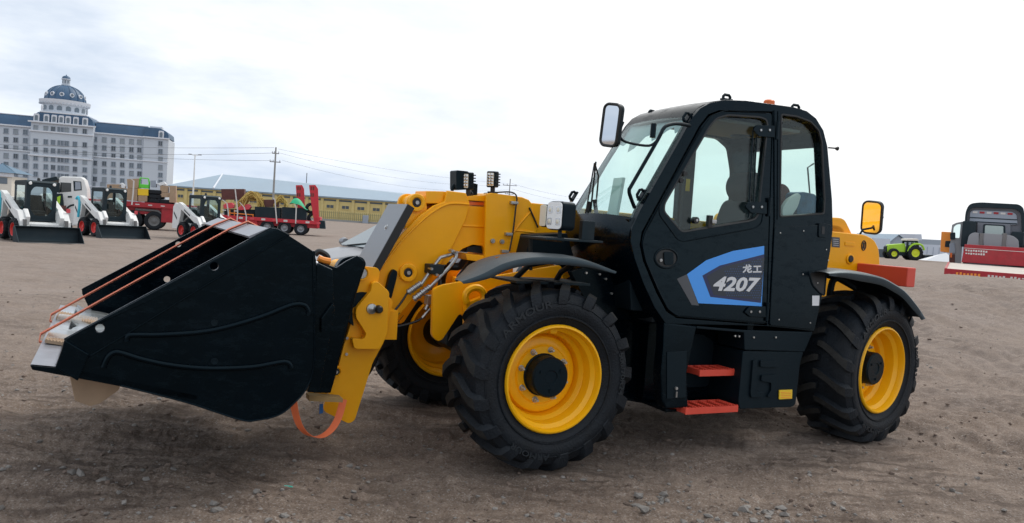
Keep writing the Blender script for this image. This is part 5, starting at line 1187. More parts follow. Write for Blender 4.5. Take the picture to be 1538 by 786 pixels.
    put('front_step', MB().box(.55, .80, -.42, .42, .50, .58).box(.60, .86, -.45, .45, .38, .44), 'whitepaint', t, bevel=.02)
    put('tail_lamp', MB().box(.62, .66, .70, .82, .98, 1.12), 'pinkred', t, bevel=.01)
    if bucket:
        prof = spline([(1.50, .025), (1.10, .02), (1.0, .12), (.98, .42), (1.06, .50)], 3)
        put('loader_bucket', loft(prof, lambda z: -.97, lambda z: .97, .02, ny=1, outward=-1), 'plainblack', t)
        for s in (1, -1): put('bucket_side', MB().prism([(1.50, .0), (1.02, .0), (.98, .12), (.96, .46), (1.08, .52)], s * .97 - .01, s * .97 + .01), 'plainblack', t, bevel=.003)
        put('bucket_edge', MB().box(1.40, 1.54, -.98, .98, .0, .022), 'steelwheel', t, bevel=.003)
    put('back_box', MB().box(-1.2, -.5, -.44, .44, 1.30, 1.40), 'whitepaint', t, bevel=.03)
    return t
def skidframe(u, v, yaw_deg, ahead=1.5):
    p = groundpt(u, v); yaw = rad(yaw_deg); return Frame(p[0] - ahead * cos(yaw), p[1] - ahead * sin(yaw), gz(p[0], p[1]), yaw)
skid(skidframe(79, 366, -40), 'white skid steer loader with cyan wrapped arm, closest to the left edge of the photo')
skid(skidframe(191, 359.5, -37), 'white skid steer loader in front of the white truck cab and red flatbed')
f3 = skidframe(335, 363.5, -38); skid(f3, 'white skid steer loader without cyan wrap, partly hidden behind the big black bucket', False, True)

# ------------------------------------------------------------------ white truck with red flatbed and its load
TZ = 43.0
p = WF.Y(125, 340, TZ); FT = Frame(p[0], TZ, 0, pi + rad(20))        # local X forward = to the left; near side is +Y
def ft(u, v, y=1.2): q = FT.Y(u, v, y); return (float(q[0]), float(q[2]))
def ftp(pts, y=1.2): return [ft(u, v, y) for u, v in pts]
t = thing('flatbed_truck', 'white cabbed semi truck with long red flatbed trailer carrying boxes and tyres', 'truck', FT)
cabo = ftp([(87, 300), (88, 268), (92, 265), (122, 266), (127, 271), (131, 285), (133, 318), (133, 340), (86, 340)])
c = put('cab', MB().prism(cabo, .1, 1.2), 'whitepaint', t, bevel=.07, seg=3)
put('cab_window', MB().prism(ftp([(91, 274), (107, 275), (107, 288), (90, 289)]), 1.2, 1.215), 'darkglass', c, bevel=.01)
w_ = put('cab_window', MB().prism(ftp([(110, 272), (122, 273), (123, 286), (111, 287)]), 1.2, 1.215), 'plainblack', c, bevel=.01); put('pane', MB().prism(ftp([(113, 273.5), (121, 274), (121.5, 284.5), (113, 285)]), 1.216, 1.22), 'hotelframe', w_)
put('sun_visor', MB().prism(ftp([(63, 270), (85, 265), (88, 271), (64, 275)]), -1.1, 1.25), 'plainblack', t, bevel=.02)
put('wing_mirror', MB().prism(ftp([(85, 275), (91, 275), (91, 290), (85, 289)]), 1.35, 1.5), 'plainblack', t, bevel=.02)
put('door_handle', MB().prism(ftp([(102, 294.5), (108, 294.5), (108, 297), (102, 297)]), 1.2, 1.23), 'plainblack', c)
put('wheel_arch', MB().tube([(a, 1.2, b_) for a, b_ in spline(ftp([(96, 345), (99, 318), (106, 309), (118, 309), (126, 318), (129, 340)]), 4)], .05, 6), 'plainblack', c)
lw = ft(112, 330); simplewheel(.5, .28, .3, 'steelwheel', 'wheel', t, (lw[0], 1.05, .5))
dk = ftp([(128, 302), (260, 309), (262, 333), (252, 331), (244, 330), (238, 318), (180, 314), (128, 312)])
z_d = ft(200, 303.5)[1]
xr = ft(300, 318)[0]; xl = ft(132, 305)[0]
put('flatbed', MB().box(xr, xl, -1.25, 1.25, z_d - .12, z_d), 'truckred', t, bevel=.01)
put('side_rail', MB().box(xr, xl, 1.25, 1.30, z_d - .24, z_d + .02), 'truckred', t, bevel=.01)
put('frame_beam', MB().box(xr, xl, .8, 1.0, z_d - .62, z_d - .24).box(xr, xl, -1.0, -.8, z_d - .62, z_d - .24), 'truckred', t, bevel=.01)
x0_, x1_ = ft(262, 330)[0], ft(242, 330)[0]; put('side_locker', MB().box(x0_, x1_, .9, 1.22, .45, z_d - .24), 'truckred', t, bevel=.02)
for k in range(12): x = xl - .5 - k * .62; put('rail_reflector', MB().box(x - .10, x + .10, 1.3, 1.306, z_d - .14, z_d - .09), 'strapwhite', t)
for u in (198, 231): q = ft(u, 335); simplewheel(.50, .28, .30, 'steelwheel', 'wheel', t, (q[0], 1.02, .50)); simplewheel(.50, .28, .30, 'steelwheel', 'wheel', t, (q[0], -1.02, .50))
put('mudguard', MB().tube([(a, 1.05, b_) for a, b_ in spline(ftp([(203, 314.5), (222, 316), (238, 318), (243, 326), (244, 332)]), 3)], .07, 6), 'steelwheel', t)
# load
def box_on(fr_, name, pts_px, y0, y1, m, label, cat, group=None, bev=.01, yr=1.2):
    q = [fr_.Y(u, v, yr) for u, v in pts_px]; xs_ = [a[0] for a in q]; zs = [a[2] for a in q]; cx = sum(xs_) / len(xs_); zb = min(zs)
    pts = [(a[0] - cx, a[2] - zb) for a in q]
    o = put(name, MB().prism(pts, y0, y1), m, None, bevel=bev, loc=tuple(fr_.w((cx, 0, zb))), rot=(0, 0, fr_.yaw)); return tag(o, label, cat, group)
gcard = 'cardboard cartons on the red flatbed'
for px, y0, y1, lab in (
    ([(183, 283), (206, 283.5), (206, 302.5), (183, 300)], .0, 1.15, 'large cardboard carton at the left of the yellow crate on the red flatbed'),
    ([(190, 269), (208, 268), (207, 283), (191, 283)], .1, 1.0, 'cardboard carton stacked on the big one beside the green chair'),
    ([(160, 277), (182, 277), (183, 301), (160, 299)], .2, 1.1, 'long low cardboard carton behind the second skid steer cab'),
    ([(207, 294), (221, 294), (221, 303), (207, 303)], .3, 1.1, 'cardboard carton carrying the yellow crate'),
    ([(239, 289), (254, 289.5), (254, 296.5), (239, 296)], .2, 1.0, 'flat cardboard carton on top of the pair of stacked tyres'),
    ([(240, 279), (252, 279), (252, 289), (240, 289)], .2, 1.0, 'cube shaped cardboard carton topmost above the pair of tyres'),
    ([(254, 279), (264, 279), (264, 291), (254, 291)], .1, 1.0, 'upper brown carton at the far right end of the red flatbed load'),
    ([(254, 291), (264, 291), (264, 305), (254, 304)], .1, 1.1, 'lower brown carton at the right end of the red flatbed load')):
    box_on(FT, 'cardboard_box', px, y0, y1, 'card', lab, 'box', gcard)
box_on(FT, 'yellow_crate', [(206.6, 283.5), (222.6, 284), (222.6, 294), (206.6, 293.5)], .2, 1.12, 'boxyellow', 'bright yellow crate under the green wire chair on the flatbed', 'crate')
box_on(FT, 'white_sack', [(176, 282), (178, 277), (183, 274.5), (188, 279), (187, 283)], .6, 1.1, 'white', 'white sack lying on top of the cardboard cartons', 'sack', bev=.03)
box_on(FT, 'grey_case', [(225, 271), (233.5, 271), (234, 281), (226, 281)], .3, .9, 'hotelframe', 'pale grey case standing on the tall stack of tyres', 'case')
box_on(FT, 'white_sheet', [(234, 276), (246, 272.5), (249, 277), (240, 279)], .1, .9, 'white', 'white sheet spread over the cartons right of the grey case', 'sheet', bev=.02)
def lying_tyre(fr_, x, y, z, label, group): 
    b = MB(); b.lathe([(.26, .02), (.26, .20), (.33, .24), (.46, .235), (.50, .19), (.50, .05), (.46, .005), (.33, 0)], 28, closed=True, axis='z'); tag(put('tyre', b, 'tyre', None, loc=tuple(fr_.w((x, y, z))), rot=(0, 0, fr_.yaw)), label, 'tyre', group)
tx = ft(231, 300)[0]; tz = z_d + .002
for k, n in enumerate(('lowest tyre of the tall stack beside the yellow crate', 'second tyre from the bottom of the tall stack beside the yellow crate', 'third tyre from the bottom of the tall stack beside the yellow crate')): lying_tyre(FT, tx, .65, tz + k * .242, 'black ' + n, 'tyres stacked on the flatbed')
tx = ft(247, 300)[0]
lying_tyre(FT, tx, .62, tz, 'black tyre lying under the flat cardboard carton on the flatbed', 'tyres stacked on the flatbed')
gc = MB(); cx_, cz_ = ft(215, 283)
for yy in (.35, .85):
    gc.tube([(cx_ + .22, yy, cz_), (cx_ + .24, yy, cz_ + .35), (cx_ + .20, yy, cz_ + .55), (cx_ - .18, yy, cz_ + .55), (cx_ - .24, yy, cz_ + .35), (cx_ - .24, yy, cz_)], .025, 6)
gc.tube([(cx_ + .22, .35, cz_ + .5), (cx_ + .22, .85, cz_ + .5)], .025, 6)
gc.v = [(a - cx_, b_, c_ - cz_) for a, b_, c_ in gc.v]; gco = put('green_chair', gc, 'chairgreen', None, loc=tuple(FT.w((cx_, 0, cz_))), rot=(0, 0, FT.yaw)); tag(gco, 'bright green plastic chair upturned above the yellow crate', 'chair')
put('chair_seat', MB().box(-.22, .22, .33, .87, .02, .22), 'chairgreen', gco, bevel=.04)
q = [FT.Y(u, v, 1.32) for u, v in ((190, 268), (197, 269), (201, 272), (200, 290), (198, 308))]; b_ = MB(); b_.ribbon([tuple(np.array(a) - q[4]) for a in q], (1, 0, 0), .07, .02); tag(put('lashing_strap', b_, 'strapwhite', None, loc=tuple(FT.w(q[4])), rot=(0, 0, FT.yaw)), 'white lashing strap over the cartons of the red flatbed truck', 'strap')

# lime green jacket hung by the truck door and dark post at its side
q = ft(92, 300, 1.4); o = put('lime_machine_panel', MB().prism([(a - q[0], b_ - 0) for a, b_ in ftp([(85, 291), (94, 291), (96, 309), (85, 309)], 1.6)], -.1, .1), 'plainblack', None, bevel=.03, loc=tuple(FT.w((q[0], 1.6, 0))), rot=(0, 0, FT.yaw)); tag(o, 'black and lime green tool cabinet beside the front wheel of the white truck', 'cabinet')
put('lime_door', MB().prism([(a - q[0], b_) for a, b_ in ftp([(86, 296), (91, 294), (90, 306), (86, 306)], 1.7)], .1, .12), 'lime', o)
put('leg', MB().prism([(a - q[0], max(0, b_)) for a, b_ in ftp([(88, 309), (99, 309), (97, 345), (88, 345)], 1.6)], -.1, .1), 'brown', o)

# ------------------------------------------------------------------ red low loader with its load
LZ = 51.0
p = WF.Y(420, 345, LZ); FL = Frame(p[0], LZ, 0, rad(11))     # X to the right
fl_ = lambda pts, y=0: [(float(q[0]), float(q[2])) for q in (FL.Y(u, v, y) for u, v in pts)]
t = thing('low_loader_trailer', 'red three axle low loader trailer with two upright red ramps at its tail', 'trailer', FL)
x0_, zt = fl_([(332, 327)])[0]; x1_ = fl_([(478, 340)])[0][0]; zt = .98
put('deck', MB().box(x0_, x1_, 0, 2.5, zt - .22, zt), 'lowred', t, bevel=.01)
gx = fl_([(385, 335)])[0][0]
put('gooseneck_beam', MB().prism(fl_([(300, 324), (342, 326), (386, 332), (386, 341), (345, 338), (300, 336)]), .1, 2.4), 'lowred', t, bevel=.01)
put('chassis_beam', MB().box(gx, x1_, .3, .5, zt - .48, zt - .22).box(gx, x1_, 2.0, 2.2, zt - .48, zt - .22), 'lowred', t)
for u in (401, 427, 451.5):
    x = fl_([(u, 343)])[0][0]
    for y in (.18, 2.3): o = simplewheel(.42, .22, .30, 'silverpaint', 'wheel', t, (x, y, .42)); o.rotation_euler = (0, 0, pi)
for k in range(9): x = x0_ + .5 + k * .68; put('rail_plate', MB().box(x - .12, x + .12, -.012, 0, zt - .17, zt - .05), 'strapwhite' if k % 2 else 'pinkred', t)
put('tail_frame', MB().box(x1_ - .1, x1_ + .1, 0, 2.5, .55, 1.25), 'lowred', t, bevel=.02)
put('tail_box', MB().prism(fl_([(479, 331), (488, 332), (489, 344), (480, 343.5)], .3), .0, .9), 'plainblack', t, bevel=.02)
rm1 = fl_([(464.5, 278.5), (474, 278.2), (478, 284), (480, 341), (473, 341), (467, 300)], .5); rm2 = fl_([(444.5, 278.5), (454, 278.3), (457, 284), (459, 330), (450, 330), (446, 300)], 1.9)
for rm_, y in ((rm1, .2), (rm2, 1.7)):
    cx = sum(a for a, _ in rm_) / 6; top = max(b_ for _, b_ in rm_); x_l = min(a for a, _ in rm_) + .1
    hs_ = [[(x_l + .02 + .13 * i, top - .35 - .42 * j), (x_l + .10 + .13 * i, top - .35 - .42 * j), (x_l + .10 + .13 * i, top - .12 - .42 * j), (x_l + .02 + .13 * i, top - .12 - .42 * j)] for i in range(2) for j in range(2)]
    r_ = put('loading_ramp', MB().prism(rm_, y, y + .12), 'lowred', t, bevel=.01)
    for h_ in hs_: put('ramp_recess', MB().prism(h_, y - .006, y), 'brown', r_)
gl_ = 'load lashed on the red low loader'
def lbox(name, px, y0, y1, m, label, cat, group=None, bev=.02): return box_on(FL, name, px, y0, y1, m, label, cat, group, bev, y0)
lbox('black_crate', [(382.5, 310.5), (421, 312), (421, 329.5), (382.5, 327)], .25, 1.5, 'plainblack', 'long black crate on the low loader, left of its neighbour', 'crate', 'black crates on the low loader')
lbox('black_crate', [(423.5, 311), (460, 313), (460, 331.5), (423.5, 329.5)], .25, 1.5, 'plainblack', 'long black crate on the low loader next to the green tarp', 'crate', 'black crates on the low loader')
lbox('brown_cabinet', [(332, 284), (366.5, 284), (366.5, 300), (333, 300)], 1.2, 2.0, 'brown', 'dark brown metal cabinet high at the front of the low loader load', 'cabinet')
lbox('steel_trestle', [(396, 300), (418, 300), (418, 311), (397, 311)], .6, 1.4, 'brown', 'small reddish brown steel frame standing on the left black crate', 'frame')
lbox('dark_pallet', [(336, 314), (382, 315), (382, 327), (337, 325)], .6, 1.9, 'plainblack', 'dark pallet of scrap under the red sacks on the low loader', 'pallet')
lbox('red_sack', [(335, 308), (340, 305), (348, 304.5), (351, 308), (350, 313), (336, 313.5)], .4, 1.1, 'pinkred', 'red rolled sack behind the third skid steer cab', 'sack', 'red sacks on the low loader', .04)
lbox('red_sack', [(357, 312), (364, 308), (374, 306.5), (377, 311), (374, 315), (358, 316)], .4, 1.1, 'pinkred', 'red rolled sack just left of the yellow hose heap', 'sack', 'red sacks on the low loader', .04)
of = MB()
for a, c_ in (((345, 315), (345, 327)), ((352, 315), (352, 326)), ((344, 320), (381, 323)), ((380, 322), (380, 329)), ((355, 328), (381, 329))): A_, B_ = FL.Y(*a, .2), FL.Y(*c_, .2); of.tube([tuple(A_ - np.array([0, .2, 0])), tuple(B_ - np.array([0, .2, 0]))], .03, 6)
o0 = FL.Y(362, 327, .2); of.v = [(a - o0[0], b_, c_ - o0[2]) for a, b_, c_ in of.v]; tag(put('orange_rack', of, 'stickero', None, loc=tuple(FL.w((o0[0], .2, o0[2]))), rot=(0, 0, FL.yaw)), 'orange tubular steel frame at the near edge of the low loader', 'frame')
def heap(px_c, rx, rz, label, n, seed, depth=.9, y=.8):
    c0_ = FL.Y(*px_c, y); rr = random.Random(seed); b = MB()
    for i in range(n):
        a0 = rr.uniform(-.5, .5); pts = []
        R1 = rx * rr.uniform(.5, 1); R2 = rz * rr.uniform(.6, 1); ph = rr.uniform(0, 6.28); yo = rr.uniform(-depth / 2, depth / 2)
        for k in range(14):
            a = pi * k / 13; pts.append((R1 * cos(a) * (1 + .1 * sin(3 * a + ph)), yo + .12 * sin(2 * a + ph), max(-.02, R2 * sin(a) * (1 + .15 * sin(4 * a + ph))) + R1 * .1 * sin(ph)))
        b.tube(pts, .035, 5)
    return tag(put('hose_heap', b, 'rope', None, loc=tuple(FL.w(c0_)), rot=(0, 0, FL.yaw)), label, 'hoses', gl_)
heap((379, 311), .85, .85, 'big tangled heap of yellow hoses behind the left black crate', 42, 3)
heap((422, 311), .42, .62, 'smaller bundle of yellow hoses between the two black crates', 20, 5, .6)
tp_ = MB(); c0_ = FL.Y(449, 310, .5); vs = []
for i in range(11):
    for j in range(9):
        a, b_ = i / 10, j / 8; x = -.55 + 1.15 * a; z = .55 * (sin(pi * min(1, a * 1.15)) ** .6 if a < .87 else .2) * (1 - .55 * a) * (1 - (2 * b_ - 1) ** 4 * .8) + .08 * float(vnoise(np.array(i * .7), np.array(j * .8), 51)) + .10 - .35 * a * a; vs.append((x, -.5 + b_, z))
tp_.add(vs, [(i * 9 + j, i * 9 + j + 1, (i + 1) * 9 + j + 1, (i + 1) * 9 + j) for i in range(10) for j in range(8)]); tag(put('green_tarp', tp_, 'tarpgreen', None, loc=tuple(FL.w(c0_)), rot=(0, 0, FL.yaw)), 'crumpled green tarp on top of the right black crate', 'tarp')
for u, v, lab in ((467, 313, 'black tyre standing upper against the red ramp of the low loader'), (470, 328, 'black tyre standing on the deck at the tail of the low loader')):
    q = FL.Y(u, v, .6); b = MB(); b.lathe([(.17, -.1), (.17, .1), (.24, .14), (.32, .13), (.36, .10), (.36, -.10), (.32, -.13), (.24, -.14)], 24, closed=True); tag(put('tyre', b, 'tyre', None, loc=tuple(FL.w(q)), rot=(0, 0, FL.yaw + .25)), lab, 'tyre', 'tyres on the low loader')
def lash(pts, y, label, fr_=FL, w_=.07):
    q = [fr_.Y(u, v, y) for u, v in pts]; o_ = q[-1]; b = MB(); b.ribbon([tuple(a - o_) for a in q], (1, 0, 0), w_, .02); tag(put('lashing_strap', b, 'strapwhite', None, loc=tuple(fr_.w(o_)), rot=(0, 0, fr_.yaw)), label, 'strap', 'pale lashing straps on the low loader')
lash([(353, 283), (355, 300), (357, 318), (356, 333)], -.06, 'pale lashing strap hanging from the brown cabinet on the low loader')
lash([(334, 300), (341, 306), (343, 320), (343, 330)], -.06, 'pale lashing strap right beside the third skid steer cab')
lash([(360, 304), (367, 312), (370, 325), (370, 334)], -.06, 'pale lashing strap over the red sack near the hose heap')
lash([(410, 297), (413, 300), (414, 315), (416, 336)], -.06, 'pale lashing strap over the brown frame between the black crates')
lash([(433, 306), (443, 308), (445, 313), (444, 336)], -.06, 'pale lashing strap beside the green tarp on the low loader')

# ------------------------------------------------------------------ hotel with dome
HZ = 300.0
p = WF.Y(45, 290, HZ); FH = Frame(p[0], HZ, 0, rad(16))
hp_ = lambda u, v, y=0: (lambda q: (float(q[0]), float(q[2])))(FH.Y(u, v, y))
hotel = thing('hotel', 'large pale grey hotel with blue mansard roofs and a dark blue central dome', 'building', FH)
xe = hp_(252, 250)[0]; xl_ = hp_(-60, 250)[0]; xc0 = hp_(44, 250, -3)[0]; xc1 = hp_(137.5, 250, -3)[0]; xb0 = hp_(214, 250, -1)[0]
ze = hp_(180, 203)[1]; zr = hp_(180, 187.5, 3)[1]
put('wing_wall', MB().box(xl_, xc0, 0, 16, 0, ze), 'hotelwall', hotel); put('wing_wall', MB().box(xc1, xb0, 0, 16, 0, ze), 'hotelwall', hotel)
ze2 = hp_(235, 208, -1)[1]
put('end_wall', MB().box(xb0, xe, -1.2, 17, 0, ze), 'hotelwall', hotel, bevel=.3)
for a, c_, y in ((xl_, xc0, 0), (xc1, xb0, 0), (xb0 - .2, xe + .3, -1.2)):
    put('cornice', MB().box(a, c_, y - .7, y, ze - .25, ze + .25), 'hoteltrim', hotel, bevel=.1)
    put('string_course', MB().box(a, c_, y - .35, y, ze - 9.2, ze - 8.8), 'hoteltrim', hotel)
    put('string_course', MB().box(a, c_, y - .25, y, 5.0, 5.4), 'hoteltrim', hotel)
for a, c_ in ((xl_, xc0), (xc1, xb0 + 1)): put('mansard_roof', MB().prismx([(.1, ze + .25), (.5, ze + 2.5), (1.7, zr), (15, zr), (16, ze + .25)], a, c_), 'hotelroof', hotel); put('ridge_trim', MB().box(a, c_, 1.5, 2.0, zr, zr + .25), 'hoteltrim', hotel)
put('mansard_roof', MB().prism([(xb0, ze + .25), (xb0, zr - .3), (xe - 3.2, zr - .3), (xe - 1.2, zr - 1.2), (xe - .3, ze + 2.2), (xe, ze + .25)], -.9, 16), 'hotelroof', hotel, bevel=.25)
# centre block
zc = hp_(90, 186, -3)[1]; zm = hp_(90, 171, -3)[1]
put('centre_wall', MB().box(xc0, xc1, -3, 18, 0, zc), 'hotelwall', hotel)
for z0_, d in ((zc - .3, .9), (zc - 3.6, .5), (zc - 12.6, .5), (5.0, .4)): put('cornice', MB().box(xc0 - d, xc1 + d, -3 - d, -3, z0_, z0_ + .5), 'hoteltrim', hotel, bevel=.1)
xm = (xc0 + xc1) / 2; hw_ = (xc1 - xc0) / 2
put('centre_mansard', MB().prism([(xc0, zc + .2), (xc0 + .5, zc + 2.4), (xc0 + 2, zm), (xc1 - 2, zm), (xc1 - .5, zc + 2.4), (xc1, zc + .2)], -2.4, 17), 'hotelroof', hotel, bevel=.2)
put('terrace', MB().box(xc0 + 2.5, xc1 - 2.5, -2.6, 15, zm, zm + .5), 'hoteltrim', hotel, bevel=.1)
cyd = 8.0
def zat(v): return hp_(97, v, cyd)[1]
rd = (hp_(131.5, 162, cyd)[0] - hp_(63.5, 162, cyd)[0]) / 2; xd = (hp_(131.5, 160, cyd)[0] + hp_(63.5, 160, cyd)[0]) / 2
z1_, z2_, z3_, z4_ = zat(171), zat(160), zat(152.5), zat(128)
put('drum', MB().lathe([(0, z1_ - 2), (rd, z1_ - 2), (rd, z2_), (0, z2_)], 48, (xd, cyd, 0), 'z'), 'hotelwall', hotel)
put('drum_cornice', MB().lathe([(rd - .2, z2_ - .2), (rd + .6, z2_ + .2), (rd + .9, z2_ + 1.0), (rd + 1.0, z3_ - .2), (rd - .3, z3_ - .1)], 48, (xd, cyd, 0), 'z'), 'hoteltrim', hotel)
for k in range(40): a = 2 * pi * k / 40; put('dentil', MB().box(xd + (rd + .75) * cos(a) - .22, xd + (rd + .75) * cos(a) + .22, cyd + (rd + .75) * sin(a) - .22, cyd + (rd + .75) * sin(a) + .22, z2_ + .1, z2_ + .55), 'hotelwall', hotel) if sin(a) < .1 else None
rdm = rd - .7; hd_ = z4_ - z3_
dp = [(rdm * cos(t_) ** .95, z3_ - .2 + hd_ * sin(t_)) for t_ in np.linspace(0, pi / 2 * .97, 14)]
dome = put('dome', MB().lathe(dp, 24, (xd, cyd, 0), 'z'), 'hotelroof', hotel)
for k in range(16):
    a = 2 * pi * k / 16 + .1
    if sin(a) < .3: put('dome_rib', MB().tube([(xd + (r_ + .05) * cos(a), cyd + (r_ + .05) * sin(a), z_) for r_, z_ in dp], .14, 5), 'hotelroof', dome)
for k in range(14):
    a = -pi / 2 + (k - 3) * rad(29) + rad(3)
    if k > 6: break
    zz = z3_ + 1.9; rr_ = rdm * math.sqrt(max(.1, 1 - ((zz - z3_) / hd_) ** 2)); b = MB(); b.lathe([(.52, -.15), (.52, .25), (.78, .25), (.82, -.3)], 16, axis='y', closed=True)
    o = put('round_window', b, 'hoteltrim', dome, loc=(xd + rr_ * cos(a), cyd + rr_ * sin(a), zz), rot=(0, 0, a - pi / 2)); put('pane', MB().lathe([(0, .1), (.52, .1)], 16, axis='y'), 'hotelpane', o)
zl = zat(118.5)
lt_ = put('lantern', MB().lathe([(1.55, z4_ - .6), (1.55, z4_ + .3), (1.3, z4_ + .3), (1.3, zl - .5), (1.6, zl - .4), (1.6, zl), (0, zl)], 16, (xd, cyd, 0), 'z'), 'hotelwall', dome)
put('lantern_cap', MB().lathe([(1.5, zl), (1.35, zl + .6), (.9, zl + 1.0), (.25, zl + 1.2), (.1, zl + 1.6), (0, zl + 1.7)], 16, (xd, cyd, 0), 'z'), 'hotelroof', lt_)
for k in range(8): a = 2 * pi * k / 8; put('lantern_opening', MB().box(-.22, .22, -.03, .05, z4_ + .6, zl - .7), 'hotelpane', lt_, loc=(xd + 1.3 * cos(a), cyd + 1.3 * sin(a), 0), rot=(0, 0, a + pi / 2))
# windows: shared meshes
def wmesh(w__, h__, arched=False):
    b = MB(); o_ = .16; b.box(-w__ / 2 - o_, -w__ / 2, -.18, .05, 0, h__); b.box(w__ / 2, w__ / 2 + o_, -.18, .05, 0, h__); b.box(-w__ / 2 - o_, w__ / 2 + o_, -.18, .05, h__, h__ + o_); b.box(-w__ / 2 - .25, w__ / 2 + .25, -.28, .05, -.18, 0)
    b.box(-.05, .05, -.10, .03, 0, h__); return b.mesh('window')
def pmesh(w__, h__): return MB().box(-w__ / 2, w__ / 2, -.05, -.01, 0, h__).mesh('pane')
WM = {}
def hwin(x, y, z, w__=1.35, h__=1.65, fm='hoteltrim', parent=hotel, name='window', rz=0):
    k = (w__, h__, fm)
    if k not in WM:
        a = wmesh(w__, h__); a.materials.append(M[fm]); bs_ = []
        for pm_ in ('hotelpane', 'hotelpane', 'hotelpane2', 'hotelpane3'): b = pmesh(w__, h__); b.materials.append(M[pm_]); bs_.append(b)
        WM[k] = (a, bs_)
    o = bpy.data.objects.new(name, WM[k][0]); COL.objects.link(o); o.parent = parent; o.location = (x, y, z); o.rotation_euler = (0, 0, rz)
    q = bpy.data.objects.new('pane', random.choice(WM[k][1])); COL.objects.link(q); q.parent = o; return o
Zp = lambda x, y: (x / 4.137, 100 + y / 4.137)
colsC = [222, 285, 330, 367, 387, 415, 466, 527]; rowsC = [380, 463, 515, 567, 618, 668]
for i, cx in enumerate(colsC):
    for ry in rowsC: u, v = Zp(cx, ry + (cx - 222) * .076); x, z = hp_(u, v, -3); hwin(x, -3, z - .9, .8 if i in (3, 4) else 1.25, 1.65, 'hotelframe')
for cx in (590, 648, 705, 760, 817, 866):
    for ry in (455, 505, 552, 603, 652, 702): u, v = Zp(cx, ry + (cx - 648) * .064); x, z = hp_(u, v, 0); hwin(x, 0, z - .9, 1.3, 1.65, 'hotelframe')
for cx in (-90, -30, 38, 98, 158):
    for ry in (400, 452, 503, 553, 607, 662): u, v = Zp(cx, ry + (cx - 38) * .064); x, z = hp_(u, v, 0); hwin(x, 0, z - .9, 1.3, 1.65, 'hotelframe')
for ry in (478, 527, 575, 626, 674, 718): u, v = Zp(997, ry); x, z = hp_(u, v, -1.2); hwin(x, -1.2, z - .9, 1.3, 1.65, 'hotelframe')
for cx in (85, 575, 640): u, v = Zp(cx, 745); x, z = hp_(u, v, 0); hwin(x, 0, max(.6, z - 1), 1.7, 2.4, 'hotelframe')
# dormers
for cx, cy, y in ((228, 318, -2.6), (290, 323, -2.6), (338, 327, -2.6), (382, 331, -2.6), (425, 335, -2.6), (473, 340, -2.6), (530, 345, -2.6), (1002, 425, -1.1)):
    u, v = Zp(cx, cy); x, z = hp_(u, v, y)
    d_ = put('dormer', MB().prism([(x - .92, z - 1.5), (x + .92, z - 1.5), (x + .92, z + 1.1), (x + .7, z + 1.5), (x - .7, z + 1.5), (x - .92, z + 1.1)], y - .5, y + 2.4), 'hoteltrim', hotel, bevel=.08)
    put('dormer_window', MB().prism([(x - .55, z - 1.1), (x + .55, z - 1.1), (x + .55, z + .5)] + [(x + .55 * cos(a), z + .5 + .45 * sin(a)) for a in np.linspace(0.3, pi - .3, 6)] + [(x - .55, z + .5)], y - .54, y - .5), 'hotelpane', d_)
for k in range(9):
    a = -pi / 2 + (k - 4) * rad(22); zz = z2_ - 2.3
    b = MB(); b.prism([(-.85, 0), (.85, 0), (.85, 1.0)] + [(.85 * cos(t_), 1.0 + .7 * sin(t_)) for t_ in np.linspace(.3, pi - .3, 6)] + [(-.85, 1.0)], -.12, .1)
    put('arched_window', b, 'hotelpane', hotel, loc=(xd + rd * cos(a), cyd + rd * sin(a), zz), rot=(0, 0, a + pi / 2))
put('roof_figure', MB().lathe([(0, 0), (.35, 0), (.3, 1.2), (.45, 2.0), (.2, 2.8), (0, 3.0)], 8, (xc0 + 3.2, -2, zm), 'z'), 'hoteltrim', hotel)
put('roof_box', MB().box(hp_(226, 190, 6)[0], hp_(244, 190, 6)[0], 5, 9, zr - .3, zr + .7), 'hoteltrim', hotel)

# small gatehouse at the left edge
p = WF.Y(8, 290, 120); FG = Frame(p[0], 120, 0, rad(12)); gp2 = lambda pts, y=0: [(float(q[0]), float(q[2])) for q in (FG.Y(u, v, y) for u, v in pts)]
gh_ = thing('gatehouse', 'small cream gatehouse with blue hipped roof at the left edge of the photo', 'building', FG)
a, b_ = gp2([(-30, 262), (18, 262)]); put('wall', MB().box(a[0], b_[0], 0, 6, 0, a[1]), 'cream', gh_); put('cornice', MB().box(a[0], b_[0] + .3, -.3, 0, a[1] - .1, a[1] + .5), 'hoteltrim', gh_, bevel=.05)
rz = gp2([(0, 244)])[0][1]; put('roof', MB().add([(a[0] - .5, -.6, a[1] + .5), (b_[0] + .8, -.6, a[1] + .5), (b_[0] + .8, 6.6, a[1] + .5), (a[0] - .5, 6.6, a[1] + .5), (a[0] + 2, 3, rz), (b_[0] - 2.6, 3, rz)], [(0, 1, 5, 4), (1, 2, 5), (2, 3, 4, 5), (3, 0, 4), (3, 2, 1, 0)]), mat('gatehouse_roof', (.07, .15, .23), .5), gh_, smooth=0)
wq = gp2([(-2, 266), (11, 267), (11, 276.5), (-2, 276)]); put('window', MB().prism(wq, -.05, 0), 'hotelpane', gh_)

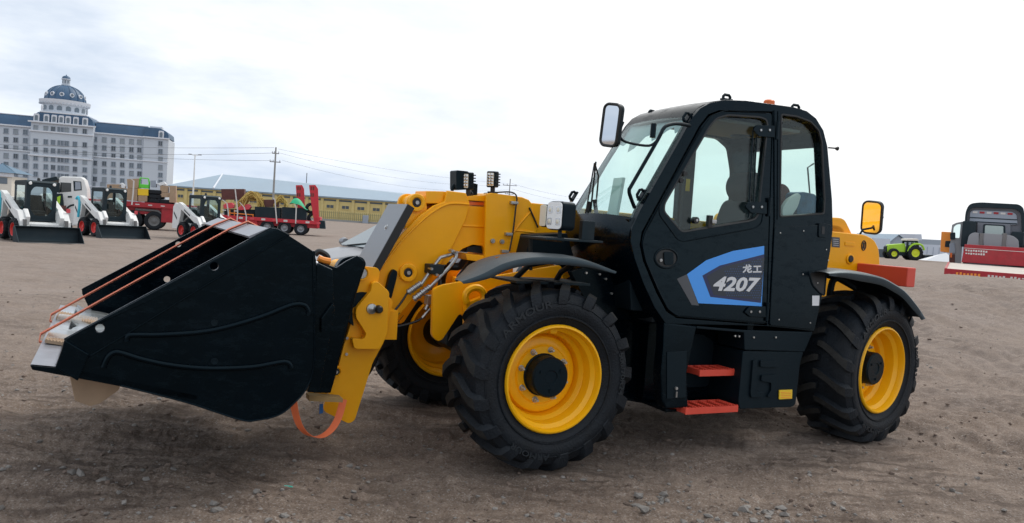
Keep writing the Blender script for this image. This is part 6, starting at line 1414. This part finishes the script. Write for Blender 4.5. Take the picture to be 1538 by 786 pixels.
# ------------------------------------------------------------------ long yellow shed
SZ = 160.0
p = WF.Y(322, 300, SZ); FS = Frame(p[0], SZ, 0, rad(4)); sp_ = lambda u, v, y=0: (lambda q: (float(q[0]), float(q[2])))(FS.Y(u, v, y))
shed = thing('long_shed', 'long low yellow walled shed with a blue grey hipped metal roof', 'building', FS)
zs_ = sp_(322, 283.5)[1]; xa = sp_(258, 283)[0]; xz = sp_(900, 325)[0]
put('wall', MB().box(xa, xz, 0, 22, 0, zs_), 'shedwall', shed)
A0 = (xa - .6, -.7, zs_ + .05); Bc = (sp_(322, 283)[0], -.7, zs_ + .05)
R0 = FS.Y(334, 262, 11); R1 = FS.Y(638, 293.6, 11); R2 = FS.Y(900, 320, 11)
rf = MB(); rf.add([(xa - .8, -.7, zs_), (Bc[0], -.7, zs_), (xz, -.7, zs_), (xz, 23, zs_), (xa - .8, 23, zs_), tuple(R0), tuple(R1), (R1[0] + (R1[0] - R0[0]) * .8, 11, R1[2] + (R1[2] - R0[2]) * .5)], [(0, 1, 5), (1, 2, 7, 6, 5), (2, 3, 7), (3, 4, 5, 6, 7), (4, 0, 5), (4, 3, 2, 1, 0)])
put('roof', rf, 'shedroof', shed, smooth=0)
put('hip_flashing', MB().tube([(Bc[0], -.7, zs_ + .05), (R0[0], R0[1], R0[2] + .05)], .18, 6), 'hoteltrim', shed)
put('eaves', MB().box(xa - .5, xz, -.6, .0, zs_ - .25, zs_ - .01), 'shedroof', shed)
pil = MB().box(-.28, .28, -.22, 0, 0, zs_ - .3).mesh('pilaster'); pil.materials.append(M['shedwall'])
st_m = MB().box(0, 1, -.04, 0, 0, .32).mesh('clerestory_strip'); st_m.materials.append(M['sheddark'])
us = [262, 279, 299.5, 322, 345, 368.5] + [391.5 + 23.2 * k for k in range(14)]
xsn = [sp_(u, 300)[0] for u in us]
for i, x in enumerate(xsn):
    o = bpy.data.objects.new('pilaster', pil); COL.objects.link(o); o.parent = shed; o.location = (x, 0, 0)
    if i + 1 < len(xsn):
        d_ = xsn[i + 1] - x; o = bpy.data.objects.new('clerestory_strip', st_m); COL.objects.link(o); o.parent = shed; o.location = (x + .3, 0, zs_ - .85); o.scale = (d_ - .6, 1, 1)
        wz = zs_ - 2.0; b = MB(); b.box(x + d_ * .30, x + d_ * .74, -.06, 0, wz - .25, wz + .35); o = put('window', b, 'sheddark', shed); put('window_bar', MB().box(x + d_ * .51, x + d_ * .53, -.08, -.06, wz - .25, wz + .35), 'shedwall', o)
        put('sill', MB().box(x + d_ * .26, x + d_ * .78, -.15, 0, wz - .37, wz - .25), 'shedwall', shed)
# palisade fence in front of the shed
FZ = 150.0; p = WF.Y(470, 325, FZ); FF = Frame(p[0], FZ, 0, rad(3)); fx0 = FF.Y(335, 320, 0)[0]; fx1 = FF.Y(850, 345, 0)[0]
fe = thing('palisade_fence', 'low palisade fence of dull yellow pales in front of the long shed', 'fence', FF)
put('plinth', MB().box(fx0, fx1, -.15, .15, 0, .35), 'concrete', fe); put('rail', MB().box(fx0, fx1, .03, .08, .6, .68), 'fence', fe); put('rail', MB().box(fx0, fx1, .03, .08, 1.55, 1.63), 'fence', fe)
pm = MB().prism([(-.09, .35), (.09, .35), (.09, 1.75), (0, 1.9), (-.09, 1.75)], -.02, .02).mesh('pale'); pm.materials.append(M['fence'])
n_ = int((fx1 - fx0) / .36); n_ = min(n_, 290)
for k in range(n_):
    o = bpy.data.objects.new('pale', pm); COL.objects.link(o); o.parent = fe; o.location = (fx0 + (fx1 - fx0) * k / n_, 0, 0)
p0_ = FF.Y(549, 329, -.5); cabx = tag(put('meter_cabinet', MB().box(-.5, .5, -.3, .3, 0, 1.5), 'hotelframe', None, bevel=.05, loc=tuple(FF.w((p0_[0], -.5, 0)))), 'small grey blue electrical cabinet in front of the palisade fence', 'cabinet')

# ------------------------------------------------------------------ poles, lamp, wires
def pole(u, vtop, Z_, label, arms, base_r=.16, name='power_pole', lean=0):
    p = WF.Y(u, vtop, Z_); x, z = p[0], p[2]; fr_ = Frame(x, Z_, gz(x, Z_), 0); t = thing(name, label, 'pole', fr_, 'power poles')
    put('pole_shaft', MB().tube([(0, 0, 0), (0, 0, z)], [base_r, base_r * .6], 12), 'concrete', t)
    for dz, hw2 in arms:
        a = put('crossarm', MB().box(-hw2, hw2, -.05, .05, z - dz - .05, z - dz + .05), 'steelwheel', t)
        for k in (-1, -.4, .9): put('insulator', MB().lathe([(0, 0), (.06, 0), (.09, .10), (.05, .14), (.07, .22), (0, .26)], 8, (hw2 * k * .95, 0, z - dz + .05), 'z'), 'hoteltrim', a)
    return np.array([x, Z_, z])
PZ = 105.0
pt1 = pole(414.5, 221.5, PZ, 'tall concrete power pole behind the red low loader', ((.8, .45), (1.9, .7)))
pt2 = pole(766.5, 269, 150., 'distant power pole above the yellow boom, right of its work lights', ((1.2, 1.3), (2.8, .8)), .14)
p = WF.Y(293, 232, 95); ls = Frame(p[0], 95, 0, 0); t = thing('street_lamp', 'slim white street lamp with two short arms behind the third skid steer', 'lamp', ls)
put('lamp_post', MB().tube([(0, 0, 0), (0, 0, p[2])], [.12, .06], 10), 'whitepaint', t)
for s in (1, -1): a = put('lamp_arm', MB().tube([(0, 0, p[2] - .2), (s * .45, 0, p[2] - .05)], .03, 6), 'whitepaint', t); put('lamp_head', MB().box(s * .40, s * .75, -.1, .1, p[2] - .08, p[2] + .02), 'steelwheel', a, bevel=.02)
put('banner_box', MB().box(-.35, -.12, -.05, .05, p[2] - 6, p[2] - 4.6), 'hotelframe', t)
p = WF.Y(461, 260, 175); t = tag(put('roof_mast', MB().tube([(0, 0, 0), (0, 0, p[2])], .10, 6), 'steelwheel', None, loc=(p[0], 175, 0)), 'thin mast standing behind the ridge of the long shed', 'mast')
def wire(A_, B_, sag, label, r=.02):
    A_, B_ = np.array(A_), np.array(B_); pts = [tuple((B_ - A_) * t_ + np.array([0, 0, -4 * sag * t_ * (1 - t_)])) for t_ in np.linspace(0, 1, 24)]
    tag(put('overhead_wire', MB().tube(pts, r, 4, cap=False), 'rubber', None, loc=tuple(A_)), label, 'wire', 'overhead wires')
def pt(u, v, Z_): q = WF.Y(u, v, Z_); return q
wire(pt(-80, 214, 115), pt(412, 222, PZ), .3, 'overhead wire leftwards from the pole, topmost of the three')
wire(pt(-80, 214, 118), pt(411, 230, PZ), .8, 'overhead wire leftwards from the pole, middle of the three')
wire(pt(-80, 214, 112), pt(409, 241.5, PZ), .6, 'overhead wire leftwards from the pole, lowest of the three')
for k, (a, b_, sag) in enumerate((((418, 224), (764, 276), .6), ((420, 230), (764, 279), 1.3), ((424, 241), (764, 285), 1.6))): wire(pt(*a, PZ), pt(*b_, 150.), sag, ('thin overhead wire between the two poles, uppermost', 'thin overhead wire between the two poles, in the middle', 'thin overhead wire between the two poles, lowest')[k], .014)
for k, (a, b_, sag) in enumerate((((769, 276), (900, 302), .5), ((769, 284), (900, 310), .5))): wire(pt(*a, 150.), pt(*b_, 190.), sag, ('faint wire running right from the distant pole, upper', 'faint wire running right from the distant pole, lower')[k], .018)

# ------------------------------------------------------------------ silver car behind the boom
CZc = 15.5
p = WF.Y(560, 420, CZc); FC = Frame(p[0] + .35, CZc, 0, rad(180 + 38)); t = thing('parked_car', 'silver grey hatchback car parked behind the grey guard plate of the boom', 'car', FC)
def carbody():
    # stations along X (front +): half width, z of sill, belt, shoulder
    st_ = [(1.95, .62, .35, .58, .62), (1.88, .78, .25, .66, .70), (1.6, .86, .22, .74, .80), (1.0, .89, .22, .82, .90), (.75, .89, .22, .86, .95), (0, .90, .22, .88, .98), (-1.0, .90, .22, .90, 1.0), (-1.9, .87, .25, .92, 1.02), (-2.25, .78, .35, .85, .95)]
    b = MB(); vs = []
    for x, hw, z0, z1, z2 in st_:
        for y, z in ((-hw + .06, z0), (-hw, (z0 + z1) / 2), (-hw + .03, z1), (-hw + .16, z2), (0, z2 + .04), (hw - .16, z2), (hw - .03, z1), (hw, (z0 + z1) / 2), (hw - .06, z0)): vs.append((x, y, z))
    n = 9; fs = [(i * n + k, i * n + (k + 1) % n, (i + 1) * n + (k + 1) % n, (i + 1) * n + k) for i in range(len(st_) - 1) for k in range(n)] + [tuple(range(n)), tuple((len(st_) - 1) * n + k for k in range(n))]
    return b.add(vs, fs)
cb_ = put('body', carbody(), 'silverpaint', t, bevel=.03, smooth=50)
def quad(ps): b = MB(); b.add(ps, [(0, 1, 2, 3)]); return b
gr = MB(); gr.hexa([(.78, -.74, .97), (.78, .74, .97), (-1.95, .72, 1.0), (-1.95, -.72, 1.0), (.02, -.58, 1.44), (.02, .58, 1.44), (-1.35, .56, 1.46), (-1.35, -.56, 1.46)]); put('cabin', gr, 'silverpaint', t, bevel=.06, seg=3)
put('windscreen', quad([(.775, -.68, 1.0), (.775, .68, 1.0), (.09, .53, 1.425), (.09, -.53, 1.425)]), mat('car_screen', (.10, .14, .15), .06, spec=.9, coat=.5), t)
for s in (1, -1):
    put('side_window', quad([(.60, s * .755, 1.01), (-1.6, s * .745, 1.03), (-1.28, s * .60, 1.40), (.02, s * .615, 1.40)]), 'darkglass', t)
    m_ = put('door_mirror', MB().lathe([(0, -.09), (.07, -.08), (.09, 0), (.07, .08), (0, .09)], 14, (.55, s * 1.0, 1.04)), 'silverpaint', t, bevel=.0)
    for x in (1.25, -1.35): o = simplewheel(.32, .20, .2, 'silver', 'wheel', t, (x, s * .80, .32)); o.rotation_euler = (0, 0, 0 if s > 0 else pi)
    put('headlight', MB().lathe([(0, .0), (.10, .0), (.13, -.06), (.12, -.2)], 14, (1.86, s * .60, .62), 'x'), 'lens', t)
put('wiper', MB().tube([(.80, -.35, 1.0), (.66, .25, 1.08)], .012, 6), 'rubber', t)
put('grille', MB().box(1.90, 1.97, -.4, .4, .36, .50), 'plainblack', t, bevel=.01)

# ------------------------------------------------------------------ right side: tractor, sheds, tow truck
TZr = 118.0
p = groundpt(1366, 391.2); p = WF.Y(1366, 391.2, TZr); FTr = Frame(p[0], TZr, p[2], rad(180)); t = thing('green_tractor', 'lime green farm tractor with yellow green wheels standing far off on the right', 'tractor', FTr)
tq = lambda pts, y=1.0: [(float(q[0]), float(q[2])) for q in (FTr.Y(u, v, y) for u, v in pts)]
tz0 = 0
for u, R_, y in ((1343, .80, .85), (1375, 1.12, .85)):
    x = tq([(u, 380)])[0][0]
    for s in (1, -1): o = simplewheel(R_, R_ * .52, .5, 'limewheel', 'wheel', t, (x, s * y, R_), 18, .2); o.rotation_euler = (0, 0, 0 if s > 0 else pi)
put('bonnet', MB().prism(tq([(1333, 379), (1332, 371), (1336, 367.5), (1360, 366), (1362, 379)], .5), -.45, .45), 'lime', t, bevel=.12, seg=3)
put('nose', MB().prism(tq([(1331, 378), (1331, 371), (1334, 369), (1335, 379)], .5), -.42, .42), 'plainblack', t, bevel=.05)
put('chassis', MB().prism(tq([(1334, 378), (1380, 380), (1380, 384), (1336, 384)], .5), -.35, .35), 'plainblack', t, bevel=.05)
co_ = tq([(1360, 379), (1362, 362.5), (1364, 361), (1378, 361), (1380, 366), (1381, 377)], .7); ho_ = tq([(1364, 376), (1365, 364), (1375, 364), (1376, 374)], .7)
for y in (-.7, .62): put('cab_frame', MB().prism(co_, y, y + .08, [ho_]), 'plainblack', t, bevel=.01)
put('cab_glass', MB().prism(ho_, .66, .67), 'cabglass', t); put('cab_roof', MB().prism(tq([(1361, 361.5), (1362, 358.7), (1378, 358.7), (1381, 362)], .8), -.85, .85), 'cream', t, bevel=.06)
put('rear_fender', MB().tube([(a, .85, b_) for a, b_ in spline(tq([(1364, 378), (1369, 369), (1377, 366.5), (1385, 369), (1388, 376)], .85), 4)], .16, 6), 'lime', t)
put('implement', MB().prism(tq([(1384, 389), (1386, 383), (1397, 383), (1404, 386), (1403, 391), (1388, 391)], .5), -1.2, 1.2), 'plainblack', t, bevel=.1)
def block(name, px, Z_, dep, m, label, cat='building', roof=None):
    q = [WF.Y(u, v, Z_) for u, v in px]; ox = sum(a[0] for a in q) / len(q); fr_ = Frame(ox, Z_, 0, 0); t = thing(name, label, cat, fr_, None)
    put('walls', MB().prism([(a[0] - ox, max(a[2], 0)) for a in q], 0, dep), m, t); 
    if roof:
        r_ = [WF.Y(u, v, Z_) for u, v in roof]; put('roof', MB().prism([(a[0] - ox, a[2]) for a in r_], -.5, dep), 'shedroof', t)
    return t, ox
M['farwhite'] = mat('far_white_wall', (.55, .60, .68), .8, var=.06, vscale=.1); M['fargrey'] = mat('far_grey_wall', (.33, .38, .44), .8)
t, ox = block('white_wall', [(1378, 367), (1470, 371), (1470, 400), (1378, 396)], 170, 3, 'farwhite', 'long low white wall behind the lime tractor', 'wall')
for k in range(5): q = WF.Y(1384 + k * 9, 376, 169.9); put('panel_joint', MB().box(q[0] - ox - .05, q[0] - ox + .05, -.06, 0, 0, 3.0), 'fargrey', t)
block('grey_shed', [(1336, 364), (1336, 390), (1360, 391), (1360, 363), (1349, 354)], 210, 25, 'fargrey', 'grey blue gabled shed on the skyline left of the tractor cab', roof=[(1335, 364), (1349, 353), (1361, 362.5), (1361, 361.3), (1349, 352), (1335, 363)])
block('low_shed', [(1313, 358), (1337, 359), (1337, 388), (1313, 387)], 205, 12, 'farwhite', 'pale low shed just right of the orange tinted mirror')
block('flat_building', [(1378, 359), (1418, 361), (1418, 372), (1378, 370)], 260, 20, 'fargrey', 'far flat roofed grey building above the white wall')
block('roof_house', [(1374, 352), (1384, 352), (1385, 361), (1374, 361)], 255, 10, 'farwhite', 'small white block on the far roof behind the tractor cab')
t, ox = block('blue_trailer', [(1315, 374), (1330, 374.5), (1330, 387), (1315, 386.5)], 130, 3, 'sheddark', 'dark blue implement parked left of the lime tractor', 'implement')
q = WF.Y(1405, 390, 110); b = MB(); b.add([(-2.2, -1, 0), (2.2, -1, 0), (2.2, 1, 0), (-2.2, 1, 0), (1.0, 0, 1.2), (.2, 0, 1.0)], [(0, 1, 4, 5), (1, 2, 4), (2, 3, 5, 4), (3, 0, 5)]); tag(put('white_sheet_pile', b, 'white', None, loc=(q[0] + .4, 110, q[2] - .2)), 'small pile under white sheeting right of the tractor implement', 'pile')

# tow truck seen from behind with its tilted red bed
RZt = 26.5
p = WF.Y(1490, 380, RZt * .93); FR = Frame(p[0], RZt * .93, 0, rad(-29)); rq = lambda pts, y=0: [(float(q[0]), float(q[2])) for q in (FR.Y(u, v, y) for u, v in pts)]
t = thing('flatbed_tow_truck', 'grey cabbed truck seen from behind with empty dark red flatbed', 'truck', FR)
o_ = roundpoly(rq([(1446, 400), (1450, 318), (1456, 306), (1472, 304), (1530, 307), (1537, 312), (1541, 330), (1542, 404)]), .12)
sh_ = put('cab_shell', MB().prism(o_, .15, 2.0), 'cabgrey', t, bevel=.06, seg=3)
put('cab_back_rim', MB().prism(o_, .0, .15, [roundpoly(rq([(1450, 398), (1453, 320), (1460, 311.5), (1526, 313.5), (1534, 320), (1537, 400)]), .1)]), 'plainblack', t, bevel=.03)
put('upper_panel', MB().prism(roundpoly(rq([(1456, 334), (1457, 318), (1463, 315.5), (1520, 318), (1527, 322), (1529, 338)]), .05), .08, .15), 'hotelframe', sh_, bevel=.02)
for v in (326, 332): a, b_ = rq([(1457, v), (1528, v + 3.5)]); put('panel_groove', MB().prism([(a[0], a[1]), (b_[0], b_[1]), (b_[0], b_[1] - .03), (a[0], a[1] - .03)], .072, .08), 'plainblack', sh_)
for k in range(6): a = rq([(1461 + 10.5 * k, 318.6 + .5 * k)], .0)[0]; put('reflective_strip', MB().box(a[0], a[0] + .13, .070, .078, a[1] - .03, a[1] + .03), 'truckred' if k % 2 else 'strapwhite', sh_)
put('middle_panel', MB().prism(rq([(1467, 370), (1468, 334), (1518, 337), (1518, 373)]), .04, .15), 'cabgrey', sh_, bevel=.02)
rw_ = put('rear_window_frame', MB().prism(roundpoly(rq([(1476, 353), (1477, 336.5), (1510, 338.5), (1510, 355)]), .05), .02, .04), 'plainblack', t, bevel=.01); put('rear_window', MB().prism(roundpoly(rq([(1479, 351), (1479.5, 338.5), (1507, 340), (1507, 353)]), .04), .012, .02), mat('rear_window_glass', (.36, .44, .42), .05, spec=.9), rw_)
for i, (a, b_) in enumerate((((1446, 332), (1463, 372)), ((1519, 348), (1536, 372)))):
    q0_, q1_ = rq([a])[0], rq([b_])[0]; put('air_filter_box', MB().box(q0_[0], q1_[0], -.25, .02, q1_[1], q0_[1]), 'plainblack', t, bevel=.05)
tk = rq([(1451, 372), (1455, 354), (1461, 350), (1470, 350.5), (1470, 372)]); put('silver_tank', MB().prism(roundpoly(tk, .06), -.55, -.05), 'silverpaint', t, bevel=.05, seg=3)
put('silver_tank', MB().prism(roundpoly(rq([(1476, 371), (1476, 351), (1505, 353), (1505, 374)]), .04), -.55, -.05), 'silverpaint', t, bevel=.05, seg=3)
put('silver_tank', MB().prism(roundpoly(rq([(1509, 374), (1509, 353), (1520, 355), (1528, 361), (1529, 376)]), .06), -.55, -.05), 'silverpaint', t, bevel=.05, seg=3)
for u in (1473, 1507): a, b_ = rq([(u - 2, 350)])[0], rq([(u + 2, 373)])[0]; put('tank_band', MB().box(a[0], b_[0], -.58, -.04, b_[1], a[1] - .02), 'steelwheel', t, bevel=.02)
hb0, hb1 = rq([(1443, 368)], -1.0)[0], rq([(1560, 378)], -1.0)[0]
put('headboard', MB().prism(rq([(1449, 367), (1560, 374), (1560, 402), (1444, 394)], -1.0), -1.05, -.95), 'truckred', t, bevel=.02)
put('headboard_line', MB().prism(rq([(1448, 372.3), (1560, 379.6), (1560, 380.4), (1448, 373)], -1.06), -1.06, -1.05), 'strapwhite', t)
# bed: level platform at 1.1 m that runs back towards the camera
bz0 = 1.26
A_ = FR.Z(1448, 388, bz0); Bn = FR.Z(1419, 403.5, bz0)
yb = float(Bn[1]); xbl = float(Bn[0])
xbl2 = xbl; xbr = xbl + 2.9
yb = float(FR.Z(1419, 404, bz0)[1]); bz1 = 1.37
def slab(x0, x1, y0, y1, d0, d1):
    zf = lambda y: bz0 + (bz1 - bz0) * (y - yb) / (-1.05 - yb)
    return MB().hexa([(x0, y0, zf(y0) + d0), (x1, y0, zf(y0) + d0), (x1, y1, zf(y1) + d0), (x0, y1, zf(y1) + d0), (x0, y0, zf(y0) + d1), (x1, y0, zf(y0) + d1), (x1, y1, zf(y1) + d1), (x0, y1, zf(y1) + d1)])
put('bed_floor', slab(xbl + .05, xbr - .05, yb + .05, -1.05, -.05, 0), mat('bed_floor', (.50, .45, .40), .7, var=.12, vscale=1.5), t)
bd_ = put('bed_tail', slab(xbl, xbr, yb, yb + .05, -.17, .012), 'truckred', t, bevel=.006)
for a_, b_ in ((xbl, xbl + .05), (xbr - .05, xbr)): put('bed_side', slab(a_, b_, yb + .052, -1.05, -.2, .02), 'truckred', t, bevel=.006)
rl = MB(); rr = random.Random(4)
for k in range(26):
    x = xbl + .9 + k * .075
    if k % 6 == 5: continue
    rl.box(x, x + .045, yb - .004, yb - .001, bz0 - .12 + rr.uniform(0, .02), bz0 - .06 - rr.uniform(0, .02))
put('tail_lettering', rl, 'strapwhite', bd_, smooth=0)['kind'] = 'stuff'
rl = MB()
for k in range(7): x = xbl + .25 + k * .075; rl.box(x, x + .045, yb - .004, yb - .001, bz0 - .13 + rr.uniform(0, .02), bz0 - .05 - rr.uniform(0, .03))
put('tail_lettering', rl, 'stickero', bd_, smooth=0)['kind'] = 'stuff'
rl = MB()
for j in range(2):
    a = rq([(1450, 376 + 4.5 * j)], -1.06)[0]
    for k in range(9 - j): rl.box(a[0] + k * .065, a[0] + k * .065 + .045, -1.058, -1.052, a[1] - .035 + rr.uniform(0, .015), a[1] + .03 - rr.uniform(0, .015))
put('headboard_lettering', rl, 'strapwhite', t, smooth=0)['kind'] = 'stuff'
for x, y in ((xbl + .5, .9), (xbl + 2.4, .9), (xbl + .5, -3.0), (xbl + 2.4, -3.0)): simplewheel(.5, .28, .3, 'steelwheel', 'wheel', t, (x, y, .5)).rotation_euler = (0, 0, pi / 2 * 0)
put('chassis', MB().box(xbl + .9, xbl + 1.1, yb + 1, 1.5, .7, bz0 - .2).box(xbl + 1.8, xbl + 2.0, yb + 1, 1.5, .7, bz0 - .2), 'plainblack', t)
# open cab door on the left with mirror
do = rq([(1425, 402), (1427, 375), (1428, 352), (1430, 338), (1436, 335), (1446, 333), (1446, 360), (1443, 398)], .3)
dh_ = rq([(1431, 357), (1432.5, 341), (1437, 337.5), (1443, 336.5), (1441, 358)], .3)
dr_ = put('open_door', MB().prism(do, .25, .33, [roundpoly(dh_, .04)]), 'silverpaint', t, bevel=.02); put('door_glass', MB().prism(dh_, .28, .29), 'cabglass', dr_)
put('door_pocket', MB().prism(rq([(1426, 366), (1434, 365), (1435, 380), (1426, 382)], .2), .2, .25), 'hotelframe', dr_, bevel=.02); put('door_lining', MB().prism(rq([(1425.5, 383), (1434, 382), (1434, 396), (1425.5, 398)], .2), .2, .25), 'brown', dr_, bevel=.02)
put('orange_reflector', MB().prism(rq([(1427, 380), (1430, 380), (1430, 387), (1427, 387)], .18), .18, .2), 'orange', dr_)
put('wing_mirror', MB().prism(roundpoly(rq([(1427, 350), (1435, 349), (1435, 360), (1427, 360)], .1), .04), .05, .15), 'plainblack', t, bevel=.02)
put('orange_housing', MB().prism(rq([(1412, 378), (1414, 348), (1432, 349), (1432, 381)], .5), .5, .7), 'stickero', t, bevel=.02)
put('housing_opening', MB().prism(rq([(1419, 371), (1420, 362), (1430, 362), (1430, 372)], .49), .48, .5), 'plainblack', t, bevel=.01)
# litter
q = groundpt(432, 735); tag(put('plastic_scrap', MB().prism(spline([(-.028, 0), (0, .006), (.028, .002), (.02, .008), (-.02, .009)], 2), -.006, .006), mat('scrap_teal', (.03, .42, .34), .4), None, loc=(q[0], q[1], float(HH(q[0], q[1])) + .006)), 'tiny teal plastic scrap on the soil below the bucket', 'litter')
